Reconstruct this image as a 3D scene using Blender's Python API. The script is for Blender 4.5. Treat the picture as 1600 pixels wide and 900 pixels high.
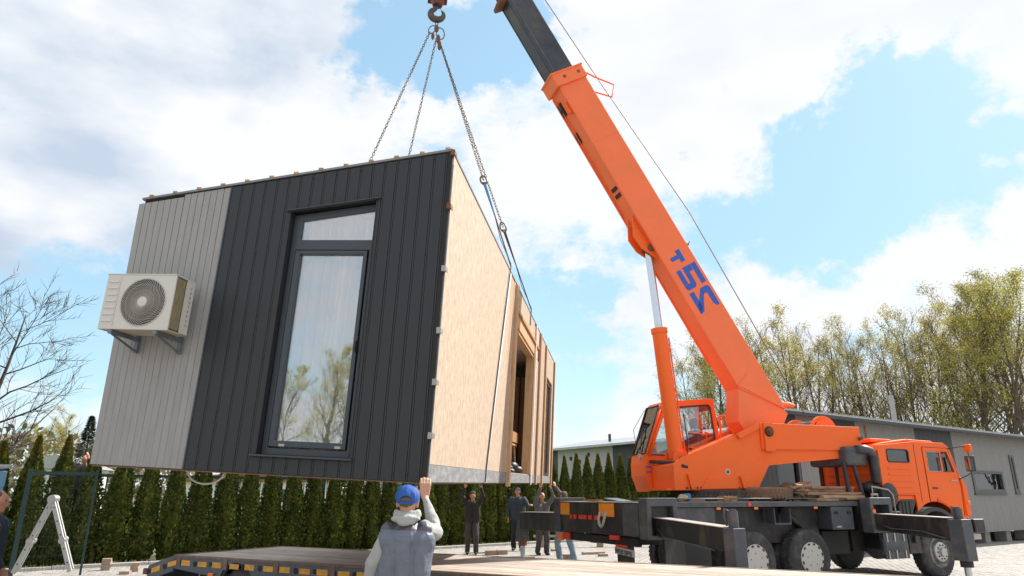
import bpy, bmesh, math, random
import numpy as np
from mathutils import Vector, Matrix, noise
from mathutils.geometry import tessellate_polygon
PI = math.pi
R = math.radians
for o in list(bpy.data.objects): bpy.data.objects.remove(o)
C = bpy.context.scene.collection
S = bpy.context.scene
random.seed(7)

# ---------------------------------------------------------------- camera
CAM_H, PITCH, FPX = 1.6, R(16.94), 1067.0
cd = bpy.data.cameras.new('camera'); cam = bpy.data.objects.new('camera', cd); C.objects.link(cam)
cd.sensor_width = 36; cd.lens = 36*FPX/1600; cd.clip_start = .05; cd.clip_end = 6000
cam.location = (0, 0, CAM_H); cam.rotation_euler = (PI/2+PITCH, 0, 0)
S.camera = cam
S.render.resolution_x = 1024; S.render.resolution_y = 576
try: S.cycles.max_bounces = 8; S.cycles.transparent_max_bounces = 16
except Exception: pass

def ray(px, py):
    v = 450-py; c, s = math.cos(PITCH), math.sin(PITCH)
    return Vector((px-800, FPX*c-v*s, FPX*s+v*c))

# ---------------------------------------------------------------- light
SUN_AZ = Vector((.80, .60, 0)).normalized(); SUN_EL = R(43)
sv = Vector((SUN_AZ.x*math.cos(SUN_EL), SUN_AZ.y*math.cos(SUN_EL), math.sin(SUN_EL)))
sd = bpy.data.lights.new('sun', 'SUN'); sd.energy = 3.3; sd.angle = R(.55); sd.color = (1, .95, .87)
sun = bpy.data.objects.new('sun', sd); C.objects.link(sun)
sun.rotation_euler = sv.to_track_quat('Z', 'Y').to_euler(); sun.location = (20, 10, 40)
S.view_settings.view_transform = 'Standard'; S.view_settings.look = 'None'
S.view_settings.exposure = 1.30; S.view_settings.gamma = 1

W = bpy.data.worlds.new('World'); S.world = W; W.use_nodes = True
nt = W.node_tree; nt.nodes.clear()
def N(t, **k):
    n = nt.nodes.new(t)
    for a, v in k.items(): setattr(n, a, v)
    return n
def lk(a, b): nt.links.new(a, b)
SKYSTR = .10
out = N('ShaderNodeOutputWorld'); bg = N('ShaderNodeBackground'); bg.inputs[1].default_value = SKYSTR
sky = N('ShaderNodeTexSky', sky_type='NISHITA'); sky.sun_disc = False; sky.sun_elevation = SUN_EL
sky.sun_rotation = math.atan2(SUN_AZ.x, SUN_AZ.y); sky.air_density = 1.1; sky.dust_density = .6
tc = N('ShaderNodeTexCoord')
def val(x, inp):
    if hasattr(x, 'links'): lk(x, inp)
    else: inp.default_value = x
def mth(op, a, b=0.0, clamp=False):
    n = N('ShaderNodeMath', operation=op); n.use_clamp = clamp
    val(a, n.inputs[0]); val(b, n.inputs[1]); return n.outputs[0]
def blob(px, py, r0, r1, wgt):
    """a soft patch of the sky dome round one direction; radii in degrees"""
    d = ray(px, py).normalized()
    n = N('ShaderNodeVectorMath', operation='DOT_PRODUCT'); lk(warp, n.inputs[0]); n.inputs[1].default_value = d
    m = N('ShaderNodeMapRange', interpolation_type='SMOOTHSTEP'); lk(n.outputs['Value'], m.inputs[0])
    m.inputs[1].default_value = math.cos(R(r1)); m.inputs[2].default_value = math.cos(R(r0))
    m.inputs[3].default_value = 0; m.inputs[4].default_value = wgt
    return m.outputs[0]
nw = N('ShaderNodeTexNoise'); nw.inputs['Scale'].default_value = 3.6; nw.inputs['Detail'].default_value = 9; nw.inputs['Roughness'].default_value = .62
lk(tc.outputs['Generated'], nw.inputs['Vector'])
sub = N('ShaderNodeVectorMath', operation='SUBTRACT'); lk(nw.outputs['Color'], sub.inputs[0]); sub.inputs[1].default_value = (.5, .5, .5)
sc = N('ShaderNodeVectorMath', operation='SCALE'); lk(sub.outputs[0], sc.inputs[0]); sc.inputs['Scale'].default_value = .50
ad = N('ShaderNodeVectorMath', operation='ADD'); lk(tc.outputs['Generated'], ad.inputs[0]); lk(sc.outputs[0], ad.inputs[1])
nm = N('ShaderNodeVectorMath', operation='NORMALIZE'); lk(ad.outputs[0], nm.inputs[0]); warp = nm.outputs[0]
n1 = N('ShaderNodeTexNoise'); n1.inputs['Scale'].default_value = 5.5; n1.inputs['Detail'].default_value = 12; n1.inputs['Roughness'].default_value = .66
mp = N('ShaderNodeMapping'); mp.inputs['Scale'].default_value = (1, 1, 2.0); lk(tc.outputs['Generated'], mp.inputs[0]); lk(mp.outputs[0], n1.inputs['Vector'])
# cloud cover: 1 cloud, 0 blue
acc = mth('MULTIPLY', mth('SUBTRACT', n1.outputs[0], .5), 4.2)
acc = mth('ADD', acc, .66)
for b in [(690, 90, 2, 7, -1.05), (620, 30, 1, 5, -.6), (760, 60, 1, 4, -.4), (500, 110, 1, 4.5, -.8), (560, 60, 1.5, 5, -.8), (590, 130, 1, 4, -.5), (730, 165, 1, 4, -.6), (830, 90, 1, 5, -.4),
          (1130, 75, 1, 6, -.75), (1330, 175, 3, 10, -1.1), (1420, 250, 3, 10, -1.2), (1180, 300, 3, 8, -1.1), (1060, 320, 2, 6, -.8), (1560, 130, 2, 7, -.8),
          (1290, 330, 2, 7, -.7), (890, 490, 2, 7, -.9), (960, 430, 2, 5, -.6), (900, 610, 2, 6, -.5), (1350, 60, .5, 2.2, -.6),
          (60, 590, 4, 13, -.75), (120, 470, 3, 9, -.5), (260, 690, 3, 7, -.4), (1500, 300, 2, 6, -.6),
          (1170, 190, 3, 8, 1.3), (1290, 10, 3, 8, 1.0), (1230, 120, 1, 4, .4), (1010, 190, 4, 9, .5), (1500, 60, 4, 9, .8), (1330, 375, 5, 9, .5), (1000, 40, 5, 11, .6),
          (350, 200, 6, 18, .7), (1560, 380, 3, 8, .6), (1600, 210, 1, 4, .8), (930, 560, 1, 4, .3), (1330, 175, .4, 2.0, .9), (420, 30, 3, 9, .5)]:
    acc = mth('ADD', acc, blob(*b))
ss = N('ShaderNodeMapRange', interpolation_type='SMOOTHSTEP'); lk(acc, ss.inputs[0]); ss.inputs[1].default_value = -.30; ss.inputs[2].default_value = .85
cover = ss.outputs[0]
# cloud brightness: grey bellies to the left and high up, white elsewhere
n2 = N('ShaderNodeTexNoise'); n2.inputs['Scale'].default_value = 4.3; n2.inputs['Detail'].default_value = 10
lk(mp.outputs[0], n2.inputs['Vector'])
g = mth('MULTIPLY', mth('SUBTRACT', n2.outputs[0], .5), mth('ADD', 1.3, blob(100, 300, 8, 34, 3.2)))
for b in [(0, 100, 4, 22, .50), (180, 60, 3, 12, .15), (150, 560, 6, 18, .22)]: g = mth('ADD', g, blob(*b))
g = mth('MAXIMUM', mth('MINIMUM', g, 1.0), 0.0)
cm = N('ShaderNodeMixRGB'); lk(g, cm.inputs[0])
WH = .415/SKYSTR
cm.inputs[1].default_value = (WH*.97, WH*.99, WH*1.02, 1); cm.inputs[2].default_value = (WH*.58, WH*.68, WH*.82, 1)
# thin veil over the blue parts, as in the bright hazy sky of the photograph
vf = mth('ADD', .56, blob(1350, 330, 10, 34, .22)); vl = N('ShaderNodeMixRGB'); lk(vf, vl.inputs[0]); lk(sky.outputs[0], vl.inputs[1]); vl.inputs[2].default_value = (1.75, 2.95, 3.45, 1)
mx = N('ShaderNodeMixRGB'); lk(cover, mx.inputs[0]); lk(vl.outputs[0], mx.inputs[1]); lk(cm.outputs[0], mx.inputs[2])
lk(mx.outputs[0], bg.inputs[0]); lk(bg.outputs[0], out.inputs[0])

# ---------------------------------------------------------------- materials
def mat(name, col, rough=.6, metal=0, var=.12, scale=6, bump=0., bscale=60, dirt=None, damt=0., dscale=1.5, stretch=(1, 1, 1), spec=.5, coat=0, trans=0, sub=0):
    m = bpy.data.materials.new(name); m.use_nodes = True; t = m.node_tree; t.nodes.clear()
    def n(ty, **k):
        x = t.nodes.new(ty)
        for a, v in k.items(): setattr(x, a, v)
        return x
    L = t.links.new
    o = n('ShaderNodeOutputMaterial'); p = n('ShaderNodeBsdfPrincipled'); L(p.outputs[0], o.inputs[0])
    tcx = n('ShaderNodeTexCoord'); mpp = n('ShaderNodeMapping'); mpp.inputs['Scale'].default_value = stretch
    L(tcx.outputs['Object'], mpp.inputs[0])
    nz = n('ShaderNodeTexNoise'); nz.inputs['Scale'].default_value = scale; nz.inputs['Detail'].default_value = 6; nz.inputs['Roughness'].default_value = .65
    L(mpp.outputs[0], nz.inputs['Vector'])
    cr = n('ShaderNodeMapRange'); L(nz.outputs[0], cr.inputs[0]); cr.inputs[1].default_value = .3; cr.inputs[2].default_value = .7
    cr.inputs[3].default_value = 1-var; cr.inputs[4].default_value = 1+var
    mul = n('ShaderNodeVectorMath', operation='SCALE'); mul.inputs[0].default_value = col; L(cr.outputs[0], mul.inputs['Scale'])
    colout = mul.outputs[0]
    oi = n('ShaderNodeObjectInfo'); orr = n('ShaderNodeMapRange'); L(oi.outputs['Random'], orr.inputs[0])
    orr.inputs[3].default_value = 1-var*.35; orr.inputs[4].default_value = 1+var*.35
    mu2 = n('ShaderNodeVectorMath', operation='SCALE'); L(colout, mu2.inputs[0]); L(orr.outputs[0], mu2.inputs['Scale']); colout = mu2.outputs[0]
    if dirt:
        nd = n('ShaderNodeTexNoise'); nd.inputs['Scale'].default_value = dscale; nd.inputs['Detail'].default_value = 8; nd.inputs['Roughness'].default_value = .7
        L(mpp.outputs[0], nd.inputs['Vector'])
        dr = n('ShaderNodeMapRange'); L(nd.outputs[0], dr.inputs[0]); dr.inputs[1].default_value = .48; dr.inputs[2].default_value = .68; dr.inputs[4].default_value = damt
        mxx = n('ShaderNodeMixRGB'); L(dr.outputs[0], mxx.inputs[0]); L(colout, mxx.inputs[1]); mxx.inputs[2].default_value = (*dirt, 1); colout = mxx.outputs[0]
    L(colout, p.inputs['Base Color'])
    rr = n('ShaderNodeMapRange'); L(nz.outputs[0], rr.inputs[0]); rr.inputs[3].default_value = max(.02, rough-.1); rr.inputs[4].default_value = min(1, rough+.1)
    L(rr.outputs[0], p.inputs['Roughness'])
    p.inputs['Metallic'].default_value = metal; p.inputs['Specular IOR Level'].default_value = spec
    p.inputs['Coat Weight'].default_value = coat
    if sub: p.inputs['Subsurface Weight'].default_value = sub; p.inputs['Subsurface Radius'].default_value = (.01, .004, .002)
    if trans: p.inputs['Transmission Weight'].default_value = trans
    if bump:
        nb = n('ShaderNodeTexNoise'); nb.inputs['Scale'].default_value = bscale; nb.inputs['Detail'].default_value = 4
        L(mpp.outputs[0], nb.inputs['Vector']); bp = n('ShaderNodeBump'); bp.inputs['Strength'].default_value = bump; bp.inputs['Distance'].default_value = .02
        L(nb.outputs[0], bp.inputs['Height']); L(bp.outputs[0], p.inputs['Normal'])
    return m
def glass_mat(name, tint=(.9, .95, .95), refl=.12, rough=.01):
    m = bpy.data.materials.new(name); m.use_nodes = True; t = m.node_tree; t.nodes.clear(); L = t.links.new
    o = t.nodes.new('ShaderNodeOutputMaterial'); tr = t.nodes.new('ShaderNodeBsdfTransparent'); gl = t.nodes.new('ShaderNodeBsdfGlossy')
    tr.inputs[0].default_value = (*tint, 1); gl.inputs['Roughness'].default_value = rough; gl.inputs[0].default_value = (.95, .97, 1, 1)
    f = t.nodes.new('ShaderNodeFresnel'); f.inputs[0].default_value = 1.5
    a = t.nodes.new('ShaderNodeMath'); a.operation = 'ADD'; a.use_clamp = True; a.inputs[1].default_value = refl; L(f.outputs[0], a.inputs[0])
    nz = t.nodes.new('ShaderNodeTexNoise'); nz.inputs['Scale'].default_value = 1.6
    tcx = t.nodes.new('ShaderNodeTexCoord'); L(tcx.outputs['Object'], nz.inputs['Vector'])
    bp = t.nodes.new('ShaderNodeBump'); bp.inputs['Strength'].default_value = .03; bp.inputs['Distance'].default_value = .05; L(nz.outputs[0], bp.inputs['Height']); L(bp.outputs[0], gl.inputs['Normal'])
    mxx = t.nodes.new('ShaderNodeMixShader'); L(a.outputs[0], mxx.inputs[0]); L(tr.outputs[0], mxx.inputs[1]); L(gl.outputs[0], mxx.inputs[2]); L(mxx.outputs[0], o.inputs[0])
    return m
def wood_mat(name, c1, c2, scale=18, stretch=(1, 12, 12), rough=.75, bump=.3):
    m = bpy.data.materials.new(name); m.use_nodes = True; t = m.node_tree; t.nodes.clear(); L = t.links.new
    o = t.nodes.new('ShaderNodeOutputMaterial'); p = t.nodes.new('ShaderNodeBsdfPrincipled'); L(p.outputs[0], o.inputs[0])
    tcx = t.nodes.new('ShaderNodeTexCoord'); mpp = t.nodes.new('ShaderNodeMapping'); mpp.inputs['Scale'].default_value = stretch; L(tcx.outputs['Object'], mpp.inputs[0])
    nz = t.nodes.new('ShaderNodeTexNoise'); nz.inputs['Scale'].default_value = scale/10; nz.inputs['Detail'].default_value = 9; nz.inputs['Roughness'].default_value = .7; nz.inputs['Distortion'].default_value = .4
    L(mpp.outputs[0], nz.inputs['Vector'])
    r = t.nodes.new('ShaderNodeValToRGB'); L(nz.outputs[0], r.inputs[0]); r.color_ramp.elements[0].position = .35; r.color_ramp.elements[1].position = .66
    r.color_ramp.elements[0].color = (*c2, 1); r.color_ramp.elements[1].color = (*c1, 1)
    oi = t.nodes.new('ShaderNodeObjectInfo'); mr = t.nodes.new('ShaderNodeMapRange'); L(oi.outputs['Random'], mr.inputs[0]); mr.inputs[3].default_value = .8; mr.inputs[4].default_value = 1.15
    s2 = t.nodes.new('ShaderNodeVectorMath'); s2.operation = 'SCALE'; L(r.outputs[0], s2.inputs[0]); L(mr.outputs[0], s2.inputs['Scale']); L(s2.outputs[0], p.inputs['Base Color'])
    p.inputs['Roughness'].default_value = rough; p.inputs['Specular IOR Level'].default_value = .25
    bp = t.nodes.new('ShaderNodeBump'); bp.inputs['Strength'].default_value = bump; bp.inputs['Distance'].default_value = .01; L(nz.outputs[0], bp.inputs['Height']); L(bp.outputs[0], p.inputs['Normal'])
    return m
def leaf_mat(name, cols, rough=.6, trans=.25, scale=1.2):
    m = bpy.data.materials.new(name); m.use_nodes = True; t = m.node_tree; t.nodes.clear(); L = t.links.new
    o = t.nodes.new('ShaderNodeOutputMaterial'); p = t.nodes.new('ShaderNodeBsdfPrincipled')
    ge = t.nodes.new('ShaderNodeNewGeometry'); tcx = t.nodes.new('ShaderNodeTexCoord'); nz = t.nodes.new('ShaderNodeTexNoise'); nz.inputs['Scale'].default_value = scale; L(tcx.outputs['Object'], nz.inputs['Vector'])
    a = t.nodes.new('ShaderNodeMath'); a.operation = 'MULTIPLY'; L(ge.outputs['Random Per Island'], a.inputs[0]); a.inputs[1].default_value = .55
    b = t.nodes.new('ShaderNodeMath'); b.operation = 'MULTIPLY_ADD'; L(nz.outputs[0], b.inputs[0]); b.inputs[1].default_value = .75; L(a.outputs[0], b.inputs[2])
    r = t.nodes.new('ShaderNodeValToRGB'); L(b.outputs[0], r.inputs[0])
    el = r.color_ramp.elements; el[0].position = .2; el[0].color = (*cols[0], 1); el[1].position = .85; el[1].color = (*cols[-1], 1)
    for i, cc in enumerate(cols[1:-1]):
        e = el.new(.2+.65*(i+1)/(len(cols)-1)); e.color = (*cc, 1)
    L(r.outputs[0], p.inputs['Base Color']); p.inputs['Roughness'].default_value = rough; p.inputs['Specular IOR Level'].default_value = .2
    tl = t.nodes.new('ShaderNodeBsdfTranslucent'); L(r.outputs[0], tl.inputs[0]); mxx = t.nodes.new('ShaderNodeMixShader'); mxx.inputs[0].default_value = trans
    L(p.outputs[0], mxx.inputs[1]); L(tl.outputs[0], mxx.inputs[2]); L(mxx.outputs[0], o.inputs[0])
    return m
OR = (.95, .150, .022)
M = dict(
 orange=mat('orange_paint', OR, .42, var=.06, scale=2.5, dirt=(.62, .14, .04), damt=.4, dscale=2.5, bump=.03, bscale=8, spec=.3),
 orange_boom=mat('orange_boom_paint', (.97, .20, .075), .55, var=.05, scale=1.5, dirt=(.76, .20, .09), damt=.4, spec=.3, dscale=1.6, bump=.03, bscale=6),
 orange_cab=mat('orange_cab_paint', (.93, .130, .006), .38, var=.05, scale=2, dirt=(.66, .12, .02), damt=.25, dscale=4, spec=.3, coat=.08),
 black=mat('black_paint', (.016, .016, .018), .45, var=.25, scale=4, dirt=(.105, .080, .060), damt=.75, dscale=3.2, bump=.05, stretch=(1, 1, .35)),
 blackdark=mat('dull_black_steel', (.014, .014, .015), .7, var=.25, scale=5, dirt=(.05, .04, .03), damt=.4),  # dull black for fittings, joints and underbody steel
 greysteel=mat('grey_blue_steel', (.06, .068, .082), .5, var=.2, scale=5, dirt=(.17, .13, .10), damt=.6, dscale=4),
 edge=mat('worn_and_lit_edge', (.42, .38, .35), .5, var=.2, scale=9),  # worn bare steel, and the pale paint of the lit beam tops
 rubber=mat('rubber', (.045, .045, .05), .85, var=.25, scale=8, dirt=(.16, .13, .11), damt=.6, dscale=4, bump=.2, bscale=40),
 rimcream=mat('cream_rim_paint', (.50, .485, .45), .5, var=.08, scale=5, dirt=(.28, .22, .17), damt=.35, dscale=5),
 rimmetal=mat('dull_rim_metal', (.48, .47, .46), .42, .6, var=.15, scale=8, dirt=(.2, .16, .12), damt=.4),
 chrome=mat('chrome_rod', (.62, .66, .72), .22, .9, var=.05),
 boomblack=mat('dark_boom_steel', (.045, .052, .065), .38, .35, var=.35, scale=2, dirt=(.13, .105, .09), damt=.6, dscale=1.4, bump=.05, stretch=(1, 1, 1)),
 blue=mat('blue_lettering', (.03, .10, .48), .5, var=.08),
 reflorange=mat('orange_reflector', (.95, .30, .02), .35, var=.1, scale=12, dirt=(.7, .45, .03), damt=.5, dscale=6),
 reflred=mat('red_reflector', (.75, .06, .03), .35, var=.15, scale=12),
 rust=mat('rusty_steel', (.20, .085, .05), .8, var=.4, scale=12, dirt=(.08, .045, .03), damt=.6, dscale=6, bump=.3),
 chain=mat('chain_steel', (.20, .13, .085), .5, .5, var=.3, scale=9),
 hook=mat('hook_steel', (.11, .09, .085), .45, .4, var=.3, scale=9, dirt=(.2, .09, .05), damt=.4),
 redbrown=mat('red_brown_paint', (.16, .045, .035), .5, var=.2),
 wire=mat('wire_rope', (.16, .13, .10), .6, .3, var=.2),
 webbing=mat('dark_webbing', (.06, .07, .08), .8, var=.2),
 webblue=mat('blue_webbing', (.10, .28, .52), .8, var=.2),
 plank=mat('grey_siding', (.335, .326, .324), .62, var=.07, scale=3, dirt=(.24, .225, .21), damt=.3, dscale=2, bump=.12, bscale=30, stretch=(6, 6, 1)),
 plankd=mat('charcoal_siding', (.023, .026, .031), .5, var=.07, scale=3, bump=.08, bscale=30, stretch=(6, 6, 1)),
 wallback=mat('dark_wall_membrane', (.02, .02, .022), .8, var=.2),
 frame=mat('anthracite_frame', (.050, .062, .078), .38, var=.04),
 osb=mat('osb_board', (.455, .355, .268), .75, var=.24, scale=15, dirt=(.33, .235, .155), damt=.75, dscale=22, bump=.12, bscale=60, stretch=(1, 1, .45)),
 osbedge=wood_mat('raw_timber', (.58, .38, .22), (.40, .24, .13), 18, (12, 12, 1)),
 timberwarm=wood_mat('warm_timber', (.55, .30, .12), (.36, .18, .07), 18, (3, 12, 12)),
 brownshade=mat('brown_and_shaded_board', (.40, .26, .17), .75, var=.15, scale=20, bump=.1),
 lining=mat('white_lining', (.62, .60, .58), .8, var=.05),
 greyband=mat('grey_sill_board', (.20, .205, .215), .7, var=.2, scale=5, dirt=(.34, .33, .32), damt=.7, dscale=5, bump=.15, stretch=(1, 1, 3)),
 inner=mat('inner_white', (.80, .78, .74), .8, var=.04),
 innerwood=wood_mat('dark_wood_boards', (.36, .22, .15), (.22, .13, .085), 14, (12, 12, 1)),
 roofmetal=mat('roof_metal', (.22, .23, .24), .4, .5, var=.1),
 curtain=mat('white_curtain', (.88, .88, .86), .85, var=.05, scale=8, stretch=(10, 1, 1)),
 darkint=mat('dark_interior', (.05, .055, .06), .8, var=.1),
 acwhite=mat('ac_white', (.64, .62, .575), .42, var=.03),
 accream=mat('ac_underside', (.50, .44, .34), .6, var=.1),
 acgrille=mat('ac_grille', (.50, .46, .42), .45, var=.03),
 acdark=mat('ac_dark', (.06, .06, .065), .6),
 coil=mat('ac_coil', (.42, .36, .24), .6, var=.3, scale=60, stretch=(1, 1, .2)),
 bracket=mat('galvanised_bracket', (.17, .195, .22), .45, .3, var=.2),
 hose=mat('white_hose', (.66, .66, .63), .5, var=.05),
 lamp=mat('amber_lamp', (.95, .22, .02), .3, var=.05),
 seat=mat('seat_fabric', (.10, .14, .22), .8, var=.2),
 paver=mat('paving_stone', (.35, .33, .31), .85, var=.10, scale=1.2, dirt=(.27, .235, .20), damt=.6, dscale=.7, bump=.15, bscale=80),
 joint=mat('joint_sand', (.27, .24, .21), .9, var=.15),
 kerb=mat('concrete_kerb', (.46, .45, .43), .85, var=.12, scale=4, bump=.2),
 brick=mat('paver_block', (.38, .29, .22), .85, var=.15, scale=10, bump=.3),
 grass=mat('lawn', (.12, .16, .05), .9, var=.35, scale=.8, dirt=(.2, .2, .07), damt=.5, dscale=.3),
 soil=mat('soil', (.055, .05, .03), .95, var=.3, scale=3, bump=.4),
 deck=wood_mat('worn_trailer_deck', (.58, .51, .44), (.32, .25, .20), 10, (2, 14, 14), .7),
 trailer=mat('trailer_paint', (.085, .105, .125), .6, var=.2, scale=5, dirt=(.20, .13, .10), damt=.75, dscale=3, bump=.1),
 trailerrust=mat('trailer_rust', (.20, .13, .10), .8, var=.3, scale=8, bump=.2),
 yellow=mat('yellow_marker', (.80, .38, .03), .45, var=.15, scale=14, dirt=(.35, .18, .08), damt=.6, dscale=9),
 alu=mat('aluminium', (.36, .355, .345), .4, .5, var=.08),
 plastic_grey=mat('grey_plastic', (.42, .41, .40), .5),
 green_metal=mat('green_fence_metal', (.018, .05, .055), .45, var=.1),
 bluebox=mat('blue_cabinet', (.03, .075, .12), .4, var=.1),
 thujawood=mat('thuja_bark', (.10, .06, .04), .9, var=.3),
 bark=mat('bark', (.115, .088, .068), .9, var=.35, scale=4, dirt=(.17, .135, .08), damt=.5, dscale=3, bump=.4, bscale=20, stretch=(1, 1, .3)),
 barkred=mat('orchard_bark', (.055, .042, .038), .85, var=.3, scale=3, dirt=(.26, .15, .05), damt=.6, dscale=1.2),
 thuja=leaf_mat('thuja_foliage', [(.018, .034, .009), (.036, .066, .015), (.072, .105, .020), (.15, .16, .028)], trans=.15, scale=2.2),
 thujayel=leaf_mat('thuja_tip_foliage', [(.03, .045, .008), (.08, .095, .016), (.17, .14, .025), (.22, .13, .03)], trans=.2, scale=2.2),
 springleaf=leaf_mat('spring_leaves', [(.25, .19, .07), (.38, .32, .10), (.50, .44, .13)], trans=.4),
 springgreen=leaf_mat('spring_green_leaves', [(.24, .22, .06), (.36, .34, .08), (.48, .45, .12)], trans=.4),
 spruce=leaf_mat('spruce_needles', [(.05, .07, .05), (.10, .12, .085), (.15, .16, .11)], trans=.1),
 bgrey=mat('building_grey_siding', (.245, .243, .238), .65, var=.10, scale=5, dirt=(.16, .155, .15), damt=.5, dscale=2, stretch=(6, 6, .6)),
 bdark=mat('building_dark_siding', (.045, .05, .056), .6, var=.12),
 blight=mat('building_pale_siding', (.40, .41, .42), .65, var=.05),
 broof=mat('building_roof_metal', (.40, .41, .42), .38, .4, var=.1, scale=3),
 brown=mat('rusty_corten', (.28, .12, .06), .8, var=.2),
 white=mat('white_paint', (.75, .75, .74), .6, var=.05),
 teal=mat('teal_panel', (.10, .28, .30), .6, var=.1),
 concrete=mat('concrete_block', (.36, .35, .33), .9, var=.12, bump=.2),
 skin=mat('skin', (.55, .30, .20), .55, var=.06, scale=20, sub=.1),
 skinr=mat('skin_tanned', (.50, .23, .15), .55, var=.08, scale=20, sub=.1),
 hoodie=mat('light_grey_hoodie', (.36, .365, .355), .9, var=.05, scale=14, bump=.25, bscale=120),
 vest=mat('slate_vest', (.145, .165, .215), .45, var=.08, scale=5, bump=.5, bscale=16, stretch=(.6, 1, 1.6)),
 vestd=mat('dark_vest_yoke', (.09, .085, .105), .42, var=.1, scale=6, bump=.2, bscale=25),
 capblue=mat('blue_cap_fabric', (.022, .10, .40), .75, var=.12, scale=18, bump=.25, bscale=150),
 capdark=mat('dark_cap_fabric', (.03, .045, .06), .85, var=.1),
 hair=mat('short_grey_hair', (.12, .10, .085), .8, var=.2, scale=60, bump=.4, bscale=150),
 jblack=mat('black_jacket', (.022, .022, .024), .8, var=.2, scale=8),
 jnavy=mat('navy_jacket', (.022, .035, .055), .75, var=.2, scale=8),
 jgrey=mat('grey_sweater', (.10, .10, .11), .85, var=.15, scale=10),
 jpurple=mat('purple_grey_sweater', (.14, .12, .19), .85, var=.15, scale=10),
 tgrey=mat('dark_work_trousers', (.055, .052, .05), .85, var=.3, scale=7),
 tblack=mat('black_trousers', (.018, .018, .02), .85, var=.2),
 jeans=mat('light_blue_jeans', (.17, .27, .34), .85, var=.2, scale=8, bump=.2),
 boot=mat('dark_boots', (.03, .028, .027), .7, var=.2),
 glove=mat('glove', (.35, .34, .33), .8, var=.1),
 olive=mat('olive_jacket', (.05, .05, .035), .85, var=.2),
 rope=mat('hemp_rope', (.17, .12, .085), .9, var=.3, scale=20, bump=.4),
 oldwood=wood_mat('old_timber', (.50, .33, .21), (.24, .14, .085), 16, (2, 12, 12)),
 rag=mat('blue_rag', (.10, .22, .35), .9, var=.3, scale=12),
 ragtan=mat('tan_rag', (.42, .36, .22), .9, var=.3, scale=12),
 plate=mat('number_plate_white', (.55, .53, .50), .5, var=.08, dirt=(.3, .25, .2), damt=.4, dscale=12),
 tool=mat('tool_metal', (.45, .48, .50), .35, .6, var=.1),
 mirror=mat('mirror_glass', (.8, .8, .8), .05, 1),
 poly=mat('dark_plastic', (.03, .03, .032), .5),
)
M['glass'] = glass_mat('clear_glass', (.88, .93, .93), .06)
def sheer():
    m = bpy.data.materials.new('sheer_curtain'); m.use_nodes = True; t = m.node_tree; t.nodes.clear(); L = t.links.new
    o = t.nodes.new('ShaderNodeOutputMaterial'); tr = t.nodes.new('ShaderNodeBsdfTransparent'); df = t.nodes.new('ShaderNodeBsdfDiffuse'); tl = t.nodes.new('ShaderNodeBsdfTranslucent')
    df.inputs[0].default_value = (.92, .92, .90, 1); tl.inputs[0].default_value = (.9, .9, .88, 1)
    a = t.nodes.new('ShaderNodeMixShader'); a.inputs[0].default_value = .25; L(df.outputs[0], a.inputs[1]); L(tl.outputs[0], a.inputs[2])
    lw = t.nodes.new('ShaderNodeLayerWeight'); lw.inputs[0].default_value = .5; mr = t.nodes.new('ShaderNodeMapRange'); L(lw.outputs['Facing'], mr.inputs[0]); mr.inputs[1].default_value = .0; mr.inputs[2].default_value = .75; mr.inputs[3].default_value = .76; mr.inputs[4].default_value = 1
    b = t.nodes.new('ShaderNodeMixShader'); L(mr.outputs[0], b.inputs[0]); L(tr.outputs[0], b.inputs[1]); L(a.outputs[0], b.inputs[2]); L(b.outputs[0], o.inputs[0]); return m
M['curtain'] = sheer()
M['hglass'] = glass_mat('house_window_glass', (.985, .99, .99), .24)
M['bglass'] = glass_mat('dark_building_glass', (.35, .40, .36), .03)

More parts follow.
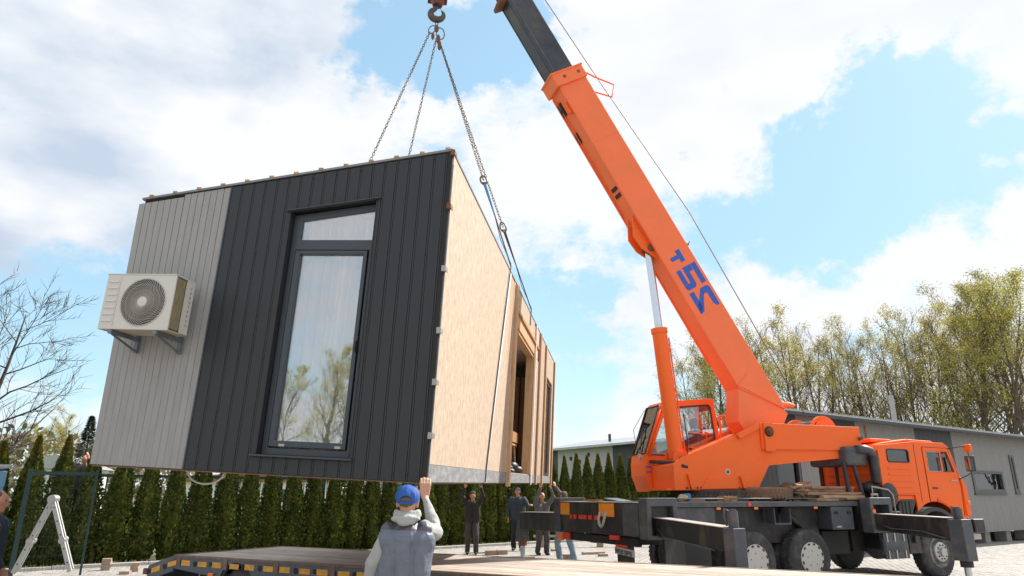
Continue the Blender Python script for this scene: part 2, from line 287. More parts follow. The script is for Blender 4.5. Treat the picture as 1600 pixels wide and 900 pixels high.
# ---------------------------------------------------------------- builders
class MB:
    def __init__(s, T=None): s.v = []; s.f = []; s.sm = []; s.mi = []; s.T = T; s.cur = 0
    def pt(s, p):
        p = Vector(p); s.v.append(s.T @ p if s.T is not None else p); return len(s.v)-1
    def face(s, idx, smooth=False): s.f.append(tuple(idx)); s.sm.append(smooth); s.mi.append(s.cur)
    def box(s, x0, x1, y0, y1, z0, z1):
        i = [s.pt((x, y, z)) for z in (z0, z1) for y in (y0, y1) for x in (x0, x1)]
        for q in ((0, 2, 3, 1), (4, 5, 7, 6), (0, 1, 5, 4), (2, 6, 7, 3), (0, 4, 6, 2), (1, 3, 7, 5)): s.face([i[k] for k in q])
        return s
    def hexa(s, P):   # 8 points, bottom 4 (ccw) then top 4
        i = [s.pt(p) for p in P]
        for q in ((3, 2, 1, 0), (4, 5, 6, 7), (0, 1, 5, 4), (1, 2, 6, 5), (2, 3, 7, 6), (3, 0, 4, 7)): s.face([i[k] for k in q])
        return s
    def prism(s, poly, a, b, ax='y', holes=()):
        """polygon in the two other axes, extruded a..b along ax; holes are cut through"""
        def P(u, w, d): return {'y': (u, d, w), 'x': (d, u, w), 'z': (u, w, d)}[ax]
        loops = [list(poly)]+[list(h) for h in holes]
        tri = tessellate_polygon([[Vector((u, w, 0)) for u, w in l] for l in loops])
        flat = [p for l in loops for p in l]
        A = [s.pt(P(u, w, a)) for u, w in flat]; B = [s.pt(P(u, w, b)) for u, w in flat]
        for t in tri: s.face([A[k] for k in t]); s.face([B[k] for k in reversed(t)])
        o = 0
        for l in loops:
            n = len(l)
            for k in range(n): s.face([A[o+k], A[o+(k+1) % n], B[o+(k+1) % n], B[o+k]])
            o += n
        return s
    def tube(s, p0, p1, r0, r1=None, n=12, caps=True):
        r1 = r0 if r1 is None else r1
        p0 = Vector(p0); p1 = Vector(p1); d = (p1-p0).normalized()
        u = d.orthogonal().normalized(); w = d.cross(u)
        a = [s.pt(p0+(u*math.cos(2*PI*k/n)+w*math.sin(2*PI*k/n))*r0) for k in range(n)]
        b = [s.pt(p1+(u*math.cos(2*PI*k/n)+w*math.sin(2*PI*k/n))*r1) for k in range(n)]
        for k in range(n): s.face([a[k], a[(k+1) % n], b[(k+1) % n], b[k]], True)
        if caps:
            a2 = [s.pt(p0+(u*math.cos(2*PI*k/n)+w*math.sin(2*PI*k/n))*r0) for k in range(n)]
            b2 = [s.pt(p1+(u*math.cos(2*PI*k/n)+w*math.sin(2*PI*k/n))*r1) for k in range(n)]
            s.face(a2[::-1]); s.face(b2)
        return s
    def path(s, pts, r, n=6, closed=False, rr=None):
        pts = [Vector(p) for p in pts]; m = len(pts); rings = []; u = None
        for i, p in enumerate(pts):
            a = pts[(i-1) % m] if (closed or i > 0) else p; b = pts[(i+1) % m] if (closed or i < m-1) else p
            d = (b-a).normalized()
            u = d.orthogonal().normalized() if u is None else (u-d*u.dot(d)).normalized()
            w = d.cross(u); q = rr[i] if rr else r
            rings.append([s.pt(p+(u*math.cos(2*PI*k/n)+w*math.sin(2*PI*k/n))*q) for k in range(n)])
        for i in range(m if closed else m-1):
            A, B = rings[i], rings[(i+1) % m]
            for k in range(n): s.face([A[k], A[(k+1) % n], B[(k+1) % n], B[k]], True)
        if not closed: s.face(rings[0][::-1]); s.face(rings[-1])
        return s
    def lathe(s, prof, c=(0, 0, 0), ax='y', n=24, smooth=True):
        """profile of (radius, distance along axis)"""
        c = Vector(c)
        def P(r, h, a):
            q = {'y': Vector((r*math.cos(a), h, r*math.sin(a))), 'x': Vector((h, r*math.cos(a), r*math.sin(a))), 'z': Vector((r*math.cos(a), r*math.sin(a), h))}[ax]
            return c+q
        for i in range(len(prof)-1):
            A = [s.pt(P(*prof[i], 2*PI*k/n)) for k in range(n)]; B = [s.pt(P(*prof[i+1], 2*PI*k/n)) for k in range(n)]
            for k in range(n): s.face([A[k], A[(k+1) % n], B[(k+1) % n], B[k]], smooth)
        for e in (0, -1):
            if prof[e][0] > 1e-4: s.face([s.pt(P(*prof[e], 2*PI*k/n)) for k in range(n)])
        return s
    def ball(s, c, r, n=10):
        c = Vector(c); r = Vector(r) if hasattr(r, '__len__') else Vector((r, r, r)); m = n//2+1
        g = [[s.pt(c+Vector((r.x*math.sin(PI*i/m)*math.cos(2*PI*k/n), r.y*math.sin(PI*i/m)*math.sin(2*PI*k/n), r.z*math.cos(PI*i/m)))) for k in range(n)] for i in range(m+1)]
        for i in range(m):
            for k in range(n): s.face([g[i][k], g[i][(k+1) % n], g[i+1][(k+1) % n], g[i+1][k]], True)
        return s
    def mesh(s, name, mats):
        me = bpy.data.meshes.new(name); me.from_pydata([tuple(p) for p in s.v], [], s.f)
        for m in (mats if isinstance(mats, (list, tuple)) else [mats]): me.materials.append(m)
        me.polygons.foreach_set('use_smooth', s.sm); me.polygons.foreach_set('material_index', s.mi)
        bm = bmesh.new(); bm.from_mesh(me); bmesh.ops.remove_doubles(bm, verts=bm.verts, dist=1e-7) if False else None
        bmesh.ops.recalc_face_normals(bm, faces=bm.faces); bm.to_mesh(me); bm.free(); me.update()
        return me
    def build(s, name, m, parent=None, bev=0, kind=None, label=None):
        o = bpy.data.objects.new(name, s.mesh(name, m)); C.objects.link(o)
        if parent is not None: o.parent = parent
        if bev:
            b = o.modifiers.new('bevel', 'BEVEL'); b.width = bev; b.segments = 2; b.limit_method = 'ANGLE'; b.angle_limit = R(40)
        if kind: o['kind'] = kind
        if label: o['label'] = label
        return o
def tag(o, label=None, cat=None, group=None, kind=None):
    for k, v in (('label', label), ('category', cat), ('group', group), ('kind', kind)):
        if v: o[k] = v
    return o
def thing(name, label, cat, mtx=None, group=None):
    o = bpy.data.objects.new(name, None); C.objects.link(o); o.empty_display_size = .2
    if mtx is not None: o.matrix_world = mtx
    return tag(o, label, cat, group)
def dup(root, mtx, label=None):
    r = root.copy(); C.objects.link(r); r.matrix_world = mtx
    if label: r['label'] = label
    for ch in root.children:
        c = ch.copy(); C.objects.link(c); c.parent = r
        for g in ch.children:
            d = g.copy(); C.objects.link(d); d.parent = c
    return r
def TR(x, y, z=0, rz=0, s=1): return Matrix.Translation((x, y, z)) @ Matrix.Rotation(rz, 4, 'Z') @ Matrix.Scale(s, 4)
def copyob(o, parent=None, loc=None):
    c = o.copy(); C.objects.link(c)
    if parent is not None: c.parent = parent
    if loc is not None: c.location = loc
    return c

# ================================================================ GROUND
def sheet(name, pts, z, m):
    b = MB(); b.face([b.pt((x, y, z)) for x, y in pts]); return b.build(name, m, kind='structure')
sheet('ground', [(-2500, -2500), (2500, -2500), (2500, 2500), (-2500, 2500)], -.08, M['grass'])
HA, HB = Vector((-14.4, 13.6, 0)), Vector((9.25, 32.2, 0))         # the kerb in front of the hedge
hd = (HB-HA).normalized(); hn = Vector((-hd.y, hd.x, 0))            # away from the camera
sheet('yard', [(-60, -40), (60, -40), (60, 36), (34, 46), (HB.x, HB.y), (HA.x, HA.y), (-60, -22.2)], -.024, M['joint'])
def paving():
    rng = np.random.RandomState(3); ang = R(24.7); cx, cy = 4, 18
    L, Wd = .2, .1; vs = []
    xs = np.arange(-16, 26, Wd+.006); nrow = len(xs)
    a = np.array([math.cos(ang), math.sin(ang)]); b = np.array([-math.sin(ang), math.cos(ang)])
    us = np.arange(-16, 30, L+.006); rows = []
    for j, w in enumerate(np.arange(-9, 16, Wd+.006)):
        u = us + (j % 2)*(L/2); c = np.stack([cx+u*a[0]+w*b[0], cy+u*a[1]+w*b[1]], 1)
        rows.append(c)
    c = np.concatenate(rows)
    rel = c-np.array([HA.x, HA.y]); dist = rel[:, 0]*hn.x+rel[:, 1]*hn.y
    px = 800+c[:, 0]/c[:, 1]*1135; yy = 775+1.6*1140/c[:, 1]
    keep = (dist < -.12) & (px > -20) & (px < 1640) & (c[:, 1] > 11.5) & (c[:, 1] < 27) & ((c[:, 0] > -6) | (c[:, 1] > 12.5))
    c = c[keep]; n = len(c); z = rng.normal(0, .0015, n)
    hl, hw = L/2, Wd/2; V = np.zeros((n, 12, 3), np.float32)
    off = [(-hl, -hw), (hl, -hw), (hl, hw), (-hl, hw)]
    for k, (u, w) in enumerate(off):
        V[:, k, 0] = c[:, 0]+u*a[0]+w*b[0]; V[:, k, 1] = c[:, 1]+u*a[1]+w*b[1]; V[:, k, 2] = -.03
        V[:, k+4] = V[:, k]; V[:, k+4, 2] = -.005+z
        u2, w2 = u*.94, w*.9
        V[:, k+8, 0] = c[:, 0]+u2*a[0]+w2*b[0]; V[:, k+8, 1] = c[:, 1]+u2*a[1]+w2*b[1]; V[:, k+8, 2] = z
    q = [(8, 9, 10, 11)]+[(i, (i+1) % 4, (i+1) % 4+4, i+4) for i in range(4)]+[(i+4, (i+1) % 4+4, (i+1) % 4+8, i+8) for i in range(4)]
    F = (np.arange(n)[:, None, None]*12+np.array(q)[None]).reshape(-1)
    me = bpy.data.meshes.new('paving_stones'); me.vertices.add(n*12); me.vertices.foreach_set('co', V.reshape(-1))
    nf = n*9; me.loops.add(nf*4); me.loops.foreach_set('vertex_index', F.astype(np.int32)); me.polygons.add(nf)
    me.polygons.foreach_set('loop_start', np.arange(nf, dtype=np.int32)*4); me.polygons.foreach_set('loop_total', np.full(nf, 4, np.int32))
    me.update(); me.validate(); pm = bpy.data.materials['paving_stone'].copy(); pm.name = 'paving_stone_pieces'
    # every stone its own shade
    t = pm.node_tree; p = [x for x in t.nodes if x.type == 'BSDF_PRINCIPLED'][0]; src = p.inputs['Base Color'].links[0].from_socket
    ge = t.nodes.new('ShaderNodeNewGeometry'); mr = t.nodes.new('ShaderNodeMapRange'); t.links.new(ge.outputs['Random Per Island'], mr.inputs[0]); mr.inputs[3].default_value = .86; mr.inputs[4].default_value = 1.12
    s2 = t.nodes.new('ShaderNodeVectorMath'); s2.operation = 'SCALE'; t.links.new(src, s2.inputs[0]); t.links.new(mr.outputs[0], s2.inputs['Scale']); t.links.new(s2.outputs[0], p.inputs['Base Color'])
    me.materials.append(pm)
    o = bpy.data.objects.new('paving_stones', me); C.objects.link(o); o['kind'] = 'stuff'
    tag(o, 'rows of pale rectangular paving stones covering the yard', 'paving')
paving()
# kerb: separate concrete kerb stones
kb = thing('kerb', 'pale concrete kerb running along the foot of the conifer hedge', 'kerb', TR(HA.x, HA.y, 0, math.atan2(hd.y, hd.x)))
first = None
Lk = (HB-HA).length
for i in range(int(Lk/1.0)):
    if first is None: first = MB().box(.006, .994, -.06, .06, -.1, .075).build('kerb_stone', M['kerb'], kb, bev=.012)
    else: copyob(first, kb, (i, 0, random.uniform(-.004, .004)))
# soil strip under the hedge
b = MB(TR(HA.x, HA.y, 0, math.atan2(hd.y, hd.x))); b.box(-8, Lk+2, .065, 2.6, -.1, .02); b.build('hedge_bed', M['soil'], kind='structure')
# raised bank behind the hedge
b = MB(); b.hexa([(-14, 17.6, -.1), (-10.1, 17.6, -.1), (-10.1, 22, -.1), (-14, 22, -.1), (-14, 17.8, .88), (-10.2, 17.8, .88), (-10.2, 21, .88), (-14, 21, .88)]); b.build('bank', M['grass'], kind='structure')

# ================================================================ MODULE HOUSE
HR_, HL_, HW, HLEN = 3.369, 2.847, 3.44, 13.12
Hm = Matrix.Translation((-.7976, 6.5, 1.7187)) @ Matrix(((.98884, .14018, .05055, 0), (-.13912, .98999, -.02387, 0), (-.05339, .01657, .99844, 0), (0, 0, 0, 1)))
house = thing('modular_house', 'half a modular house hanging from the crane, charcoal and grey cladding, bare board side', 'house', Hm)
def topz(x): return HR_+(HR_-HL_)/HW*x          # x from -HW to 0
# core walls (membrane) with the window opening cut out
WX0, WX1 = -1.70, -.75                           # cladding opening
def wtop(x): return 2.669+(x+1.712)*.1408
FX0, FX1, FZ0, FZ1 = -1.625, -.785, .215, 2.36
op = [(WX0, .18), (WX1, .18), (WX1, wtop(WX1)), (WX0, wtop(WX0))]
MB().prism([(-HW+.01, .0), (-.005, .0), (-.005, topz(0)-.03), (-HW+.01, topz(-HW)-.03)], .022, .17, 'y', [op]).build('front_wall', M['wallback'], house)
# rear wall, left wall, floor, roof, ceiling
MB().prism([(-HW+.01, .0), (-.005, .0), (-.005, topz(0)-.03), (-HW+.01, topz(-HW)-.03)], HLEN-.15, HLEN, 'y').build('rear_wall', M['osb'], house)
MB().box(-HW+.01, -HW+.16, .17, HLEN-.15, 0, HL_-.03).build('left_wall', M['plankd'], house)
b = MB(); b.box(-HW+.16, -.13, .17, HLEN-.15, .0, .16); b.build('floor', M['brownshade'], house)
b = MB(); b.prism([(-HW-.01, topz(-HW)-.030), (.012, topz(0)-.03), (.012, topz(0)-.002), (-HW-.01, topz(-HW)-.004)], -.012, HLEN+.01, 'y'); b.build('roof', M['roofmetal'], house, bev=.004)
b = MB(); b.prism([(-HW+.16, topz(-HW)-.30), (-.13, topz(0)-.62), (-.13, topz(0)-.60), (-HW+.16, topz(-HW)-.26)], .17, HLEN-.15, 'y'); b.build('ceiling', M['inner'], house)
b = MB(); b.box(-HW+.03, -.02, 0.02, HLEN-.02, -.016, -.003); b.build('underside_board', M['innerwood'], house)
# grey planks: 14
gx0, gx1 = -HW-.012, -2.42; ng = 14; w = (gx1-gx0)/ng
for i in range(ng):
    x0 = gx0+i*w; x1 = x0+w-.004; dz = .055 if i < 7 else .0
    dx = .03*(1-i/ng)
    b = MB(); zt0, zt1 = topz(x0)-.045-dz*.5, topz(x1)-.045-dz*.5; y = random.uniform(-.001, .0015)
    b.hexa([(x0+dx, y, .002), (x1+dx, y, .002), (x1+dx, .02, .002), (x0+dx, .02, .002), (x0-dx, y, zt0), (x1-dx, y, zt1), (x1-dx, .02, zt1), (x0-dx, .02, zt0)])
    b.build('grey_plank', M['plank'], house, bev=.0012)
b = MB(); b.hexa([(-2.424, -.006, 0), (-2.408, -.006, 0), (-2.408, .02, 0), (-2.424, .02, 0), (-2.424, -.006, topz(-2.42)-.04), (-2.408, -.006, topz(-2.4)-.04), (-2.408, .02, topz(-2.4)-.04), (-2.424, .02, topz(-2.42)-.04)]); b.build('joint_trim', M['frame'], house)
# dark boards with a sunk double groove between them
nd = 18; x0d, x1d = -2.405, -.035; w = (x1d-x0d)/nd
def dark_piece(xa, xb, z0a, z0b, z1a, z1b, name, yf):
    b = MB(); b.hexa([(xa, yf, z0a), (xb, yf, z0b), (xb, .02, z0b), (xa, .02, z0a), (xa, yf, z1a), (xb, yf, z1b), (xb, .02, z1b), (xa, .02, z1a)])
    return b.build(name, M['plankd'], house, bev=.0012)
for i in range(nd):
    xa = x0d+i*w
    for (p0, p1, yf, nm_) in ((xa, xa+w-.024, random.uniform(-.0015, .0005), 'charcoal_board'), (xa+w-.020, xa+w-.004, .0015, 'cover_strip')):
        T = lambda x: topz(x)-.045
        over = p1 > WX0+.004 and p0 < WX1-.004
        if not over: dark_piece(p0, p1, .0, .0, T(p0), T(p1), nm_, yf)
        else:
            q0, q1 = max(p0, WX0+.001), min(p1, WX1-.001)
            dark_piece(p0, p1, .0, .0, .155, .155, nm_, yf)
            dark_piece(p0, p1, wtop(p0)+.012, wtop(p1)+.012, T(p0), T(p1), nm_, yf)
            if p0 < WX0-.004: dark_piece(p0, WX0-.002, .156, .156, wtop(p0)+.01, wtop(WX0)+.01, nm_, yf)
            if p1 > WX1+.004: dark_piece(WX1+.002, p1, .156, .156, wtop(WX1)+.01, wtop(p1)+.01, nm_, yf)
# screws
b = MB()
for i in range(nd):
    xx = x0d+i*w+w-.015
    for zz in (2.2, 1.1, .06, topz(xx)-.09):
        if not (WX0-.02 < xx < WX1+.02 and .15 < zz < wtop(xx)) and (i % 2 == 0 or zz in (.06,)): b.tube((xx, -.006, zz), (xx, .01, zz), .006, n=6)
b.build('screws', M['blackdark'], house, kind='stuff')
# window surround: head flashing, sill, reveals, frame, sash, panes, curtain, handle
b = MB(); b.hexa([(WX0-.03, -.035, wtop(WX0-.03)), (WX1+.035, -.035, wtop(WX1+.035)), (WX1+.035, .17, wtop(WX1+.035)), (WX0-.03, .17, wtop(WX0-.03)), (WX0-.03, -.035, wtop(WX0-.03)+.009), (WX1+.035, -.035, wtop(WX1+.035)+.009), (WX1+.035, .17, wtop(WX1+.035)+.009), (WX0-.03, .17, wtop(WX0-.03)+.009)]); b.build('head_flashing', M['frame'], house)
MB().box(WX0-.035, WX1+.035, -.045, .16, .157, .175).build('window_sill', M['frame'], house, bev=.003)
b = MB(); b.box(WX0, WX0+.012, -.004, .165, .176, wtop(WX0)-.002).box(WX1-.012, WX1, -.004, .165, .176, wtop(WX1)-.006); b.build('window_reveal', M['plankd'], house)
FY0, FY1 = .085, .155
win = MB().prism([(FX0-.058, .18), (FX1+.02, .18), (FX1+.02, wtop(FX1+.02)-.014), (FX0-.058, wtop(FX0-.058)-.014)], FY0, FY1, 'y',
    [[(FX0, .245), (FX1-.03, .245), (FX1-.03, 2.275), (FX0, 2.275)], [(FX0+.04, 2.385), (FX1-.012, 2.385), (FX1-.012, wtop(FX1)-.085), (FX0+.04, wtop(FX0)-.085)]]).build('window', M['frame'], house, bev=.004)
MB().prism([(FX0+.012, .257), (FX1-.042, .257), (FX1-.042, 2.263), (FX0+.012, 2.263)], FY0-.018, FY1-.02, 'y', [[(-1.56, .315), (-.868, .315), (-.868, 2.225), (-1.56, 2.225)]]).build('sash', M['frame'], win, bev=.004)
MB().box(-1.565, -.863, .105, .113, .31, 2.23).build('pane', M['hglass'], win)
b = MB(); b.prism([(FX0+.03, 2.375), (FX1-.005, 2.375), (FX1-.005, wtop(FX1)-.08), (FX0+.03, wtop(FX0)-.08)], .105, .113, 'y'); b.build('pane', M['hglass'], win)
b = MB(); b.box(-.845, -.83, .04, .07, 1.20, 1.31).tube((-.838, .03, 1.24), (-.838, .07, 1.24), .012, n=8); b.build('handle', M['poly'], win)
b = MB(); b.box(-1.50, -1.44, .055, .068, .262, .285).box(-.93, -.87, .055, .068, .262, .285); b.build('drain_cap', M['plastic_grey'], win)
# curtain with real folds
def curtain(x0, x1, z0, z1f, y, amp, nf, name, m, parent, seed=1, skew=0):
    rr = random.Random(seed); n = 150; b = MB(); cols = []
    ph = [rr.uniform(0, 6) for _ in range(4)]
    for r_ in range(9):
        t = r_/8; row = []
        for i in range(n+1):
            u = i/n; x = x0+(x1-x0)*u; zt = z1f(x); z = z0+(zt-z0)*t
            uu = u+skew*(1-t)*(.5-u)*.6
            yy = y+amp*(math.sin(uu*nf*6.28+ph[0]+.5*math.sin(t*3+uu*9))+.5*math.sin(uu*nf*2.7*3.14+ph[1])+.3*math.sin(uu*nf*5.1*3.14+ph[2]))
            row.append(b.pt((x, yy, z)))
        cols.append(row)
    for r_ in range(8):
        for i in range(n): b.face([cols[r_][i], cols[r_][i+1], cols[r_+1][i+1], cols[r_+1][i]], True)
    return b.build(name, m, parent)
curtain(FX0+.0, FX1-.01, .19, lambda x: wtop(x)-.03, .265, .050, 8, 'curtain', M['curtain'], house, 2)
MB().box(-2.2, -.3, .75, .80, .16, 2.55).build('inner_partition', M['inner'], house)
# batten ends along the roof edge
for i in range(13):
    x = -HW+.10+i*(HW-.14)/12
    b = MB(); b.box(x-.026, x+.026, -.018, .03, topz(x)-.012, topz(x)+.012); b.build('batten_end', M['osbedge'], house)
# corner: torn membrane strip and metal clips
b = MB(); prev = None; n = 42
for i in range(n+1):
    z = .0+(HR_-.03)*i/n; j = .022*noise.noise(Vector((0, 3, z*5.5)))+.010*noise.noise(Vector((2, 1, z*19)))
    row = [b.pt((-.033, -.008, z)), b.pt((-.018, -.014-.004*math.sin(i*1.3), z)), b.pt((.012, -.006, z)), b.pt((.016, .05+j, z)), b.pt((.004, .078+j*1.3, z))]
    if prev:
        for k in range(4): b.face([prev[k], prev[k+1], row[k+1], row[k]], True)
    prev = row
b.build('membrane_strip', M['wallback'], house)
for z in (2.72, 2.05, 1.42, .92, .42, 3.32):
    b = MB(); b.box(-.005, .034, -.022, .022, z-.03, z+.03).box(.034, .040, -.022, .075, z-.022, z+.022); b.build('edge_clip', M['alu'] if z < 2.5 else M['rust'], house)
b = MB(); b.tube((.024, .02, .1), (.024, .03, 3.2), .004, n=5); b.build('edge_cord', M['lining'], house)
# ---- long side
OY0, OY1, OZ0, OZ1 = 5.12, 8.02, .17, 2.60
VY0, VY1 = 11.05, 12.62
side_holes = [[(OY0, OZ0), (OY1, OZ0), (OY1, OZ1), (OY0, OZ1)], [(VY0, .17), (VY1, .17), (VY1, 2.62), (VY0, 2.62)]]
MB().prism([(.17, .16), (HLEN-.15, .16), (HLEN-.15, HR_-.035), (.17, HR_-.035)], -.13, -.012, 'x', side_holes).build('side_wall', M['osbedge'], house)
# board panels with joints
def sidepanel(y0, y1, z0, z1, name, m, x0=-.011, x1=.004, bev=.002):
    return MB().box(x0, x1, y0, y1, z0, z1).build(name, m, house, bev=bev)
T_ = HR_-.036
sidepanel(.06, 1.88, .165, T_, 'board_panel', M['osb'], bev=0); sidepanel(1.8812, 4.40, .165, T_, 'board_panel', M['osb'], bev=0)
sidepanel(4.404, 4.80, .165, T_, 'board_panel', M['brownshade'], x1=-.001)  # recessed board: its shadow is put into the browner colour
sidepanel(4.80, OY0-.001, .165, T_, 'board_panel', M['osb'])
MB().box(.004, .055, 4.92, OY0-.01, -.05, T_-.02).build('stud', M['osbedge'], house, bev=.003)
sidepanel(OY0, OY1, OZ1+.30, T_, 'board_panel', M['osb'])
sidepanel(OY0, 8.75, OZ1+.06, OZ1+.28, 'lintel_board', M['osbedge'], x1=.012)
MB().box(.012, .045, OY0, 8.75, OZ1+.28, OZ1+.335).build('batten', M['timberwarm'], house, bev=.003)
sidepanel(OY1, 8.30, .165, OZ1+.05, 'door_post', M['osbedge'], x1=.03)
MB().box(.03, .046, 8.10, 8.20, -.03, T_).build('stud', M['lining'], house)
sidepanel(8.304, 9.02, .165, OZ1+.05, 'board_panel', M['osb'])
sidepanel(8.304, 9.0, OZ1+.34, T_, 'board_panel', M['osb'])
MB().box(.004, .05, 9.05, 9.22, -.03, T_-.01).build('stud', M['osbedge'], house, bev=.003)
sidepanel(9.224, 10.40, .165, T_, 'board_panel', M['osb'])
MB().box(.004, .05, 10.42, 10.60, -.03, T_-.02).build('stud', M['osbedge'], house, bev=.003)
sidepanel(10.61, VY0-.001, .165, T_, 'board_panel', M['osb'])
sidepanel(VY0, VY1, 2.63, T_, 'board_panel', M['osb'])
sidepanel(VY1+.001, 12.95, .165, T_, 'board_panel', M['osb'])
MB().box(.004, .05, 12.96, 13.12, -.04, T_-.01).build('stud', M['osbedge'], house, bev=.003)
# small printed stamps on the board
# foundation band
for y0, y1 in ((.05, 3.0), (3.004, 6.1), (6.104, 9.3), (9.304, HLEN)):
    MB().box(-.13, .012, y0, y1, .0, .16).build('sill_board', M['greyband'], house, bev=.003)
# narrow side window
vw = MB().prism([(VY0, .17), (VY1, .17), (VY1, 2.62), (VY0, 2.62)], -.10, -.04, 'x', [[(VY0+.09, .26), (VY1-.09, .26), (VY1-.09, 2.53), (VY0+.09, 2.53)]]).build('window', M['frame'], house)
MB().box(-.075, -.065, VY0+.08, VY1-.08, .25, 2.54).build('pane', M['hglass'], vw)
# opening linings and threshold
b = MB(); b.box(-.15, .002, OY0-.0, OY0+.02, OZ0, OZ1).box(-.15, .002, OY1-.02, OY1, OZ0, OZ1).box(-.15, .002, OY0+.02, OY1-.02, OZ1-.02, OZ1); b.build('opening_lining', M['osbedge'], house)
# inside the room: pleated dark boards of the far wall
b = MB(); yy = 4.9; k = 0
while yy < 12.4:
    b.box(-2.96-(.03 if k % 2 else 0), -2.90-(.03 if k % 2 else 0), yy, yy+.10, .17, 2.42); yy += .108; k += 1
b.build('slatted_wall', M['innerwood'], house, kind='stuff')
MB().box(-2.97, -.14, 9.30, 9.36, .17, 2.45).build('inner_partition', M['darkint'], house)
for k in range(22):
    x = -2.9+k*.125; MB().box(x, x+.085, 9.22, 9.30, .17, 2.32).build('wall_slat', M['innerwood'], house)
MB().box(-2.97, -.14, 4.45, 4.55, .17, 2.45).build('inner_partition', M['inner'], house)

# tools on the threshold: workbench, saw, bags
wm = Hm @ Matrix.Translation((-.42, 7.25, .17))
t = thing('workbench', 'small raw timber trestle bench standing in the open side of the hanging house', 'workbench', wm)
MB().box(-.16, .16, -.72, .72, .54, .58).build('tabletop', M['timberwarm'], t, bev=.004)
for sx in (-1, 1):
    for sy in (-1, 1): MB().tube((sx*.13, sy*.50, .54), (sx*.17, sy*.62, .0), .028, n=4).build('leg', M['osbedge'], t)
MB().box(.14, .18, -.70, .70, .60, .80).build('apron_board', M['timberwarm'], t)
t = thing('circular_saw', 'black and silver power saw lying on the trestle bench in the hanging house', 'power tool', Hm @ Matrix.Translation((-.45, 6.75, .755)))
MB().lathe([(.0, -.03), (.11, -.03), (.12, 0), (.11, .03), (0, .03)], (0, 0, .12), 'x').build('blade_guard', M['tool'], t)
MB().tube((.02, -.05, .10), (.02, .20, .14), .055, n=10).build('motor_body', M['poly'], t)
MB().path([(0, -.10, .12), (0, -.05, .26), (0, .08, .30), (0, .18, .22)], .02).build('handle', M['poly'], t)
MB().box(-.08, .08, -.16, .2, -.0, .012).build('base_plate', M['tool'], t)
for k, (y, mm, nmx, lb) in enumerate(((5.75, 'ragtan', 'cloth_bundle', 'crumpled grey-tan cloth bundle lying on the house threshold near the wide stud'), (7.60, 'rag', 'tool_bag', 'slumped dark tool bag lying on the house threshold under the bench'))):
    b = MB(); rr = random.Random(k+4)
    for q in range(9): b.ball((rr.uniform(-.12, .12), rr.uniform(-.33, .33), rr.uniform(.02, .14)), (rr.uniform(.09, .15), rr.uniform(.10, .2), rr.uniform(.05, .11)), 9)
    o = b.build(nmx, M['poly'] if k else M['ragtan']); o.matrix_world = Hm @ Matrix.Translation((-.35, y, .19)); tag(o, lb, 'bag' if k else 'cloth')

# white hose hanging under the house
b = MB(Hm)
pts = [(-2.58+.0, .35, .0)]
for i in range(15):
    a = PI+PI*i/14; pts.append((-2.39+.19*math.cos(a)*1.0, .35+.02*i/14, -.02+.115*math.sin(a)))
pts += [(-2.19, .4, .03)]
b.path(pts, .010, 8)
b.path([(-2.27, .5, .02), (-2.26, .5, -.03), (-2.25, .48, -.05), (-2.262, .46, -.075)], .010, 8)
tag(b.build('hose', M['hose']), 'white flexible hose looping down below the grey edge of the hanging house', 'hose')

# ================================================================ AIR CONDITIONER
Am = Hm @ Matrix.Translation((-3.285, -.45, 1.275))
ac = thing('air_conditioner', 'cream white outdoor air conditioner unit with round fan grille on the grey cladding', 'air conditioner', Am)
AW, AH, AD = .745, .55, .31
fcx, fcz, fr = .435, .275, .232
circ = lambda cx, cz, r, n=40: [(cx+r*math.cos(2*PI*k/n), cz+r*math.sin(2*PI*k/n)) for k in range(n)]
MB().prism([(0, 0), (AW-.0, 0), (AW-.0, AH), (0, AH)], 0, .022, 'y', [circ(fcx, fcz, fr)]).build('front_panel', M['acwhite'], ac, bev=.006)
b = MB(); b.box(.0, AW, .022, AD, .0, .012); b.build('base_pan', M['accream'], ac)
b = MB(); b.box(-.004, AW+.004, -.004, AD, AH, AH+.012); b.build('top_cover', M['acwhite'], ac, bev=.004)
b = MB(); b.box(.0, .014, .022, AD, .012, AH).box(.014, AW-.02, AD-.012, AD, .012, AH); b.build('casing', M['acwhite'], ac)
sp_ = MB().prism([(.19, .0), (AD, .0), (AD, AH), (.19, AH)], AW-.014, AW, 'x', [[(.255, .09+.047*k), (.275, .09+.047*k), (.275, .118+.047*k), (.255, .118+.047*k)] for k in range(9)]).build('side_panel', M['acwhite'], ac)
b = MB(); b.box(AW-.05, AW-.022, .022, .19, .03, AH-.012)
for k in range(40): b.box(AW-.022, AW-.014, .024, .188, .035+k*.0125, .037+k*.0125)
b.build('heat_exchanger', M['coil'], ac)
MB().box(AW-.06, AW-.03, .2, AD-.012, .03, AH-.02).build('inner_plate', M['acdark'], ac)
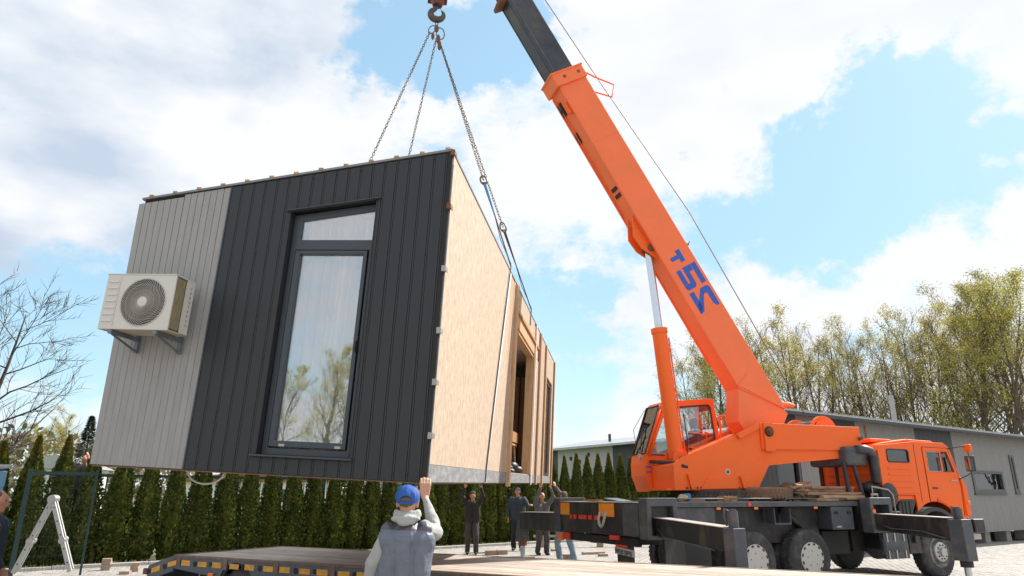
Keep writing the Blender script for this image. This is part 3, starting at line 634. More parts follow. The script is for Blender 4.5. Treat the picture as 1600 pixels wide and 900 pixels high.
# fan chamber and blades
b = MB(); n = 40
b.lathe([(fr+.01, .022), (fr-.01, .10), (fr-.02, .16), (.0, .17)], (fcx, 0, fcz), 'y', 40); b.build('fan_shroud', M['acdark'], ac)
b = MB()
for k in range(3):
    a0 = 2*PI*k/3+.4; P = []
    for i in range(8):
        a = a0+i*.16
        P.append((b.pt((fcx+.05*math.cos(a), .07+.008*i, fcz+.05*math.sin(a))), b.pt((fcx+.20*math.cos(a-.35), .06+.010*i, fcz+.20*math.sin(a-.35)))))
    for i in range(7): b.face([P[i][0], P[i+1][0], P[i+1][1], P[i][1]], True)
b.tube((fcx, .05, fcz), (fcx, .12, fcz), .055, n=20); b.build('fan', M['acgrille'], ac)
gr = MB()
for k in range(42):
    a0 = 2*PI*k/42; pts = []
    for i in range(9):
        t_ = i/8; r = .052+(fr-.052)*t_; a = a0+1.5*t_**.9-.3; pts.append((fcx+r*math.cos(a), -.006-.010*(1-t_**2), fcz+r*math.sin(a)))
    gr.path(pts, .0030, 4)
for q in (.12, .18): gr.path([(fcx+q*math.cos(2*PI*k/40), -.004-.010*(1-(q/fr)**2), fcz+q*math.sin(2*PI*k/40)) for k in range(40)], .0018, 4, closed=True)
gr.path([(fcx+(fr+.004)*math.cos(2*PI*k/48), -.002, fcz+(fr+.004)*math.sin(2*PI*k/48)) for k in range(48)], .006, 6, closed=True)
g_ = gr.build('grille', M['acgrille'], ac)
b = MB(); b.lathe([(.0, -.024), (.045, -.022), (.054, -.014), (.054, -.006)], (fcx, 0, fcz), 'y', 28); b.build('hub_cap', M['acwhite'], g_)
for k in range(7):
    z = .075+k*.066; b = MB(); b.hexa([(.028, -.002, z), (.135, -.002, z), (.135, .0, z+.018), (.028, .0, z+.018), (.028, -.010, z+.002), (.135, -.010, z+.002), (.135, -.001, z+.020), (.028, -.001, z+.020)]); b.build('louvre', M['acwhite'], ac)
b = MB(); b.box(.15, .154, -.003, .001, .03, AH-.02); b.build('panel_seam', M['acgrille'], ac)
for x in (.14, .62):
    br = MB(); br.box(x-.02, x+.02, .0, AD+.12, -.042, -.004).box(x-.02, x+.02, AD+.09, AD+.125, -.16, .02)
    br.tube((x, .04, -.04), (x, AD+.10, -.145), .012, n=6)
    br.tube((x, .06, -.004), (x, .06, .01), .02, n=8).tube((x, AD-.04, -.004), (x, AD-.04, .01), .02, n=8)
    br.build('bracket', M['bracket'], ac, bev=.002)

# ================================================================ HOOK AND CHAINS
HK = Vector((-1.53, 11.7, 0)); r_ = ray(683, 22); HK.z = 1.6+r_.z/r_.y*HK.y
HK.x = r_.x/r_.y*HK.y
hookT = TR(HK.x, HK.y, HK.z, R(10))
hk = thing('hook_block', 'dark steel crane hook and red brown block hanging above the house', 'crane hook', hookT)
b = MB(); pts = []; rr = []
for i in range(26):
    a = R(118+i*11.6); q = .125
    pts.append((q*math.cos(a)*1.05, 0, q*math.sin(a)-.01)); t_ = i/25
    rr.append(.030+.040*math.sin(PI*min(1, .12+t_*.95))**.8 if t_ < .93 else .018)
pts = [(0, 0, .26), (-.005, 0, .19), (-.035, 0, .135)]+pts; rr = [.035, .040, .045]+rr
b.path(pts, .05, 12, rr=rr); b.build('hook', M['hook'], hk)
b = MB(); b.path([(.035, .0, .16), (.075, .0, .12), (.13, 0, .045)], .010, 6); b.build('safety_latch', M['chrome'], hk)
b = MB(); b.tube((0, 0, .20), (0, 0, .32), .10, .14, 16).tube((0, 0, .32), (0, 0, .40), .14, .14, 16); b.build('swivel', M['redbrown'], hk)
b = MB(); b.box(-.20, -.17, -.17, .17, .36, 1.0).box(.17, .20, -.17, .17, .36, 1.0).box(-.17, .17, -.17, .17, .36, .42); b.build('cheek_plate', M['redbrown'], hk, bev=.02)
b = MB()
for x in (-.1, 0, .1): b.lathe([(.0, -.035), (.24, -.035), (.2, 0), (.24, .035), (0, .035)], (x, 0, .85), 'x', 24)
b.build('sheave', M['hook'], hk)
def chain_mesh(p0, p1, link=.080, r=.0075):
    b = MB(); p0 = Vector(p0); p1 = Vector(p1); d = (p1-p0); n = int(d.length/(link*.70)); dn = d.normalized()
    u = dn.orthogonal().normalized(); w = dn.cross(u)
    for i in range(n):
        c = p0+d*((i+.5)/n)
        ra = i*PI/2+.3*math.sin(i*.37); s1 = u*math.cos(ra)+w*math.sin(ra)
        pts = []
        for k in range(8):
            a = 2*PI*k/8; pts.append(c+dn*(math.sin(a)*.018+(.5*link-.018-r)*(1 if math.sin(a) > .01 else (-1 if math.sin(a) < -.01 else 0)))+s1*math.cos(a)*.020)
        b.path(pts, r, 4, closed=True)
    return b
def ringlink(c, d, s, L, wd, r=.016):
    b = MB(); c = Vector(c); d = Vector(d).normalized(); s = Vector(s); s = (s-d*s.dot(d)).normalized(); pts = []
    for k in range(16):
        a = 2*PI*k/16; pts.append(c+d*math.sin(a)*L/2*(1.0)+s*math.cos(a)*wd/2)
    b.path(pts, r, 6, closed=True); return b
HB0 = HK+Vector((0, 0, -.15))
mlk = thing('master_link', 'oval steel master ring with smaller rings hanging in the crane hook', 'lifting ring', Matrix.Identity(4))
ringlink(HB0+Vector((0, 0, -.04)), (0, 0, 1), (1, .3, 0), .26, .05, .010).build('ring', M['chain'], mlk)
ringlink(HB0+Vector((-.09, 0, -.22)), (.5, 0, 1), (1, 0, 0), .20, .13, .011).build('ring', M['chain'], mlk)
ringlink(HB0+Vector((.08, 0, -.32)), (-.15, 0, 1), (1, 0, 0), .28, .16, .012).build('ring', M['chain'], mlk)
b = MB(); b.ball(HB0+Vector((0, 0, -.20)), (.05, .045, .09), 10).ball(HB0+Vector((-.07, 0, -.38)), (.035, .03, .09), 8).ball(HB0+Vector((.04, 0, -.45)), (.045, .04, .11), 8).ball(HB0+Vector((.07, 0, -.60)), (.04, .035, .12), 8); b.build('chain_shortener', M['rust'], mlk)
def HP(x, y, z): return Hm @ Vector((x, y, z))
ends = [(HP(-HW+.05, 4.15, topz(-HW)+.03), HB0+Vector((-.13, -.02, -.30)), .999, 'lifting chain running from the hook down to the left, nearest the grey cladding'),
        (HP(-HW+.05, 7.1, topz(-HW)+.03), HB0+Vector((.0, .02, -.42)), .999, 'lifting chain hanging almost straight down from the hook behind the charcoal roof edge')]
def fr(p, q, t): return p+(q-p)*t
for e, s_, fra, lb in ends:
    t = thing('lifting_chain', lb, 'chain', Matrix.Identity(4), 'four chains hanging from the crane hook')
    chain_mesh(s_, fr(s_, e, .86)).build('chain_links', M['chain'], t, kind='stuff')
    b = MB(); b.tube(fr(s_, e, .86), e, .012, n=6); b.build('sling', M['webbing'], t)
sideat = [(4.15, (751, 283), 'lifting chain on the right with blue webbing at its shackle, ending in the nearer sling'), (7.08, (783, 355), 'lifting chain furthest to the right, ending in the thin dark sling')]
for yy_, shp, lb in sideat:
    e = HP(.03, yy_, HR_+.02); s_ = HB0+Vector((.09, 0, -.58))
    t = thing('lifting_chain', lb, 'chain', Matrix.Identity(4), 'four chains hanging from the crane hook')
    rr_ = ray(*shp)
    best = min((((((fr(s_, e, k/200).x/fr(s_, e, k/200).y-rr_.x/rr_.y)**2)+(((fr(s_, e, k/200).z-1.6)/fr(s_, e, k/200).y-rr_.z/rr_.y)**2)), k/200) for k in range(100, 200)))[1]
    mid = fr(s_, e, best)
    chain_mesh(s_, mid).build('chain_links', M['chain'], t, kind='stuff')
    d_ = (e-s_).normalized()
    b = ringlink(mid, d_, (1, 0, 0), .20, .11, .016); b.tube(mid+d_*.06-Vector((.06, 0, 0)), mid+d_*.06+Vector((.06, 0, 0)), .016, n=8); b.build('shackle', M['chain'], t)
    b = MB(); w1 = mid+d_*.10; w2 = mid+d_*.75
    b.tube(w1, w2, .03, .014, 6)
    b.build('sling_eye', M['webblue'] if yy_ < 5 else M['webbing'], t)
    b = MB(); b.tube(w2, e, .012, .012, 6)
    b.path([w2, fr(w2, e, .5)+Vector((-.03, 0, -.01)), e+Vector((0, -.12, 0))], .006, 5)
    if yy_ < 5:
        b.path([e, HP(.022, yy_-.02, HR_-.1), HP(.018, 3.55, 1.7), HP(.018, 3.02, .12), HP(.018, 3.0, .02), HP(-.05, 2.99, -.04)], .010, 5)
    else:
        b.path([e, HP(.022, yy_, HR_-.1), HP(.02, yy_, HR_-.3)], .010, 5)
    b.build('sling', M['webbing'], t)
# pale lining strip beside the slanting sling
b = MB(); b.hexa([(.0045, 3.03, .17), (.0045, 3.16, .17), (.008, 3.16, .17), (.008, 3.03, .17), (.0045, 4.16, T_), (.0045, 4.40, T_), (.008, 4.40, T_), (.008, 4.16, T_)]); b.build('lining_strip', M['lining'], house)

# ================================================================ MOBILE CRANE
TA = R(24.74)
Tm = TR(3.74, 13.93, 0, TA)
crane = thing('mobile_crane', 'orange telescopic mobile crane on a black three-axle truck chassis, outriggers spread', 'mobile crane', Tm)
def part(mb, name, m, parent=crane, **k): return mb.build(name, M[m] if isinstance(m, str) else m, parent, **k)
# chassis
part(MB().box(-2.3, 5.9, -.50, -.34, .78, 1.06).box(-2.3, 5.9, .34, .50, .78, 1.06).box(-2.2, -2.1, -.34, .34, .8, 1.04).box(1.9, 2.0, -.34, .34, .8, 1.04).box(4.2, 4.3, -.34, .34, .8, 1.04), 'chassis_frame', 'black')
part(MB().box(-1.8, 2.7, -.95, .95, 1.07, 1.40), 'light_block_subframe', 'blackdark')  # solid subframe mass, put in to block light under the deck
part(MB().box(-1.82, 2.70, -1.24, 1.24, 1.425, 1.49), 'deck', 'black', bev=.006)
part(MB().box(-1.80, 2.70, -1.262, -1.241, 1.415, 1.50), 'deck_edge', 'greysteel', bev=.003)
for x0, x1 in ((-1.8, -.05), (.0, 1.55), (1.6, 2.68)):
    part(MB().box(x0, x1, -1.2, 1.2, 1.492, 1.504), 'deck_plate', 'greysteel', bev=.002)
# grab rails lying along the deck side
for x0, x1 in ((-1.65, -.55), (-.45, .55), (.85, 1.7), (1.8, 2.5)):
    part(MB().path([(x0, -1.22, 1.49), (x0+.04, -1.22, 1.555), (x1-.04, -1.22, 1.555), (x1, -1.22, 1.49)], .011, 6), 'grab_rail', 'greysteel')
part(MB().box(-1.74, -.80, -1.22, -1.19, 1.10, 1.412), 'side_locker', 'greysteel', bev=.01)
part(MB().box(-.78, 1.9, -.97, -.955, .78, 1.40), 'side_skirt', 'black')
tb = part(MB().box(1.96, 2.54, -1.255, -.85, .99, 1.405), 'tool_box', 'greysteel', bev=.018)
for x in (2.08, 2.42): part(MB().path([(x-.03, -1.262, 1.27), (x-.03, -1.275, 1.32), (x+.03, -1.275, 1.32), (x+.03, -1.262, 1.27)], .010, 6), 'latch', 'poly', tb)
part(MB().box(2.06, 2.18, -1.262, -1.255, 1.03, 1.06), 'maker_tag', 'plastic_grey', tb)
for x in (-.75, .1, 1.56): part(MB().box(x-.045, x+.045, -1.275, -1.262, 1.37, 1.41), 'side_lamp', 'lamp', bev=.006)
for x in (-.05,): part(MB().tube((x, -1.262, 1.455), (x, -1.28, 1.455), .035, n=12), 'side_reflector', 'reflred')
part(MB().box(.55, .95, -1.23, -1.20, 1.10, 1.13).box(.55, .57, -1.23, -1.0, 1.13, 1.38).box(.93, .95, -1.23, -1.0, 1.13, 1.38), 'step', 'greysteel')
# rear outrigger box
part(MB().box(-2.42, -1.92, -1.46, 1.50, .955, 1.485), 'outrigger_box', 'black', bev=.01)
part(MB().box(-2.44, -1.90, -1.30, 1.40, 1.487, 1.50), 'box_top_plate', 'edge')
def collar(xa, xb, ya, yb, z0=.93, z1=1.57, t=.085, zin=1.26):
    m = MB(); m.prism([(xa, z0), (xb, z0), (xb, z1-.02), (xb-.02, z1), (xa+.02, z1), (xa, z1-.02)], ya, yb, 'y', [[(xa+t, z0+.06), (xb-t, z0+.06), (xb-t, z1-.13), (xa+t, z1-.13)]])
    return m
part(collar(-2.46, -1.86, -1.56, -1.32), 'outrigger_collar', 'greysteel', bev=.01)
part(collar(-2.46, -1.86, 1.36, 1.60), 'outrigger_collar', 'greysteel', bev=.01)
part(collar(2.72, 3.32, -1.52, -1.28), 'outrigger_collar', 'greysteel', bev=.01)
part(collar(2.72, 3.32, 1.28, 1.52), 'outrigger_collar', 'greysteel', bev=.01)
part(MB().box(2.76, 3.28, -1.3, 1.3, .96, 1.50), 'outrigger_box', 'black', bev=.01)
part(MB().tube((2.71, -1.535, 1.36), (2.71, -1.535, 1.36), .01, n=3) if False else MB().tube((2.79, -1.52, 1.32), (2.79, -1.535, 1.32), .04, n=14), 'side_reflector', 'lamp')
part(MB().path([(2.95, -1.4, 1.57), (2.95, -1.4, 1.63), (3.10, -1.4, 1.63), (3.10, -1.4, 1.57)], .025, 8), 'lifting_eye', 'edge')
# rear face marks
rf = -2.435
for y0, y1 in ((1.02, 1.42), (-.55, -.07)):
    part(MB().box(rf-.006, rf+.01, y0, y1, 1.255, 1.475), 'orange_reflector', 'reflorange')
    pass
for y0, y1 in ((.91, 1.00), (.75, .85), (.38, .66), (.20, .31), (-.02, .10)):
    part(MB().box(rf-.005, rf+.01, y0, y1, 1.19, 1.265), 'red_reflector', 'reflred')
part(MB().tube((rf-.02, -1.05, 1.27), (rf+.0, -1.05, 1.27), .045, n=14), 'tail_reflector', 'reflred')
b = MB(); b.path([(rf-.01, -.12, 1.33), (rf-.05, -.125, 1.22), (rf-.06, -.16, 1.12), (rf-.06, -.22, 1.08), (rf-.06, -.28, 1.12), (rf-.05, -.315, 1.22), (rf-.01, -.32, 1.33)], .026, 8); part(b, 'tow_shackle', 'edge')
part(MB().box(-2.46, -2.42, -1.30, -.85, .97, 1.47), 'cover_panel', 'greysteel', bev=.004)
# rear underrun, tail lamp, plate, mudflaps
part(MB().box(-2.40, -2.30, -1.15, 1.25, .80, .93), 'underrun_bar', 'blackdark', bev=.01)
part(MB().box(-2.455, -2.40, -.66, -.40, .885, .955), 'tail_lamp', 'reflred', bev=.006)
part(MB().box(-2.455, -2.41, 1.02, 1.28, .80, .93), 'tail_lamp', 'reflred', bev=.006)
part(MB().box(-2.455, -2.41, 1.29, 1.50, .78, .90), 'tail_lamp', 'lamp', bev=.006)
def flap(y0, y1, z0, z1, x): return part(MB().box(x, x+.012, y0, y1, z0, z1), 'mud_flap', 'rubber', bev=.003)
flap(-1.02, -.52, .43, .80, -2.38)
part(MB().box(-2.40, -2.38, -.86, -.50, .77, .88), 'red_rear_panel', 'reflred', bev=.02)  # plain red panel below the tail lamp
# number plate with stamped characters
pl = part(MB().hexa([(-2.415, -.50, .665), (-2.415, -1.07, .635), (-2.395, -1.07, .635), (-2.395, -.50, .665), (-2.415, -.50, .775), (-2.415, -1.07, .745), (-2.395, -1.07, .745), (-2.395, -.50, .775)]), 'number_plate', 'plate', bev=.004)
SEG = {'A': [(0, 0, 0, 1), (1, 0, 1, 1), (0, 1, 1, 1), (0, .5, 1, .5)], 'I': [(.5, 0, .5, 1)], '5': [(1, 1, 0, 1), (0, 1, 0, .5), (0, .5, 1, .5), (1, .5, 1, 0), (1, 0, 0, 0)], '8': [(0, 0, 0, 1), (1, 0, 1, 1), (0, 1, 1, 1), (0, .5, 1, .5), (0, 0, 1, 0)], '7': [(0, 1, 1, 1), (1, 1, .3, 0)], 'P': [(0, 0, 0, 1), (0, 1, 1, 1), (1, 1, 1, .5), (0, .5, 1, .5)], 'B': [(0, 0, 0, 1), (1, 0, 1, 1), (0, 1, 1, 1), (0, .5, 1, .5), (0, 0, 1, 0)], '4': [(0, 1, 0, .5), (0, .5, 1, .5), (1, 1, 1, 0)]}
b = MB()
for i, ch in enumerate('AA5878PB'):
    y0 = -.525-i*.062
    for (u0, v0, u1, v1) in SEG[ch]:
        zz = lambda v: .68-.03*(i/8)+v*.065
        b.tube((-2.418, y0-u0*.035, zz(v0)), (-2.418, y0-u1*.035, zz(v1)), .0055, n=4)
part(b, 'plate_lettering', 'blackdark', pl)

# outrigger beams and legs
def beam(x, sgn, y0, y1, zt0, zt1, zb0, zb1, w=.115, hs=.11, legtop=1.16, legbot=.50, cyl=1.40, shaft=None, pad=True):
    m = MB(); q = [(x-w, y0, zb0), (x+w, y0, zb0), (x+w, y1, zb1), (x-w, y1, zb1), (x-w, y0, zt0), (x+w, y0, zt0), (x+w, y1, zt1), (x-w, y1, zt1)]
    m.hexa(q); bb = part(m, 'outrigger_beam', 'black', bev=.008)
    m = MB(); m.hexa([(x-w-.012, y0, zt0+.002), (x+w+.012, y0, zt0+.002), (x+w+.012, y1, zt1+.002), (x-w-.012, y1, zt1+.002), (x-w-.012, y0, zt0+.014), (x+w+.012, y0, zt0+.014), (x+w+.012, y1, zt1+.014), (x-w-.012, y1, zt1+.014)])
    part(m, 'lit_beam_top', 'edge', bb)  # pale colour on the top face stands for light falling there
    ly = y1+sgn*hs*.92
    lg = part(MB().box(x-hs, x+hs, ly-hs, ly+hs, legbot, legtop), 'outrigger_leg', 'greysteel', bev=.012)
    part(MB().tube((x, ly, legtop), (x, ly, cyl), .072, n=16).tube((x, ly, cyl), (x, ly, cyl+.02), .05, n=12).path([(x-.05, ly, cyl-.02), (x-.14, ly, cyl+.03), (x-.16, ly, cyl-.08), (x-.12, ly, legtop+.03)], .014, 6), 'jack_cylinder', 'greysteel', lg)
    part(MB().tube((x, ly, legbot-.10), (x, ly, legbot), .10, n=16), 'jack_guide', 'rust' if sgn > 0 else 'blackdark', lg)
    part(MB().tube((x, ly, .07), (x, ly, legbot-.10), .055, n=16), 'jack_rod', 'chrome', lg)
    part(MB().lathe([(0, 0), (.19, 0), (.19, .03), (.06, .09), (0, .09)], (x, ly, 0), 'z', 20), 'foot_pad', 'black', lg)
    return ly
beam(-2.16, -1, -1.45, -3.08, 1.26, 1.17, .99, .86, legtop=1.17, legbot=.40, cyl=1.40)
beam(-2.05, 1, 1.5, 3.80, 1.27, 1.24, .90, .88, legtop=1.24, legbot=.62, cyl=1.36)
beam(2.95, -1, -1.40, -2.92, 1.27, 1.23, .99, .86, legtop=1.22, legbot=.55, cyl=1.40, hs=.13)
beam(2.95, 1, 1.40, 3.40, 1.27, 1.23, .99, .86, legtop=1.22, legbot=.55, cyl=1.40)
# hoses on beams, dark gusset plates under the rear box
part(MB().hexa([(-2.12, -1.52, .45), (-1.55, -1.30, .45), (-1.55, -1.24, .45), (-2.12, -1.46, .45), (-2.12, -1.52, .96), (-1.55, -1.30, .96), (-1.55, -1.24, .96), (-2.12, -1.46, .96)]), 'gusset_plate', 'black')
part(MB().box(-1.55, -.95, -1.22, -1.19, .42, .95), 'mud_guard', 'blackdark')
part(MB().path([(-2.285, -1.57, 1.10), (-2.29, -1.75, .98), (-2.29, -2.2, .94), (-2.29, -2.9, .86)], .010, 6), 'hydraulic_hose', 'greysteel')
part(MB().path([(2.82, -1.54, 1.12), (2.82, -1.8, 1.02), (2.82, -2.4, 1.0), (2.82, -2.85, .9)], .010, 6), 'hydraulic_hose', 'greysteel')

# wheels
def wheel(x, y, sgn, style, steer=0):
    """sgn -1: outer face towards the near side"""
    wm_ = Matrix.Translation((x, y, .51)) @ Matrix.Rotation(0 if sgn < 0 else PI, 4, 'Z')
    o = bpy.data.objects.new('wheel', None)
    m = MB(wm_); prof = [(.30, 0), (.36, -.005), (.44, .0), (.475, .02), (.50, .045), (.51, .08), (.51, .22), (.50, .255), (.44, .285), (.30, .28)]
    m.lathe(prof, (0, 0, 0), 'y', 40)
    tyre = part(m, 'wheel', 'rubber')
    m = MB(wm_)
    for k in range(40):
        a = 2*PI*k/40; ca, sa = math.cos(a), math.sin(a); a2 = a+.085
        for (y0_, y1_, da) in ((.05, .14, 0), (.16, .25, .06)):
            p = [(.508*math.cos(a+da), y0_, .508*math.sin(a+da)), (.508*math.cos(a2+da), y0_, .508*math.sin(a2+da)), (.508*math.cos(a2+da), y1_, .508*math.sin(a2+da)), (.508*math.cos(a+da), y1_, .508*math.sin(a+da))]
            q = [(Vector(v)*1.0) for v in p]
            q = [Vector((v.x*1.018, v.y, v.z*1.018)) for v in q]
            m.hexa([Vector(v) for v in p]+q)
    part(m, 'tread', 'rubber', tyre, kind='stuff')
    if style == 'cover':
        m = MB(wm_); m.lathe([(.305, .005), (.29, .03), (.275, -.012), (.22, -.02), (.0, -.02)], (0, 0, 0), 'y', 36); rim = part(m, 'rim', 'rimcream', tyre)
        m = MB(wm_)
        for k in range(12):
            a = 2*PI*(k+.5)/12
            for u in range(2):
                a1 = a+(.05 if u else -.05)
                m.tube((.248*math.cos(a1), -.0215, .248*math.sin(a1)), (.248*math.cos(a1), -.012, .248*math.sin(a1)), .017, n=8)
        for k in range(5):
            a = 2*PI*k/5+.4; m.tube((.13*math.cos(a), -.023, .13*math.sin(a)), (.13*math.cos(a), -.014, .13*math.sin(a)), .011, n=8)
        part(m, 'rim_slots', 'blackdark', tyre, kind='stuff')
    elif style == 'steer':
        m = MB(wm_); m.lathe([(.305, .0), (.295, .03), (.27, .05), (.20, .02), (.19, -.03), (.165, -.045), (.09, -.045), (.08, -.09), (.0, -.09)], (0, 0, 0), 'y', 36); part(m, 'rim', 'rimmetal', tyre)
        m = MB(wm_)
        for k in range(10):
            a = 2*PI*k/10; m.tube((.135*math.cos(a), -.055, .135*math.sin(a)), (.135*math.cos(a), -.03, .135*math.sin(a)), .017, n=6)
        for k in range(8):
            a = 2*PI*k/8+.2; m.tube((.243*math.cos(a), .028, .243*math.sin(a)), (.243*math.cos(a), .045, .243*math.sin(a)), .027, n=10)
        part(m, 'wheel_nuts', 'blackdark', tyre)
    else:
        m = MB(wm_); m.lathe([(.305, .0), (.295, .12), (.0, .14)], (0, 0, 0), 'y', 24); part(m, 'rim', 'rimmetal', tyre)
for x in (0.0, 1.34):
    wheel(x, -1.25, -1, 'cover'); wheel(x, -.93, -1, 'plain'); wheel(x, 1.25, 1, 'cover'); wheel(x, .93, 1, 'plain')
wheel(4.93, -1.22, -1, 'steer'); wheel(4.93, 1.22, 1, 'steer')
part(MB().tube((0, -1.0, .51), (0, 1.0, .51), .08).tube((1.34, -1.0, .51), (1.34, 1.0, .51), .08).tube((4.93, -1.0, .48), (4.93, 1.0, .48), .06).ball((0, 0, .51), .24).ball((1.34, 0, .51), .24).tube((1.4, 0, .6), (3.6, 0, .75), .05), 'axles', 'blackdark')
# tanks, battery, diagonal bracing
part(MB().box(2.0, 2.7, -.95, -.2, .52, .96), 'battery_box', 'blackdark', bev=.02)
part(MB().lathe([(.0, 3.30), (.22, 3.30), (.25, 3.34), (.25, 3.98), (.22, 4.02), (0, 4.02)], (0, -1.0, .66), 'x', 20), 'air_tank', 'greysteel')
part(MB().box(3.33, 4.02, -1.22, -1.19, .42, .90), 'tank_guard', 'greysteel', bev=.01)
b = MB()
for x in (3.42, 3.64, 3.9): b.box(x-.015, x+.015, -1.235, -1.22, .42, .90)
b.box(3.42, 3.9, -1.24, -1.22, .66, .68); part(b, 'tank_straps', 'rimmetal')
part(MB().box(4.05, 4.40, -1.22, -.4, .50, .92), 'side_box', 'black', bev=.01)
part(MB().box(3.30, 4.5, -1.15, 1.15, .60, 1.25), 'engine_bay', 'blackdark')
part(MB().tube((.95, -1.0, 1.38), (1.95, -1.05, .62), .07, n=4), 'brace', 'black')
part(MB().box(2.95, 5.7, -.8, .8, .55, 1.2), 'gearbox_housing', 'blackdark')

# driver cab -------------------------------------------------------------
def arc(cx, cz, r, a0, a1, n): return [(cx+r*math.cos(R(a0+(a1-a0)*k/n)), cz+r*math.sin(R(a0+(a1-a0)*k/n))) for k in range(n+1)]
CY = 1.25; CF = .18
prof = [(3.50, 1.62), (3.50, 2.50), (3.56, 2.60), (4.60, 2.70), (5.58, 2.70), (5.72, 2.63), (5.80, 2.46), (5.93, 2.06), (6.05, 1.78), (6.05, 1.17), (5.82, 1.12)]+arc(4.98, .62, .87, 34, 128, 12)+[(4.44, 1.48), (4.42, 1.62)]
win1 = [(4.97, 2.10), (5.40, 2.10), (5.40, 2.50), (4.97, 2.50)]; win2 = [(5.44, 2.10), (5.77, 2.10), (5.62, 2.50), (5.44, 2.50)]
win0 = [(3.78, 2.27), (4.38, 2.27), (4.40, 2.30), (4.40, 2.49), (4.36, 2.52), (3.78, 2.52), (3.75, 2.49), (3.75, 2.30)]
cabp = part(MB().prism(prof, -CY, -CY+.035, 'y', [win0, win1, win2]), 'driver_cab', 'orange_cab', bev=.006)
part(MB().prism(prof, CF-.035, CF, 'y', [win0, win1, win2]), 'cab_side', 'orange_cab', cabp)
shell = MB()
rp = [(3.50, 2.50), (3.56, 2.60), (4.60, 2.70), (5.58, 2.70), (5.72, 2.63)]
for i in range(len(rp)-1):
    (xa, za), (xb, zb) = rp[i], rp[i+1]
    shell.hexa([(xa, -CY+.03, za-.03), (xb, -CY+.03, zb-.03), (xb, CF-.03, zb-.03), (xa, CF-.03, za-.03), (xa, -CY+.03, za-.001), (xb, -CY+.03, zb-.001), (xb, CF-.03, zb-.001), (xa, CF-.03, za-.001)])
part(shell, 'cab_roof', 'orange_cab', cabp)
part(MB().prism([(3.62, 2.60), (4.60, 2.705), (5.52, 2.705), (5.40, 2.745), (4.6, 2.76), (3.8, 2.66)], -1.12, CF-.1, 'y'), 'roof_skin', 'orange_cab', cabp, bev=.02)
part(MB().box(3.503, 3.53, -CY+.03, CF-.03, 1.62, 2.50), 'cab_rear', 'orange_cab', cabp)
b = MB()
for z in (1.72, 1.86, 2.0): b.box(3.487, 3.503, -1.0, CF-.12, z, z+.07)
part(b, 'rear_ribs', 'orange_cab', cabp, bev=.006)
part(MB().box(6.0, 6.048, -CY+.03, CF-.03, 1.17, 1.78), 'front_panel', 'orange_cab', cabp)
b = MB(); b.hexa([(6.02, -1.1, 1.80), (6.04, -1.1, 1.80), (6.04, .08, 1.80), (6.02, .08, 1.80), (5.76, -1.1, 2.55), (5.78, -1.1, 2.55), (5.78, .08, 2.55), (5.76, .08, 2.55)]); part(b, 'windscreen', 'glass', cabp)
for ya, yb in ((-CY+.012, -CY+.020), (CF-.020, CF-.012)):
    part(MB().box(3.76, 4.40, ya, yb, 2.28, 2.515), 'sleeper_glass', 'glass', cabp); part(MB().box(4.975, 5.395, ya, yb, 2.10, 2.50), 'door_glass', 'glass', cabp); part(MB().prism([(5.445, 2.10), (5.765, 2.10), (5.615, 2.5), (5.445, 2.5)], ya, yb, 'y'), 'quarter_glass', 'glass', cabp)
# rubber seals
def frame_strip(poly, y, w=.014, name='window_seal', parent=cabp, mt='poly', T=None):
    return part(MB(T).path([(u, y, v) for u, v in poly], w, 6, closed=True), name, mt, parent)
frame_strip(win0, -CY-.004); frame_strip(win1, -CY-.004, .010, mt='rimmetal'); frame_strip(win2, -CY-.004, .010)
# pressed ribs on the sleeper side
for z in (2.14, 2.02, 1.90, 1.78):
    part(MB().box(3.72, 4.40, -CY-.014, -CY+.002, z-.018, z+.026), 'pressed_rib', 'orange_cab', cabp, bev=.009)
part(MB().box(3.52, 4.58, -CY-.010, -CY+.002, 1.652, 1.672), 'belt_moulding', 'orange_cab', cabp, bev=.004)
part(MB().prism([(3.60, 1.32), (3.68, 1.28), (3.76, 1.46), (3.90, 1.50), (4.50, 1.50), (4.50, 1.615), (3.66, 1.615), (3.62, 1.5)], -1.215, -1.18, 'y'), 'lower_panel', 'orange_cab', cabp, bev=.01)
part(MB().box(3.92, 4.36, -1.225, -1.2, 1.53, 1.60), 'pressed_panel', 'orange_cab', cabp, bev=.01)
part(MB().prism([(4.600, 1.475), (4.612, 1.475), (4.612, 2.655), (4.600, 2.655)], -CY-.003, -CY+.004, 'y'), 'cab_seam', 'blackdark', cabp)
dr = part(MB().prism([(4.86, 1.49)]+[(x, z+.02) for x, z in arc(4.98, .62, .87, 86, 36, 8)]+[(5.85, 1.20), (5.90, 1.78), (5.87, 2.05), (5.66, 2.585), (4.86, 2.585)], -CY-.012, -CY-.001, 'y', [[(4.955, 2.085), (5.79, 2.085), (5.63, 2.515), (4.955, 2.515)]]), 'door', 'orange_cab', cabp, bev=.006)
b = MB(); b.path([(4.852, -CY-.002, 1.49), (4.852, -CY-.002, 2.595), (5.668, -CY-.002, 2.595), (5.885, -CY-.002, 2.05), (5.91, -CY-.002, 1.78), (5.87, -CY-.002, 1.20)], .006, 5); part(b, 'door_gap', 'blackdark', cabp)
part(MB().box(4.98, 5.13, -CY-.035, -CY-.014, 1.745, 1.775), 'door_handle', 'poly', cabp, bev=.006)
part(MB().box(5.60, 5.80, -CY-.03, -CY-.012, 1.905, 1.93), 'grab_handle', 'rimmetal', cabp, bev=.004)
part(MB().box(5.415, 5.43, -CY-.016, -CY-.0, 2.10, 2.50), 'window_divider', 'orange_cab', cabp)
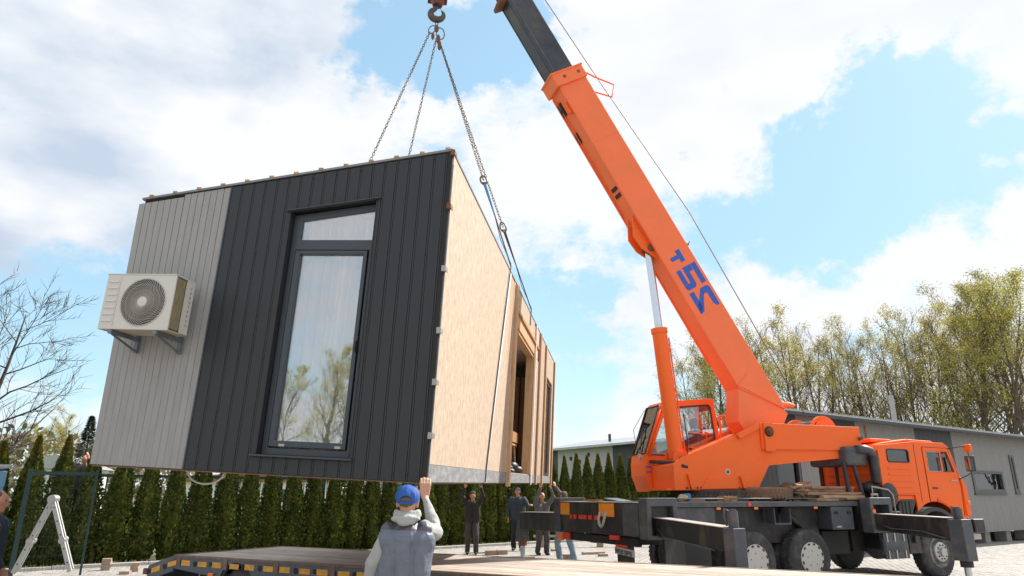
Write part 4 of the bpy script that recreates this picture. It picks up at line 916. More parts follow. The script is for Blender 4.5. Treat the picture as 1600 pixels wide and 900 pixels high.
part(MB().prism([(5.92, 1.20), (6.06, 1.20), (6.06, 1.80), (5.94, 1.98), (5.90, 1.98), (5.93, 1.78)], -CY-.035, -CY+.05, 'y'), 'corner_panel', 'orange_cab', cabp, bev=.015)
part(MB().box(6.0, 6.07, -CY-.05, -CY+.0, 1.42, 1.50), 'indicator', 'lamp', cabp, bev=.01)
part(MB().box(5.06, 5.17, -CY-.03, -CY+.0, 1.49, 1.545), 'side_indicator', 'reflred', cabp, bev=.01)
part(MB().box(3.72, 4.36, -.95, -.15, 2.68, 2.76), 'roof_hatch', 'orange_cab', cabp, bev=.02)
part(MB().ball((5.30, -.7, 2.76), (.05, .05, .05), 10), 'marker_lamp', 'lining', cabp)
# interior
b = MB(); b.box(4.75, 5.2, -.95, -.45, 1.5, 1.95).box(4.72, 4.86, -.95, -.45, 1.95, 2.45); part(b, 'seat', 'seat', cabp, bev=.05)
part(MB().box(4.74, 4.90, -.9, -.5, 2.1, 2.40), 'seat_cover', 'orange', cabp, bev=.05)
b = MB(); b.path([(5.46+.06*math.sin(2*PI*k/20)*0+.10*math.sin(2*PI*k/20)*.5, -.70+.21*math.cos(2*PI*k/20), 2.11+.19*math.sin(2*PI*k/20)) for k in range(20)], .014, 6, closed=True); part(b, 'steering_wheel', 'white', cabp)
part(MB().box(3.9, 4.4, -1.1, .1, 1.7, 2.1), 'bunk', 'brownshade', cabp, bev=.03)
part(MB().box(3.86, 4.08, -1.17, -1.12, 2.2, 2.53), 'cab_curtain', 'ragtan', cabp)
part(MB().box(4.26, 4.36, -1.17, -1.12, 2.2, 2.53), 'cab_curtain', 'poly', cabp)
part(MB().box(5.62, 5.95, -1.1, .1, 1.5, 2.02), 'dashboard', 'poly', cabp, bev=.03)
# mirror
b = MB(); b.path([(5.70, -CY, 2.58), (5.85, -CY-.22, 2.62), (5.90, -CY-.30, 2.60)], .010, 6).path([(5.90, -CY-.02, 1.95), (5.90, -CY-.22, 2.03), (5.90, -CY-.30, 2.08), (5.90, -CY-.30, 2.60)], .010, 6); mr_ = part(b, 'mirror_arm', 'poly', cabp)
part(MB().box(5.88, 5.93, -CY-.40, -CY-.20, 2.10, 2.42), 'mirror', 'poly', cabp, bev=.015)
part(MB().box(5.873, 5.88, -CY-.385, -CY-.215, 2.12, 2.40), 'mirror_glass', 'mirror', cabp)
part(MB().box(5.87, 5.95, -CY-.38, -CY-.22, 2.50, 2.66), 'upper_mirror', 'orange_cab', cabp, bev=.02)
# wheel arch and fender
b = MB(); a_ = arc(4.93, .60, .78, 8, 172, 18); a2_ = arc(4.93, .60, .70, 172, 8, 18); b.prism(a_+a2_, -CY-.03, -.75, 'y'); part(b, 'front_fender', 'poly', bev=.01)
b = MB(); b.prism([(3.92, 1.0), (4.16, .95), (4.30, 1.30), (4.42, 1.47), (4.40, 1.53), (3.98, 1.53), (3.88, 1.4)], -1.24, -.7, 'y'); part(b, 'fender_extension', 'poly', bev=.02)
b = MB()
for x in (3.98, 4.08, 4.2): b.box(x, x+.03, -1.255, -1.24, 1.05, 1.50)
part(b, 'fender_ribs', 'poly', bev=.008)
b = MB(); a_ = arc(4.93, .60, .78, 8, 172, 18); b.prism(a_+a2_, .75, CY+.03, 'y'); part(b, 'front_fender', 'poly')
# bumper and steps
part(MB().box(6.08, 6.42, -1.30, 1.30, .86, 1.13), 'bumper', 'black', bev=.02)
part(MB().box(5.75, 6.10, -1.22, 1.22, .70, 1.15), 'front_beam', 'blackdark', bev=.01)
part(MB().box(6.0, 6.3, -1.25, -.95, .72, .84), 'step', 'edge', bev=.01)
part(MB().box(5.70, 5.95, -1.26, -1.0, .55, .62), 'entry_step', 'greysteel', bev=.01)
# intake, exhaust, air filter behind the cab
part(MB().box(2.75, 3.36, -1.12, -.15, 2.18, 2.56), 'silencer', 'greysteel', bev=.06)
part(MB().path([(3.05, -1.12, 2.50), (3.26, -1.14, 2.51), (3.38, -1.16, 2.48), (3.42, -1.18, 2.36), (3.42, -1.18, 2.2)], .09, 12), 'exhaust_elbow', 'greysteel')
part(MB().tube((3.42, -1.18, 1.86), (3.42, -1.18, 2.38), .10, n=16).tube((3.42, -1.18, 2.32), (3.42, -1.18, 2.35), .112, n=16), 'exhaust_stack', 'black')
part(MB().ball((3.42, -1.02, 1.76), (.22, .2, .13), 14), 'intake_cap', 'poly')
part(MB().lathe([(0, -1.32), (.10, -1.32), (.16, -1.29), (.235, -1.26), (.245, -1.2), (.245, -.75), (0, -.7)], (3.66, 0, 1.62), 'y', 26), 'air_filter', 'poly')
for p_, q_ in (((2.78, -1.05, 1.5), (2.70, -1.05, 2.25)), ((3.12, -1.08, 1.5), (2.94, -1.08, 2.24)), ((3.3, .05, 1.5), (3.3, .05, 2.3))): part(MB().tube(p_, q_, .042, n=8), 'support_strut', 'black')
part(MB().box(3.38, 3.48, -1.1, .1, 1.55, 1.66), 'cab_cross_member', 'black')
part(MB().tube((3.3, -.35, 1.5), (3.3, -.35, 2.3), .035, n=8), 'support_strut', 'black')
part(MB().box(3.44, 3.50, .19, .24, 1.6, 2.3), 'side_deflector', 'orange_cab')
part(MB().path([(3.05, -1.35, 1.55), (3.05, -1.35, 1.78), (3.5, -1.35, 1.72), (3.62, -1.35, 1.62), (3.62, -1.35, 1.25)], .016, 6).path([(3.40, -1.30, 1.12), (3.40, -1.30, 1.30), (3.80, -1.30, 1.30), (3.80, -1.30, 1.05)], .014, 6), 'access_handrail', 'edge')
part(MB().box(3.35, 3.9, -1.1, .9, 1.05, 1.60), 'engine_rear', 'blackdark')

# ---------------------------------------------------------------- superstructure
Bv = Vector((-.96, -.28, 0)).normalized(); Nv = Vector((.28, -.96, 0)).normalized()
Sw = Matrix(((Bv.x, Nv.x, 0, 3.87), (Bv.y, Nv.y, 0, 14.0), (0, 0, 1, 0), (0, 0, 0, 1)))
SM = Tm.inverted() @ Sw
def spart(mb, name, m, parent=crane, **k): return mb.build(name, M[m] if isinstance(m, str) else m, parent, **k)
def sb(): return MB(SM)
spart(sb().lathe([(0, 1.50), (.80, 1.50), (.80, 1.60), (.74, 1.61), (.74, 1.70), (0, 1.70)], (0, 0, 0), 'z', 40), 'turntable', 'rubber')
b = sb()
for k in range(60):
    a = 2*PI*k/60; b.box(-.001, .001, 0, 0, 0, 0) if False else b.tube((.785*math.cos(a), .785*math.sin(a), 1.60), (.785*math.cos(a), .785*math.sin(a), 1.625), .016, n=6)
spart(b, 'turntable_bolts', 'rust', kind='stuff')
low = [(1.05, 1.70), (-.76, 1.745), (-1.04, 2.17), (-2.86, 2.34), (-2.90, 2.52), (-1.2, 2.60), (-.90, 2.93), (.86, 2.30), (1.04, 2.18)]
for yy0, yy1 in ((.50, .545), (-.545, -.50)):
    spart(sb().prism(low, yy0, yy1, 'y'), 'turret_plate', 'orange', bev=.006)
tail = [(-.90, 2.47), (-.90, 2.985), (-3.28, 2.965), (-3.28, 2.50)]
for yy0, yy1 in ((.47, .585), (-.585, -.47)):
    spart(sb().prism(tail, yy0, yy1, 'y'), 'tail_beam', 'orange', bev=.008)
lug = spart(sb().prism([(-.955, 2.435), (-.955, 2.99), (-1.165, 2.99), (-1.165, 2.435)], .586, .625, 'y'), 'pivot_lug', 'orange', bev=.004)
spart(sb().tube((-1.06, .60, 2.815), (-1.06, .66, 2.815), .075, n=20).tube((-1.06, .60, 2.815), (-1.06, .70, 2.815), .045, n=16), 'pivot_pin', 'rust', lug)
spart(sb().lathe([(.078, .628), (.10, .628), (.10, .64), (.078, .64)], (-1.06, 0, 2.815), 'y', 20), 'pin_washer', 'blackdark', lug)
spart(sb().prism([(-.86, 2.99), (-.86, 2.88), (-.40, 2.66), (-.36, 2.72), (-.36, 2.76)], .546, .62, 'y'), 'side_gusset', 'orange', bev=.006)
# floor, cross plates and sloping deck between the plates
spart(sb().box(-.74, 1.2, -.5, .5, 1.70, 1.74), 'turret_floor', 'orange')
b = sb(); b.hexa([(-.8, -.5, 2.80), (.86, -.5, 2.20), (.86, .5, 2.20), (-.8, .5, 2.80), (-.8, -.5, 2.83), (.86, -.5, 2.23), (.86, .5, 2.23), (-.8, .5, 2.83)]); spart(b, 'turret_deck', 'orange')
spart(sb().box(-3.27, -3.20, -.47, .47, 2.50, 2.96), 'tail_plate', 'orange')
spart(sb().box(-3.19, -2.9, -.46, .46, 2.40, 2.5), 'counterweight', 'orange')
b = sb()
for s0, s1, z in ((.30, .52, 0), (.56, .60, 0), (-.42, -.38, 0)):
    pass
b.prism([(.66, 1.72), (.72, 1.72), (.78, 1.98), (.74, 2.0)], .546, .60, 'y').prism([(-.46, 1.74), (-.40, 1.74), (-.34, 1.96), (-.38, 1.98)], .546, .60, 'y').prism([(-.28, 1.735), (.52, 1.72), (.34, 1.93), (-.14, 1.93)], .546, .575, 'y'); spart(b, 'base_rib', 'orange', bev=.004)
b = sb()
for k in range(17): x = -.40+k*.075; b.tube((x, .56, 1.725), (x, .56, 1.765), .014, n=6)
spart(b, 'base_bolts', 'rust', kind='stuff')
spart(sb().lathe([(.0, .548), (.055, .548), (.055, .556), (0, .556)], (-.10, 0, 2.04), 'y', 20), 'lock_cover', 'lining')
spart(sb().lathe([(.0, .557), (.035, .557), (.035, .562), (0, .562)], (-.10, 0, 2.04), 'y', 16), 'lock_mark', 'rust')
spart(sb().box(-1.85, -1.60, .40, .50, 2.38, 2.46), 'cable_clamp', 'rust')
spart(sb().tube((-3.28, .2, 2.74), (-3.36, .2, 2.74), .03, n=8).tube((-3.24, .50, 2.73), (-3.24, .66, 2.73), .04, n=12), 'tow_pin', 'rust')
# winch drum
spart(sb().tube((-2.55, -.42, 2.88), (-2.55, .36, 2.88), .22, n=26), 'winch_drum', 'wire')
b = sb()
for k in range(18): b.path([(-2.55+.228*math.cos(2*PI*j/16), -.40+k*.042, 2.88+.228*math.sin(2*PI*j/16)) for j in range(16)], .012, 4, closed=True)
spart(b, 'rope_windings', 'wire')
for yy0 in (.36, -.44):
    m_ = sb().prism([(-2.55+.31*math.cos(2*PI*k/36), 2.88+.31*math.sin(2*PI*k/36)) for k in range(36)], yy0, yy0+.06, 'y', [[(-2.55+.17+.06*math.cos(2*PI*k/10), 2.99+.06*math.sin(2*PI*k/10)) for k in range(10)], [(-2.55-.15+.05*math.cos(2*PI*k/10), 3.0+.05*math.sin(2*PI*k/10)) for k in range(10)]])
    spart(m_, 'drum_flange', 'orange', bev=.006)
spart(sb().lathe([(.13, .42), (.24, .42), (.24, .455), (.13, .455)], (-2.55, 0, 2.88), 'y', 30), 'drum_rim', 'orange')

# crane operator cab (far side)
c0, c1 = -.45, -1.08       # near and far faces
cprof = [(1.13, 1.99), (1.13, 2.22), (1.09, 2.42), (.70, 3.40), (.62, 3.475), (-.50, 3.585), (-.56, 3.56), (-.64, 2.66), (-.64, 1.75), (1.02, 1.70)]
gl = [(.99, 2.40), (.17, 2.38), (-.52, 2.74), (-.46, 3.40), (-.42, 3.44), (.56, 3.345), (.61, 3.30)]
oc = spart(sb().prism(cprof, c0-.03, c0, 'y', [gl]), 'crane_cab', 'orange', bev=.006)
spart(sb().prism(cprof, c1, c1+.03, 'y', [gl]), 'cab_side', 'orange', oc)
b = sb()
for (a_, q_) in (((.70, 3.40), (.62, 3.475)), ((.62, 3.475), (-.50, 3.585)), ((-.50, 3.585), (-.56, 3.56)), ((1.13, 1.99), (1.13, 2.22)), ((1.02, 1.70), (1.13, 1.99)), ((1.13, 2.22), (1.09, 2.42)), ((-.56, 3.56), (-.575, 3.36)), ((-.62, 2.86), (-.64, 1.75)), ((-.64, 1.73), (1.02, 1.68))):
    d_ = Vector((q_[0]-a_[0], 0, q_[1]-a_[1])).normalized(); nn_ = Vector((-d_.z, 0, d_.x))*.028
    nn_ = nn_ if (nn_.x*(.3-a_[0])+nn_.z*(2.6-a_[1])) > 0 else -nn_
    A = Vector((a_[0], 0, a_[1])); B = Vector((q_[0], 0, q_[1])); P = []
    for yv in (c1+.03, c0-.03):
        P += [A+Vector((0, yv, 0)), B+Vector((0, yv, 0)), B+nn_+Vector((0, yv, 0)), A+nn_+Vector((0, yv, 0))]
    b.hexa(P)
spart(b, 'cab_shell', 'orange', oc)
b = sb(); P = [(1.085, c1+.05, 2.42), (.705, c1+.05, 3.39), (.70, c1+.05, 3.39), (1.08, c1+.05, 2.42), (1.085, c0-.04, 2.42), (.705, c0-.04, 3.39), (.70, c0-.04, 3.39), (1.08, c0-.04, 2.42)]; b.hexa(P); spart(b, 'front_glass', 'glass', oc)
spart(sb().path([(1.095, c0-.03, 2.42), (.71, c0-.03, 3.40), (.71, c1+.03, 3.40), (1.095, c1+.03, 2.42)], .020, 6, closed=True), 'front_seal', 'poly', oc)
spart(sb().prism(gl, c0-.018, c0-.012, 'y'), 'side_glass', 'glass', oc)
spart(sb().prism(gl, c1+.012, c1+.018, 'y'), 'side_glass', 'glass', oc)
spart(sb().path([(u, c0+.003, v) for u, v in gl], .018, 6, closed=True), 'window_seal', 'poly', oc)
spart(sb().path([(1.07, c0+.0, 2.40), (.68, c0+.0, 3.38)], .02, 6).path([(1.02, c0+.01, 2.38), (.65, c0+.01, 3.28)], .030, 6), 'window_post', 'orange', oc)
# second small window behind
b = sb(); b.prism([(-.66, 2.60), (-.66, 3.24), (-1.18, 3.26), (-1.24, 3.20), (-1.28, 2.75)], c0-.03, c0, 'y', [[(-.70, 2.72), (-.70, 3.20), (-1.15, 3.215), (-1.20, 2.84)]]); spart(b, 'rear_window_frame', 'orange', oc, bev=.008)
spart(sb().prism([(-.69, 2.70), (-.69, 3.21), (-1.16, 3.225), (-1.21, 2.82)], c0-.02, c0-.014, 'y'), 'rear_glass', 'glass', oc)
b = sb(); b.prism([(-.67, 2.35), (-.67, 2.95), (-1.3, 2.75), (-1.35, 2.4)], c1, c1+.03, 'y'); spart(b, 'rear_guard', 'orange', oc)
# seat, lever, wiper, mirror, windscreen wiper, horn
b = sb(); b.box(-.30, .20, -1.08, -.62, 2.12, 2.36).box(-.36, -.22, -1.05, -.65, 2.36, 2.95).box(-.33, -.24, -.98, -.72, 2.98, 3.2); spart(b, 'seat', 'seat', oc, bev=.05)
b = sb(); b.path([(.35, -.6, 2.3), (.42, -.6, 2.62), (.36, -.6, 2.75)], .016, 6).box(.02, .34, -.72, -.55, 2.5, 2.72); spart(b, 'levers', 'poly', oc)
b = sb(); b.path([(.20, c0+.10, 2.56), (-.22, c0+.10, 2.50), (-.26, c0+.10, 2.82), (.14, c0+.10, 2.86)], .014, 6).path([(.10, c0+.10, 2.42), (.12, c0+.06, 2.56), (.02, c0+.02, 2.3)], .03, 8); spart(b, 'mirror_bracket', 'orange', oc)
b = sb(); b.path([(1.10, -.7, 2.44), (.99, -.80, 2.75), (.92, -.85, 2.95)], .010, 5).path([(1.18, -.60, 2.36), (1.22, -.7, 2.9), (.95, -.7, 3.30), (.75, -.6, 3.40)], .006, 5).path([(1.12, -1.0, 2.4), (1.0, -.85, 2.85)], .012, 5); spart(b, 'wiper', 'poly', oc)
b = sb(); b.lathe([(0, 0), (.05, .01), (.06, .05), (0, .06)], (1.15, -.55, 2.36), 'x', 12); spart(b, 'work_lamp', 'plastic_grey', oc)
b = sb(); b.path([(.75, .52, 2.12), (.85, .54, 2.14), (.93, .45, 2.20), (1.02, c0+.04, 2.26)], .035, 8); spart(b, 'cable_bundle', 'rubber', oc)
b = sb()
for k in range(5): b.box(1.10-k*.030, 1.08-k*.030, c0+.001, c0+.003, 2.14, 2.18)
for k in range(7): b.box(1.11-k*.026, 1.095-k*.026, c0+.001, c0+.003, 2.04, 2.08)
spart(b, 'cab_lettering', 'blue', oc)
b = sb(); b.prism([(.98, 1.70), (.66, 1.71), (.66, 2.26), (.80, 2.29), (1.0, 2.18)], -.44, .50, 'y'); spart(b, 'turret_nose', 'orange', bev=.03)

# boom -------------------------------------------------------------------
EL = R(59.6)
Bm = Matrix(((math.cos(EL), 0, -math.sin(EL), -1.09), (0, 1, 0, 0), (math.sin(EL), 0, math.cos(EL), 2.82), (0, 0, 0, 1)))
BM_ = SM @ Bm            # local: u along boom, n towards camera, q upwards
def bb(): return MB(BM_)
N0, N1 = -.18, .32
def q_lo(u): return .10
boomp = [(8.36, .10), (8.36, .815), (.30, .84), (.10, .80), (.95, .10)]
boom = spart(bb().prism(boomp, N0, N1, 'y'), 'boom', 'orange_boom', bev=.012)
spart(bb().box(1.6, 8.3, N1-.03, N1+.008, .075, .099).box(1.6, 8.3, N0-.006, N0+.03, .075, .099), 'bottom_flange', 'orange_boom', boom)
spart(bb().box(2.56, 2.565, N1, N1+.003, .12, .80), 'weld_seam', 'orange', boom)
spart(bb().box(6.9, 6.905, N1, N1+.002, .12, .80), 'weld_seam', 'orange', boom)
spart(bb().path([(8.2, N0+.12, .075), (6.0, N0+.10, .07), (5.2, N0+.08, .06)], .012, 6), 'boom_pipe', 'orange', boom)
spart(bb().prism([(.10, .80), (1.02, .11), (1.12, .45), (.55, .82)], N1, N1+.014, 'y'), 'foot_plate', 'orange_boom', boom, bev=.003)
foot = [(.98, .12), (.10, .80), (-.02, .82), (-.28, .35), (-.15, -.25), (.42, -.30)]
spart(bb().prism(foot, N0+.02, N1-.02, 'y'), 'boom_foot', 'orange_boom', boom, bev=.01)
# collar
cl = bb(); cl.prism([(8.34, .02), (8.34, .84), (8.64, .84), (8.64, .02)], N0-.06, N1+.05, 'y'); coll = spart(cl, 'boom_collar', 'orange_boom', bev=.012)
b = bb()
for u, q in ((8.5, .30), (8.5, .68)): b.tube((u, N1+.05, q), (u, N1+.062, q), .035, n=12)
spart(b, 'collar_bolt', 'rust', coll)
spart(bb().box(8.62, 8.66, N0-.07, N1+.065, -.0, .86), 'collar_lip', 'orange_boom', coll, bev=.006)
# inner sections
ib = bb(); ib.prism([(8.4, N0+.05), (8.4, N1-.07)], 0, 0, 'z') if False else ib.box(8.3, 13.6, N0+.06, N1-.08, .12, .72); inn = spart(ib, 'inner_boom', 'boomblack', bev=.03)
spart(bb().box(8.66, 13.6, N1-.08, N1-.075, .20, .235).box(8.66, 13.6, N0+.03, N0+.06, .12, .20), 'wear_strip', 'greysteel', inn)
spart(bb().box(13.0, 16.6, N0+.10, N1-.12, .17, .66), 'tip_section', 'boomblack', boom, bev=.02)
hx = bb(); hx.box(16.4, 17.0, N0+.0, N1-.02, .0, .8)
spart(hx, 'boom_head', 'orange_boom', boom, bev=.02)
spart(bb().box(10.70, 10.78, N0-.0, N1-.06, -.06, .14), 'stop_plate', 'rust', inn)
# cut-outs with dark grease pads low on the side
spart(bb().prism([(7.80, .085), (7.92, .06), (8.10, .07), (8.14, .11), (7.8, .11)], N0+.04, N0+.20, 'y').prism([(7.10, .085), (7.28, .07), (7.36, .095), (7.2, .11)], N0+.04, N0+.16, 'y'), 'slide_pad', 'blackdark', boom)
spart(bb().box(7.72, 7.98, N1-.14, N1-.05, -.00, .10), 'pad_lug', 'orange', boom)
for u in (5.62, 5.78): spart(bb().box(u, u+.08, N0+.18, N1-.10, .08, .10), 'dark_patch', 'blackdark', boom)
# cylinder bracket
brk = [(5.15, .10), (4.72, -.16), (4.42, -.13), (4.02, .10)]
for yy in (-.06, .18):
    spart(bb().prism(brk, yy, yy+.03, 'y'), 'cylinder_bracket', 'orange', boom, bev=.004)
spart(bb().box(4.2, 5.0, -.05, .2, .05, .11), 'bracket_base', 'orange', boom)
# light hook and small jib stop on top, square cable guide
b = bb(); b.path([(4.08, .15, .80), (4.10, .15, .92), (4.02, .15, .97)], .022, 6).path([(4.03, .15, .96), (4.08, .15, 1.05)], .012, 5); spart(b, 'top_hook', 'rust', boom)
b = bb(); b.path([(8.42, .22, .83), (8.46, .22, .95), (8.30, .22, 1.08), (7.97, .22, 1.42), (7.72, .22, 1.20), (8.02, .22, .82)], .018, 6); spart(b, 'rope_guide', 'orange', boom)
b = bb(); b.path([(.18, .2, .82), (.10, .2, 1.02), (.02, .2, 1.10)], .06, 8); spart(b, 'rope_pulley_arm', 'orange_boom', boom)
# lettering, painted mirrored as on the photograph: T 5 2 down the boom
def letters(polys, name):
    b = bb()
    for p in polys: b.prism(p, N1, N1+.0022, 'y')
    return spart(b, name, 'blue', boom)
# 2 (mirrored), strokes across q .22-.72
def G(u0, h, pts): return [(u0+u, .24+v*h) for u, v in pts]
letters([G(2.62, .50, [(.0, 1.04), (.42, 1.04), (.48, .94), (.48, .58), (.34, .58), (.34, .78), (.10, .78), (.0, .88)]) , G(2.62, .50, [(.48, .60), (.34, .60), (.02, .18), (.0, -.02), (.18, .06)]), G(2.62, .50, [(.0, -.03), (.49, -.03), (.49, .22), (.12, .22)])], 'figure_two')
letters([G(3.17, .50, [(.0, 1.04), (.48, 1.04), (.48, .79), (.0, .79)]), G(3.17, .50, [(.48, .77), (.34, .77), (.34, .56), (.48, .56)]), G(3.17, .50, [(.48, .56), (.06, .56), (.0, .46), (.0, .04), (.06, -.03), (.13, -.03), (.13, .32), (.48, .32)]), G(3.17, .50, [(.135, -.03), (.47, -.03), (.47, .20), (.135, .20)])], 'figure_five')
letters([[(3.76, .46), (4.04, .46), (4.04, .58), (3.76, .58)], [(3.855, .46), (3.945, .46), (3.945, .26), (3.855, .26)]], 'letter_t')
spart(bb().lathe([(0, N1), (.07, N1), (.07, N1+.002), (0, N1+.002)], (4.95, 0, .38), 'y', 20), 'round_stain', 'rust', boom) if False else None
# lift cylinder
ct = Vector((1.04, .07, 6.60)); cb = Vector((.70, .07, 2.30)); cdv = (ct-cb).normalized()
cyl = spart(sb().tube(cb, cb+cdv*2.55, .150, n=26).tube(cb+cdv*2.50, cb+cdv*2.60, .168, n=26), 'lift_cylinder', 'orange')
spart(sb().tube(cb+cdv*2.6, ct, .080, n=22), 'piston_rod', 'chrome', cyl)
spart(sb().tube(ct+Vector((0, -.14, 0)), ct+Vector((0, .16, 0)), .085, n=18), 'cylinder_pin', 'rust', cyl)
spart(sb().tube(cb+Vector((0, -.2, -.05)), cb+Vector((0, .3, -.05)), .08, n=16), 'cylinder_pin', 'rust', cyl)
spart(sb().path([cb+Vector((-.145, .09, .1)), cb+cdv*1.4+Vector((-.145, .09, 0)), cb+cdv*2.4+Vector((-.145, .09, 0))], .016, 6), 'cylinder_pipe', 'orange', cyl)
spart(sb().path([cb+Vector((-.15, .12, .85)), cb+Vector((-.18, .16, .3)), cb+Vector((-.12, .2, -.0)), cb+Vector((-.05, .25, -.12))], .014, 6).path([ct+Vector((.10, 0, .02)), ct+Vector((.15, .05, -.08)), ct+Vector((.02, .12, -.13)), ct+Vector((-.12, .1, -.05))], .018, 6), 'hydraulic_hose', 'rubber', cyl)
spart(sb().prism([(.55, 2.1), (.9, 2.08), (.84, 2.42), (.58, 2.42)], -.12, -.07, 'y').prism([(.55, 2.1), (.9, 2.08), (.84, 2.42), (.58, 2.42)], .22, .27, 'y'), 'cylinder_ear', 'orange', cyl)
# hoist rope: drum -> boom head, and boom head -> hook block
def W2T(p): return Tm.inverted() @ p
dr_ = Sw @ Vector((-2.55, .0, 3.10)); P1 = Sw @ Bm @ Vector((8.0, .12, 1.22)); hd_ = Sw @ Bm @ Vector((16.7, .05, .80))
spart(MB().path([W2T(dr_), W2T(Sw @ Bm @ Vector((4.7, .07, 1.50))), W2T(P1), W2T(hd_)], .011, 5), 'wire_rope', 'wire', boom)
b = MB()
hd2 = Sw @ Bm @ Vector((16.9, .05, .4))
for dx in (-.1, 0, .1): b.tube(W2T(hd2+Vector((dx, 0, 0))), W2T(HK+Vector((dx, 0, .95))), .011, n=5)
spart(b, 'hoist_rope', 'wire', boom)

# ---------------------------------------------------------------- things lying on the crane deck
def onT(x, y, z, rz=0): return Tm @ TR(x, y, z, rz)
t = thing('spare_tyre', 'rusty brown truck tyre lying flat on the crane deck beside the plank pile', 'tyre', onT(.98, -.60, 1.512))
b = MB(); b.lathe([(.30, .0), (.34, -.0), (.42, .0), (.49, .03), (.51, .07), (.51, .19), (.49, .225), (.42, .25), (.32, .245), (.28, .22), (.28, .03), (.30, 0)], (0, 0, 0), 'z', 44); ty = b.build('tyre', mat('rusty_tyre', (.20, .115, .075), .9, var=.35, scale=5, dirt=(.09, .08, .075), damt=.6, bump=.3), t)
b = MB()
for k in range(44):
    a = 2*PI*k/44
    for z0, z1, da in ((.04, .12, 0), (.14, .22, .07)):
        p = [(.506*math.cos(a+da), .506*math.sin(a+da), z0), (.506*math.cos(a+da+.08), .506*math.sin(a+da+.08), z0), (.506*math.cos(a+da+.08), .506*math.sin(a+da+.08), z1), (.506*math.cos(a+da), .506*math.sin(a+da), z1)]
        b.hexa([Vector(v) for v in p]+[Vector((v[0]*1.02, v[1]*1.02, v[2])) for v in p])
b.build('tread', ty.data.materials[0], t, kind='stuff')
# rope coil
b = MB(); rr = random.Random(5)
for c in range(8):
    rx, rz_ = rr.uniform(.16, .27), rr.uniform(.07, .13); ph = rr.uniform(0, 6); cx_, cy_, cz_ = rr.uniform(-.08, .10), rr.uniform(-.18, .18), rr.uniform(.10, .2)
    b.path([(cx_+rx*math.cos(2*PI*k/22), cy_+.10*math.sin(4*PI*k/22+ph)+.12*math.sin(2*PI*k/22), cz_+rz_*math.sin(2*PI*k/22)+.03*math.sin(6*PI*k/22+ph)) for k in range(22)], .020, 6, closed=True)
o = b.build('rope_coil', M['rope']); o.matrix_world = onT(1.70, -.62, 1.53); tag(o, 'tangled brown rope coil between the lying tyre and the plank pile', 'rope')
# plank pile: each plank a thing
pk = [(2.45, -.95, 0, 1.35, .045, .02), (2.50, -.60, 0, 1.5, .05, -.03), (2.40, -.80, 1, 1.45, .05, .05), (2.48, -.45, 1, 1.3, .05, -.02), (2.36, -.98, 2, 1.40, .045, -.04), (2.52, -.70, 2, 1.30, .05, .03), (2.30, -.85, 3, 1.25, .05, -.05), (2.55, -.60, 4, 1.20, .045, .08), (2.38, -.90, 4, 1.1, .045, .0)]
desc = ['bottom front timber plank', 'bottom rear timber plank', 'second-layer front timber plank', 'second-layer rear timber plank', 'third-layer front timber plank', 'third-layer rear timber plank', 'fourth-layer single timber plank', 'top rear crooked timber plank', 'top front timber plank']
for i, (x, y, l, L_, h, a) in enumerate(pk):
    b = MB(); hw_ = .12; rr = random.Random(i); e = [rr.uniform(-.05, .05) for _ in range(4)]
    b.hexa([(-L_/2+e[0], -hw_, 0), (L_/2+e[1], -hw_, 0), (L_/2+e[2], hw_, 0), (-L_/2+e[3], hw_, 0), (-L_/2+e[0], -hw_, h), (L_/2+e[1], -hw_, h), (L_/2+e[2], hw_, h), (-L_/2+e[3], hw_, h)])
    o = b.build('timber_plank', M['oldwood'], bev=.005); o.matrix_world = onT(x, y, 1.512+l*.056, a); tag(o, desc[i]+' in the pile behind the driver cab', 'plank', 'timber planks piled on the crane deck')
b = MB(); b.tube((-.6, 0, .055), (.55, 0, .055), .055, .05, 12); o = b.build('timber_pole', M['oldwood']); o.matrix_world = onT(2.45, -1.16, 1.51, .02); tag(o, 'short round timber pole lying in front of the plank pile', 'timber')
b = MB(); b.hexa([(-.5, -.10, 0), (.4, -.12, 0), (.42, .1, 0), (-.5, .1, 0), (-.5, -.10, .03), (.4, -.12, .03), (.42, .1, .03), (-.5, .1, .03)]); o = b.build('board', M['oldwood']); o.matrix_world = onT(2.0, -.5, 1.80, .4) @ Matrix.Rotation(R(-8), 4, 'Y'); tag(o, 'splintered loose board sticking up on top of the plank pile', 'board')
for x, y, L_, lb in ((-.30, -1.0, .30, 'orange-brown wood block beside the turntable'), (1.95, -1.14, .6, 'thin plank along the deck edge below the rope coil'), (-1.2, -.85, .9, 'thin light plank along the deck edge below the crane cab')):
    b = MB(); b.box(-L_/2, L_/2, -.09, .09, 0, .05 if L_ > .35 else .09); o = b.build('wood_block', M['timberwarm'] if L_ < .35 else M['oldwood'], bev=.005); o.matrix_world = onT(x, y, 1.508, .02); tag(o, lb, 'timber')
for x, y, a, lb in ((-2.30, .35, 1.3, 'thin board lying on the rear outrigger box'), ):
    b = MB(); b.box(-.5, .5, -.05, .05, 0, .03); o = b.build('board', M['timberwarm']); o.matrix_world = onT(x, y, 1.505, a); tag(o, lb, 'board')
b = MB(); b.hexa([(-.16, -.2, 0), (.16, -.2, 0), (.16, .2, .05), (-.16, .2, .05), (-.16, -.2, .012), (.16, -.2, .012), (.16, .2, .062), (-.16, .2, .062)]); o = b.build('steel_plate', M['alu']); o.matrix_world = onT(-2.2, -.35, 1.505, .2); tag(o, 'bright loose steel plate lying on the rear outrigger box', 'steel plate')
b = MB(); rr = random.Random(9)
for k in range(6): b.ball((rr.uniform(-.10, .0), rr.uniform(-.06, .06), rr.uniform(.03, .09)), (.06, .06, .05), 8)
b.cur = 1
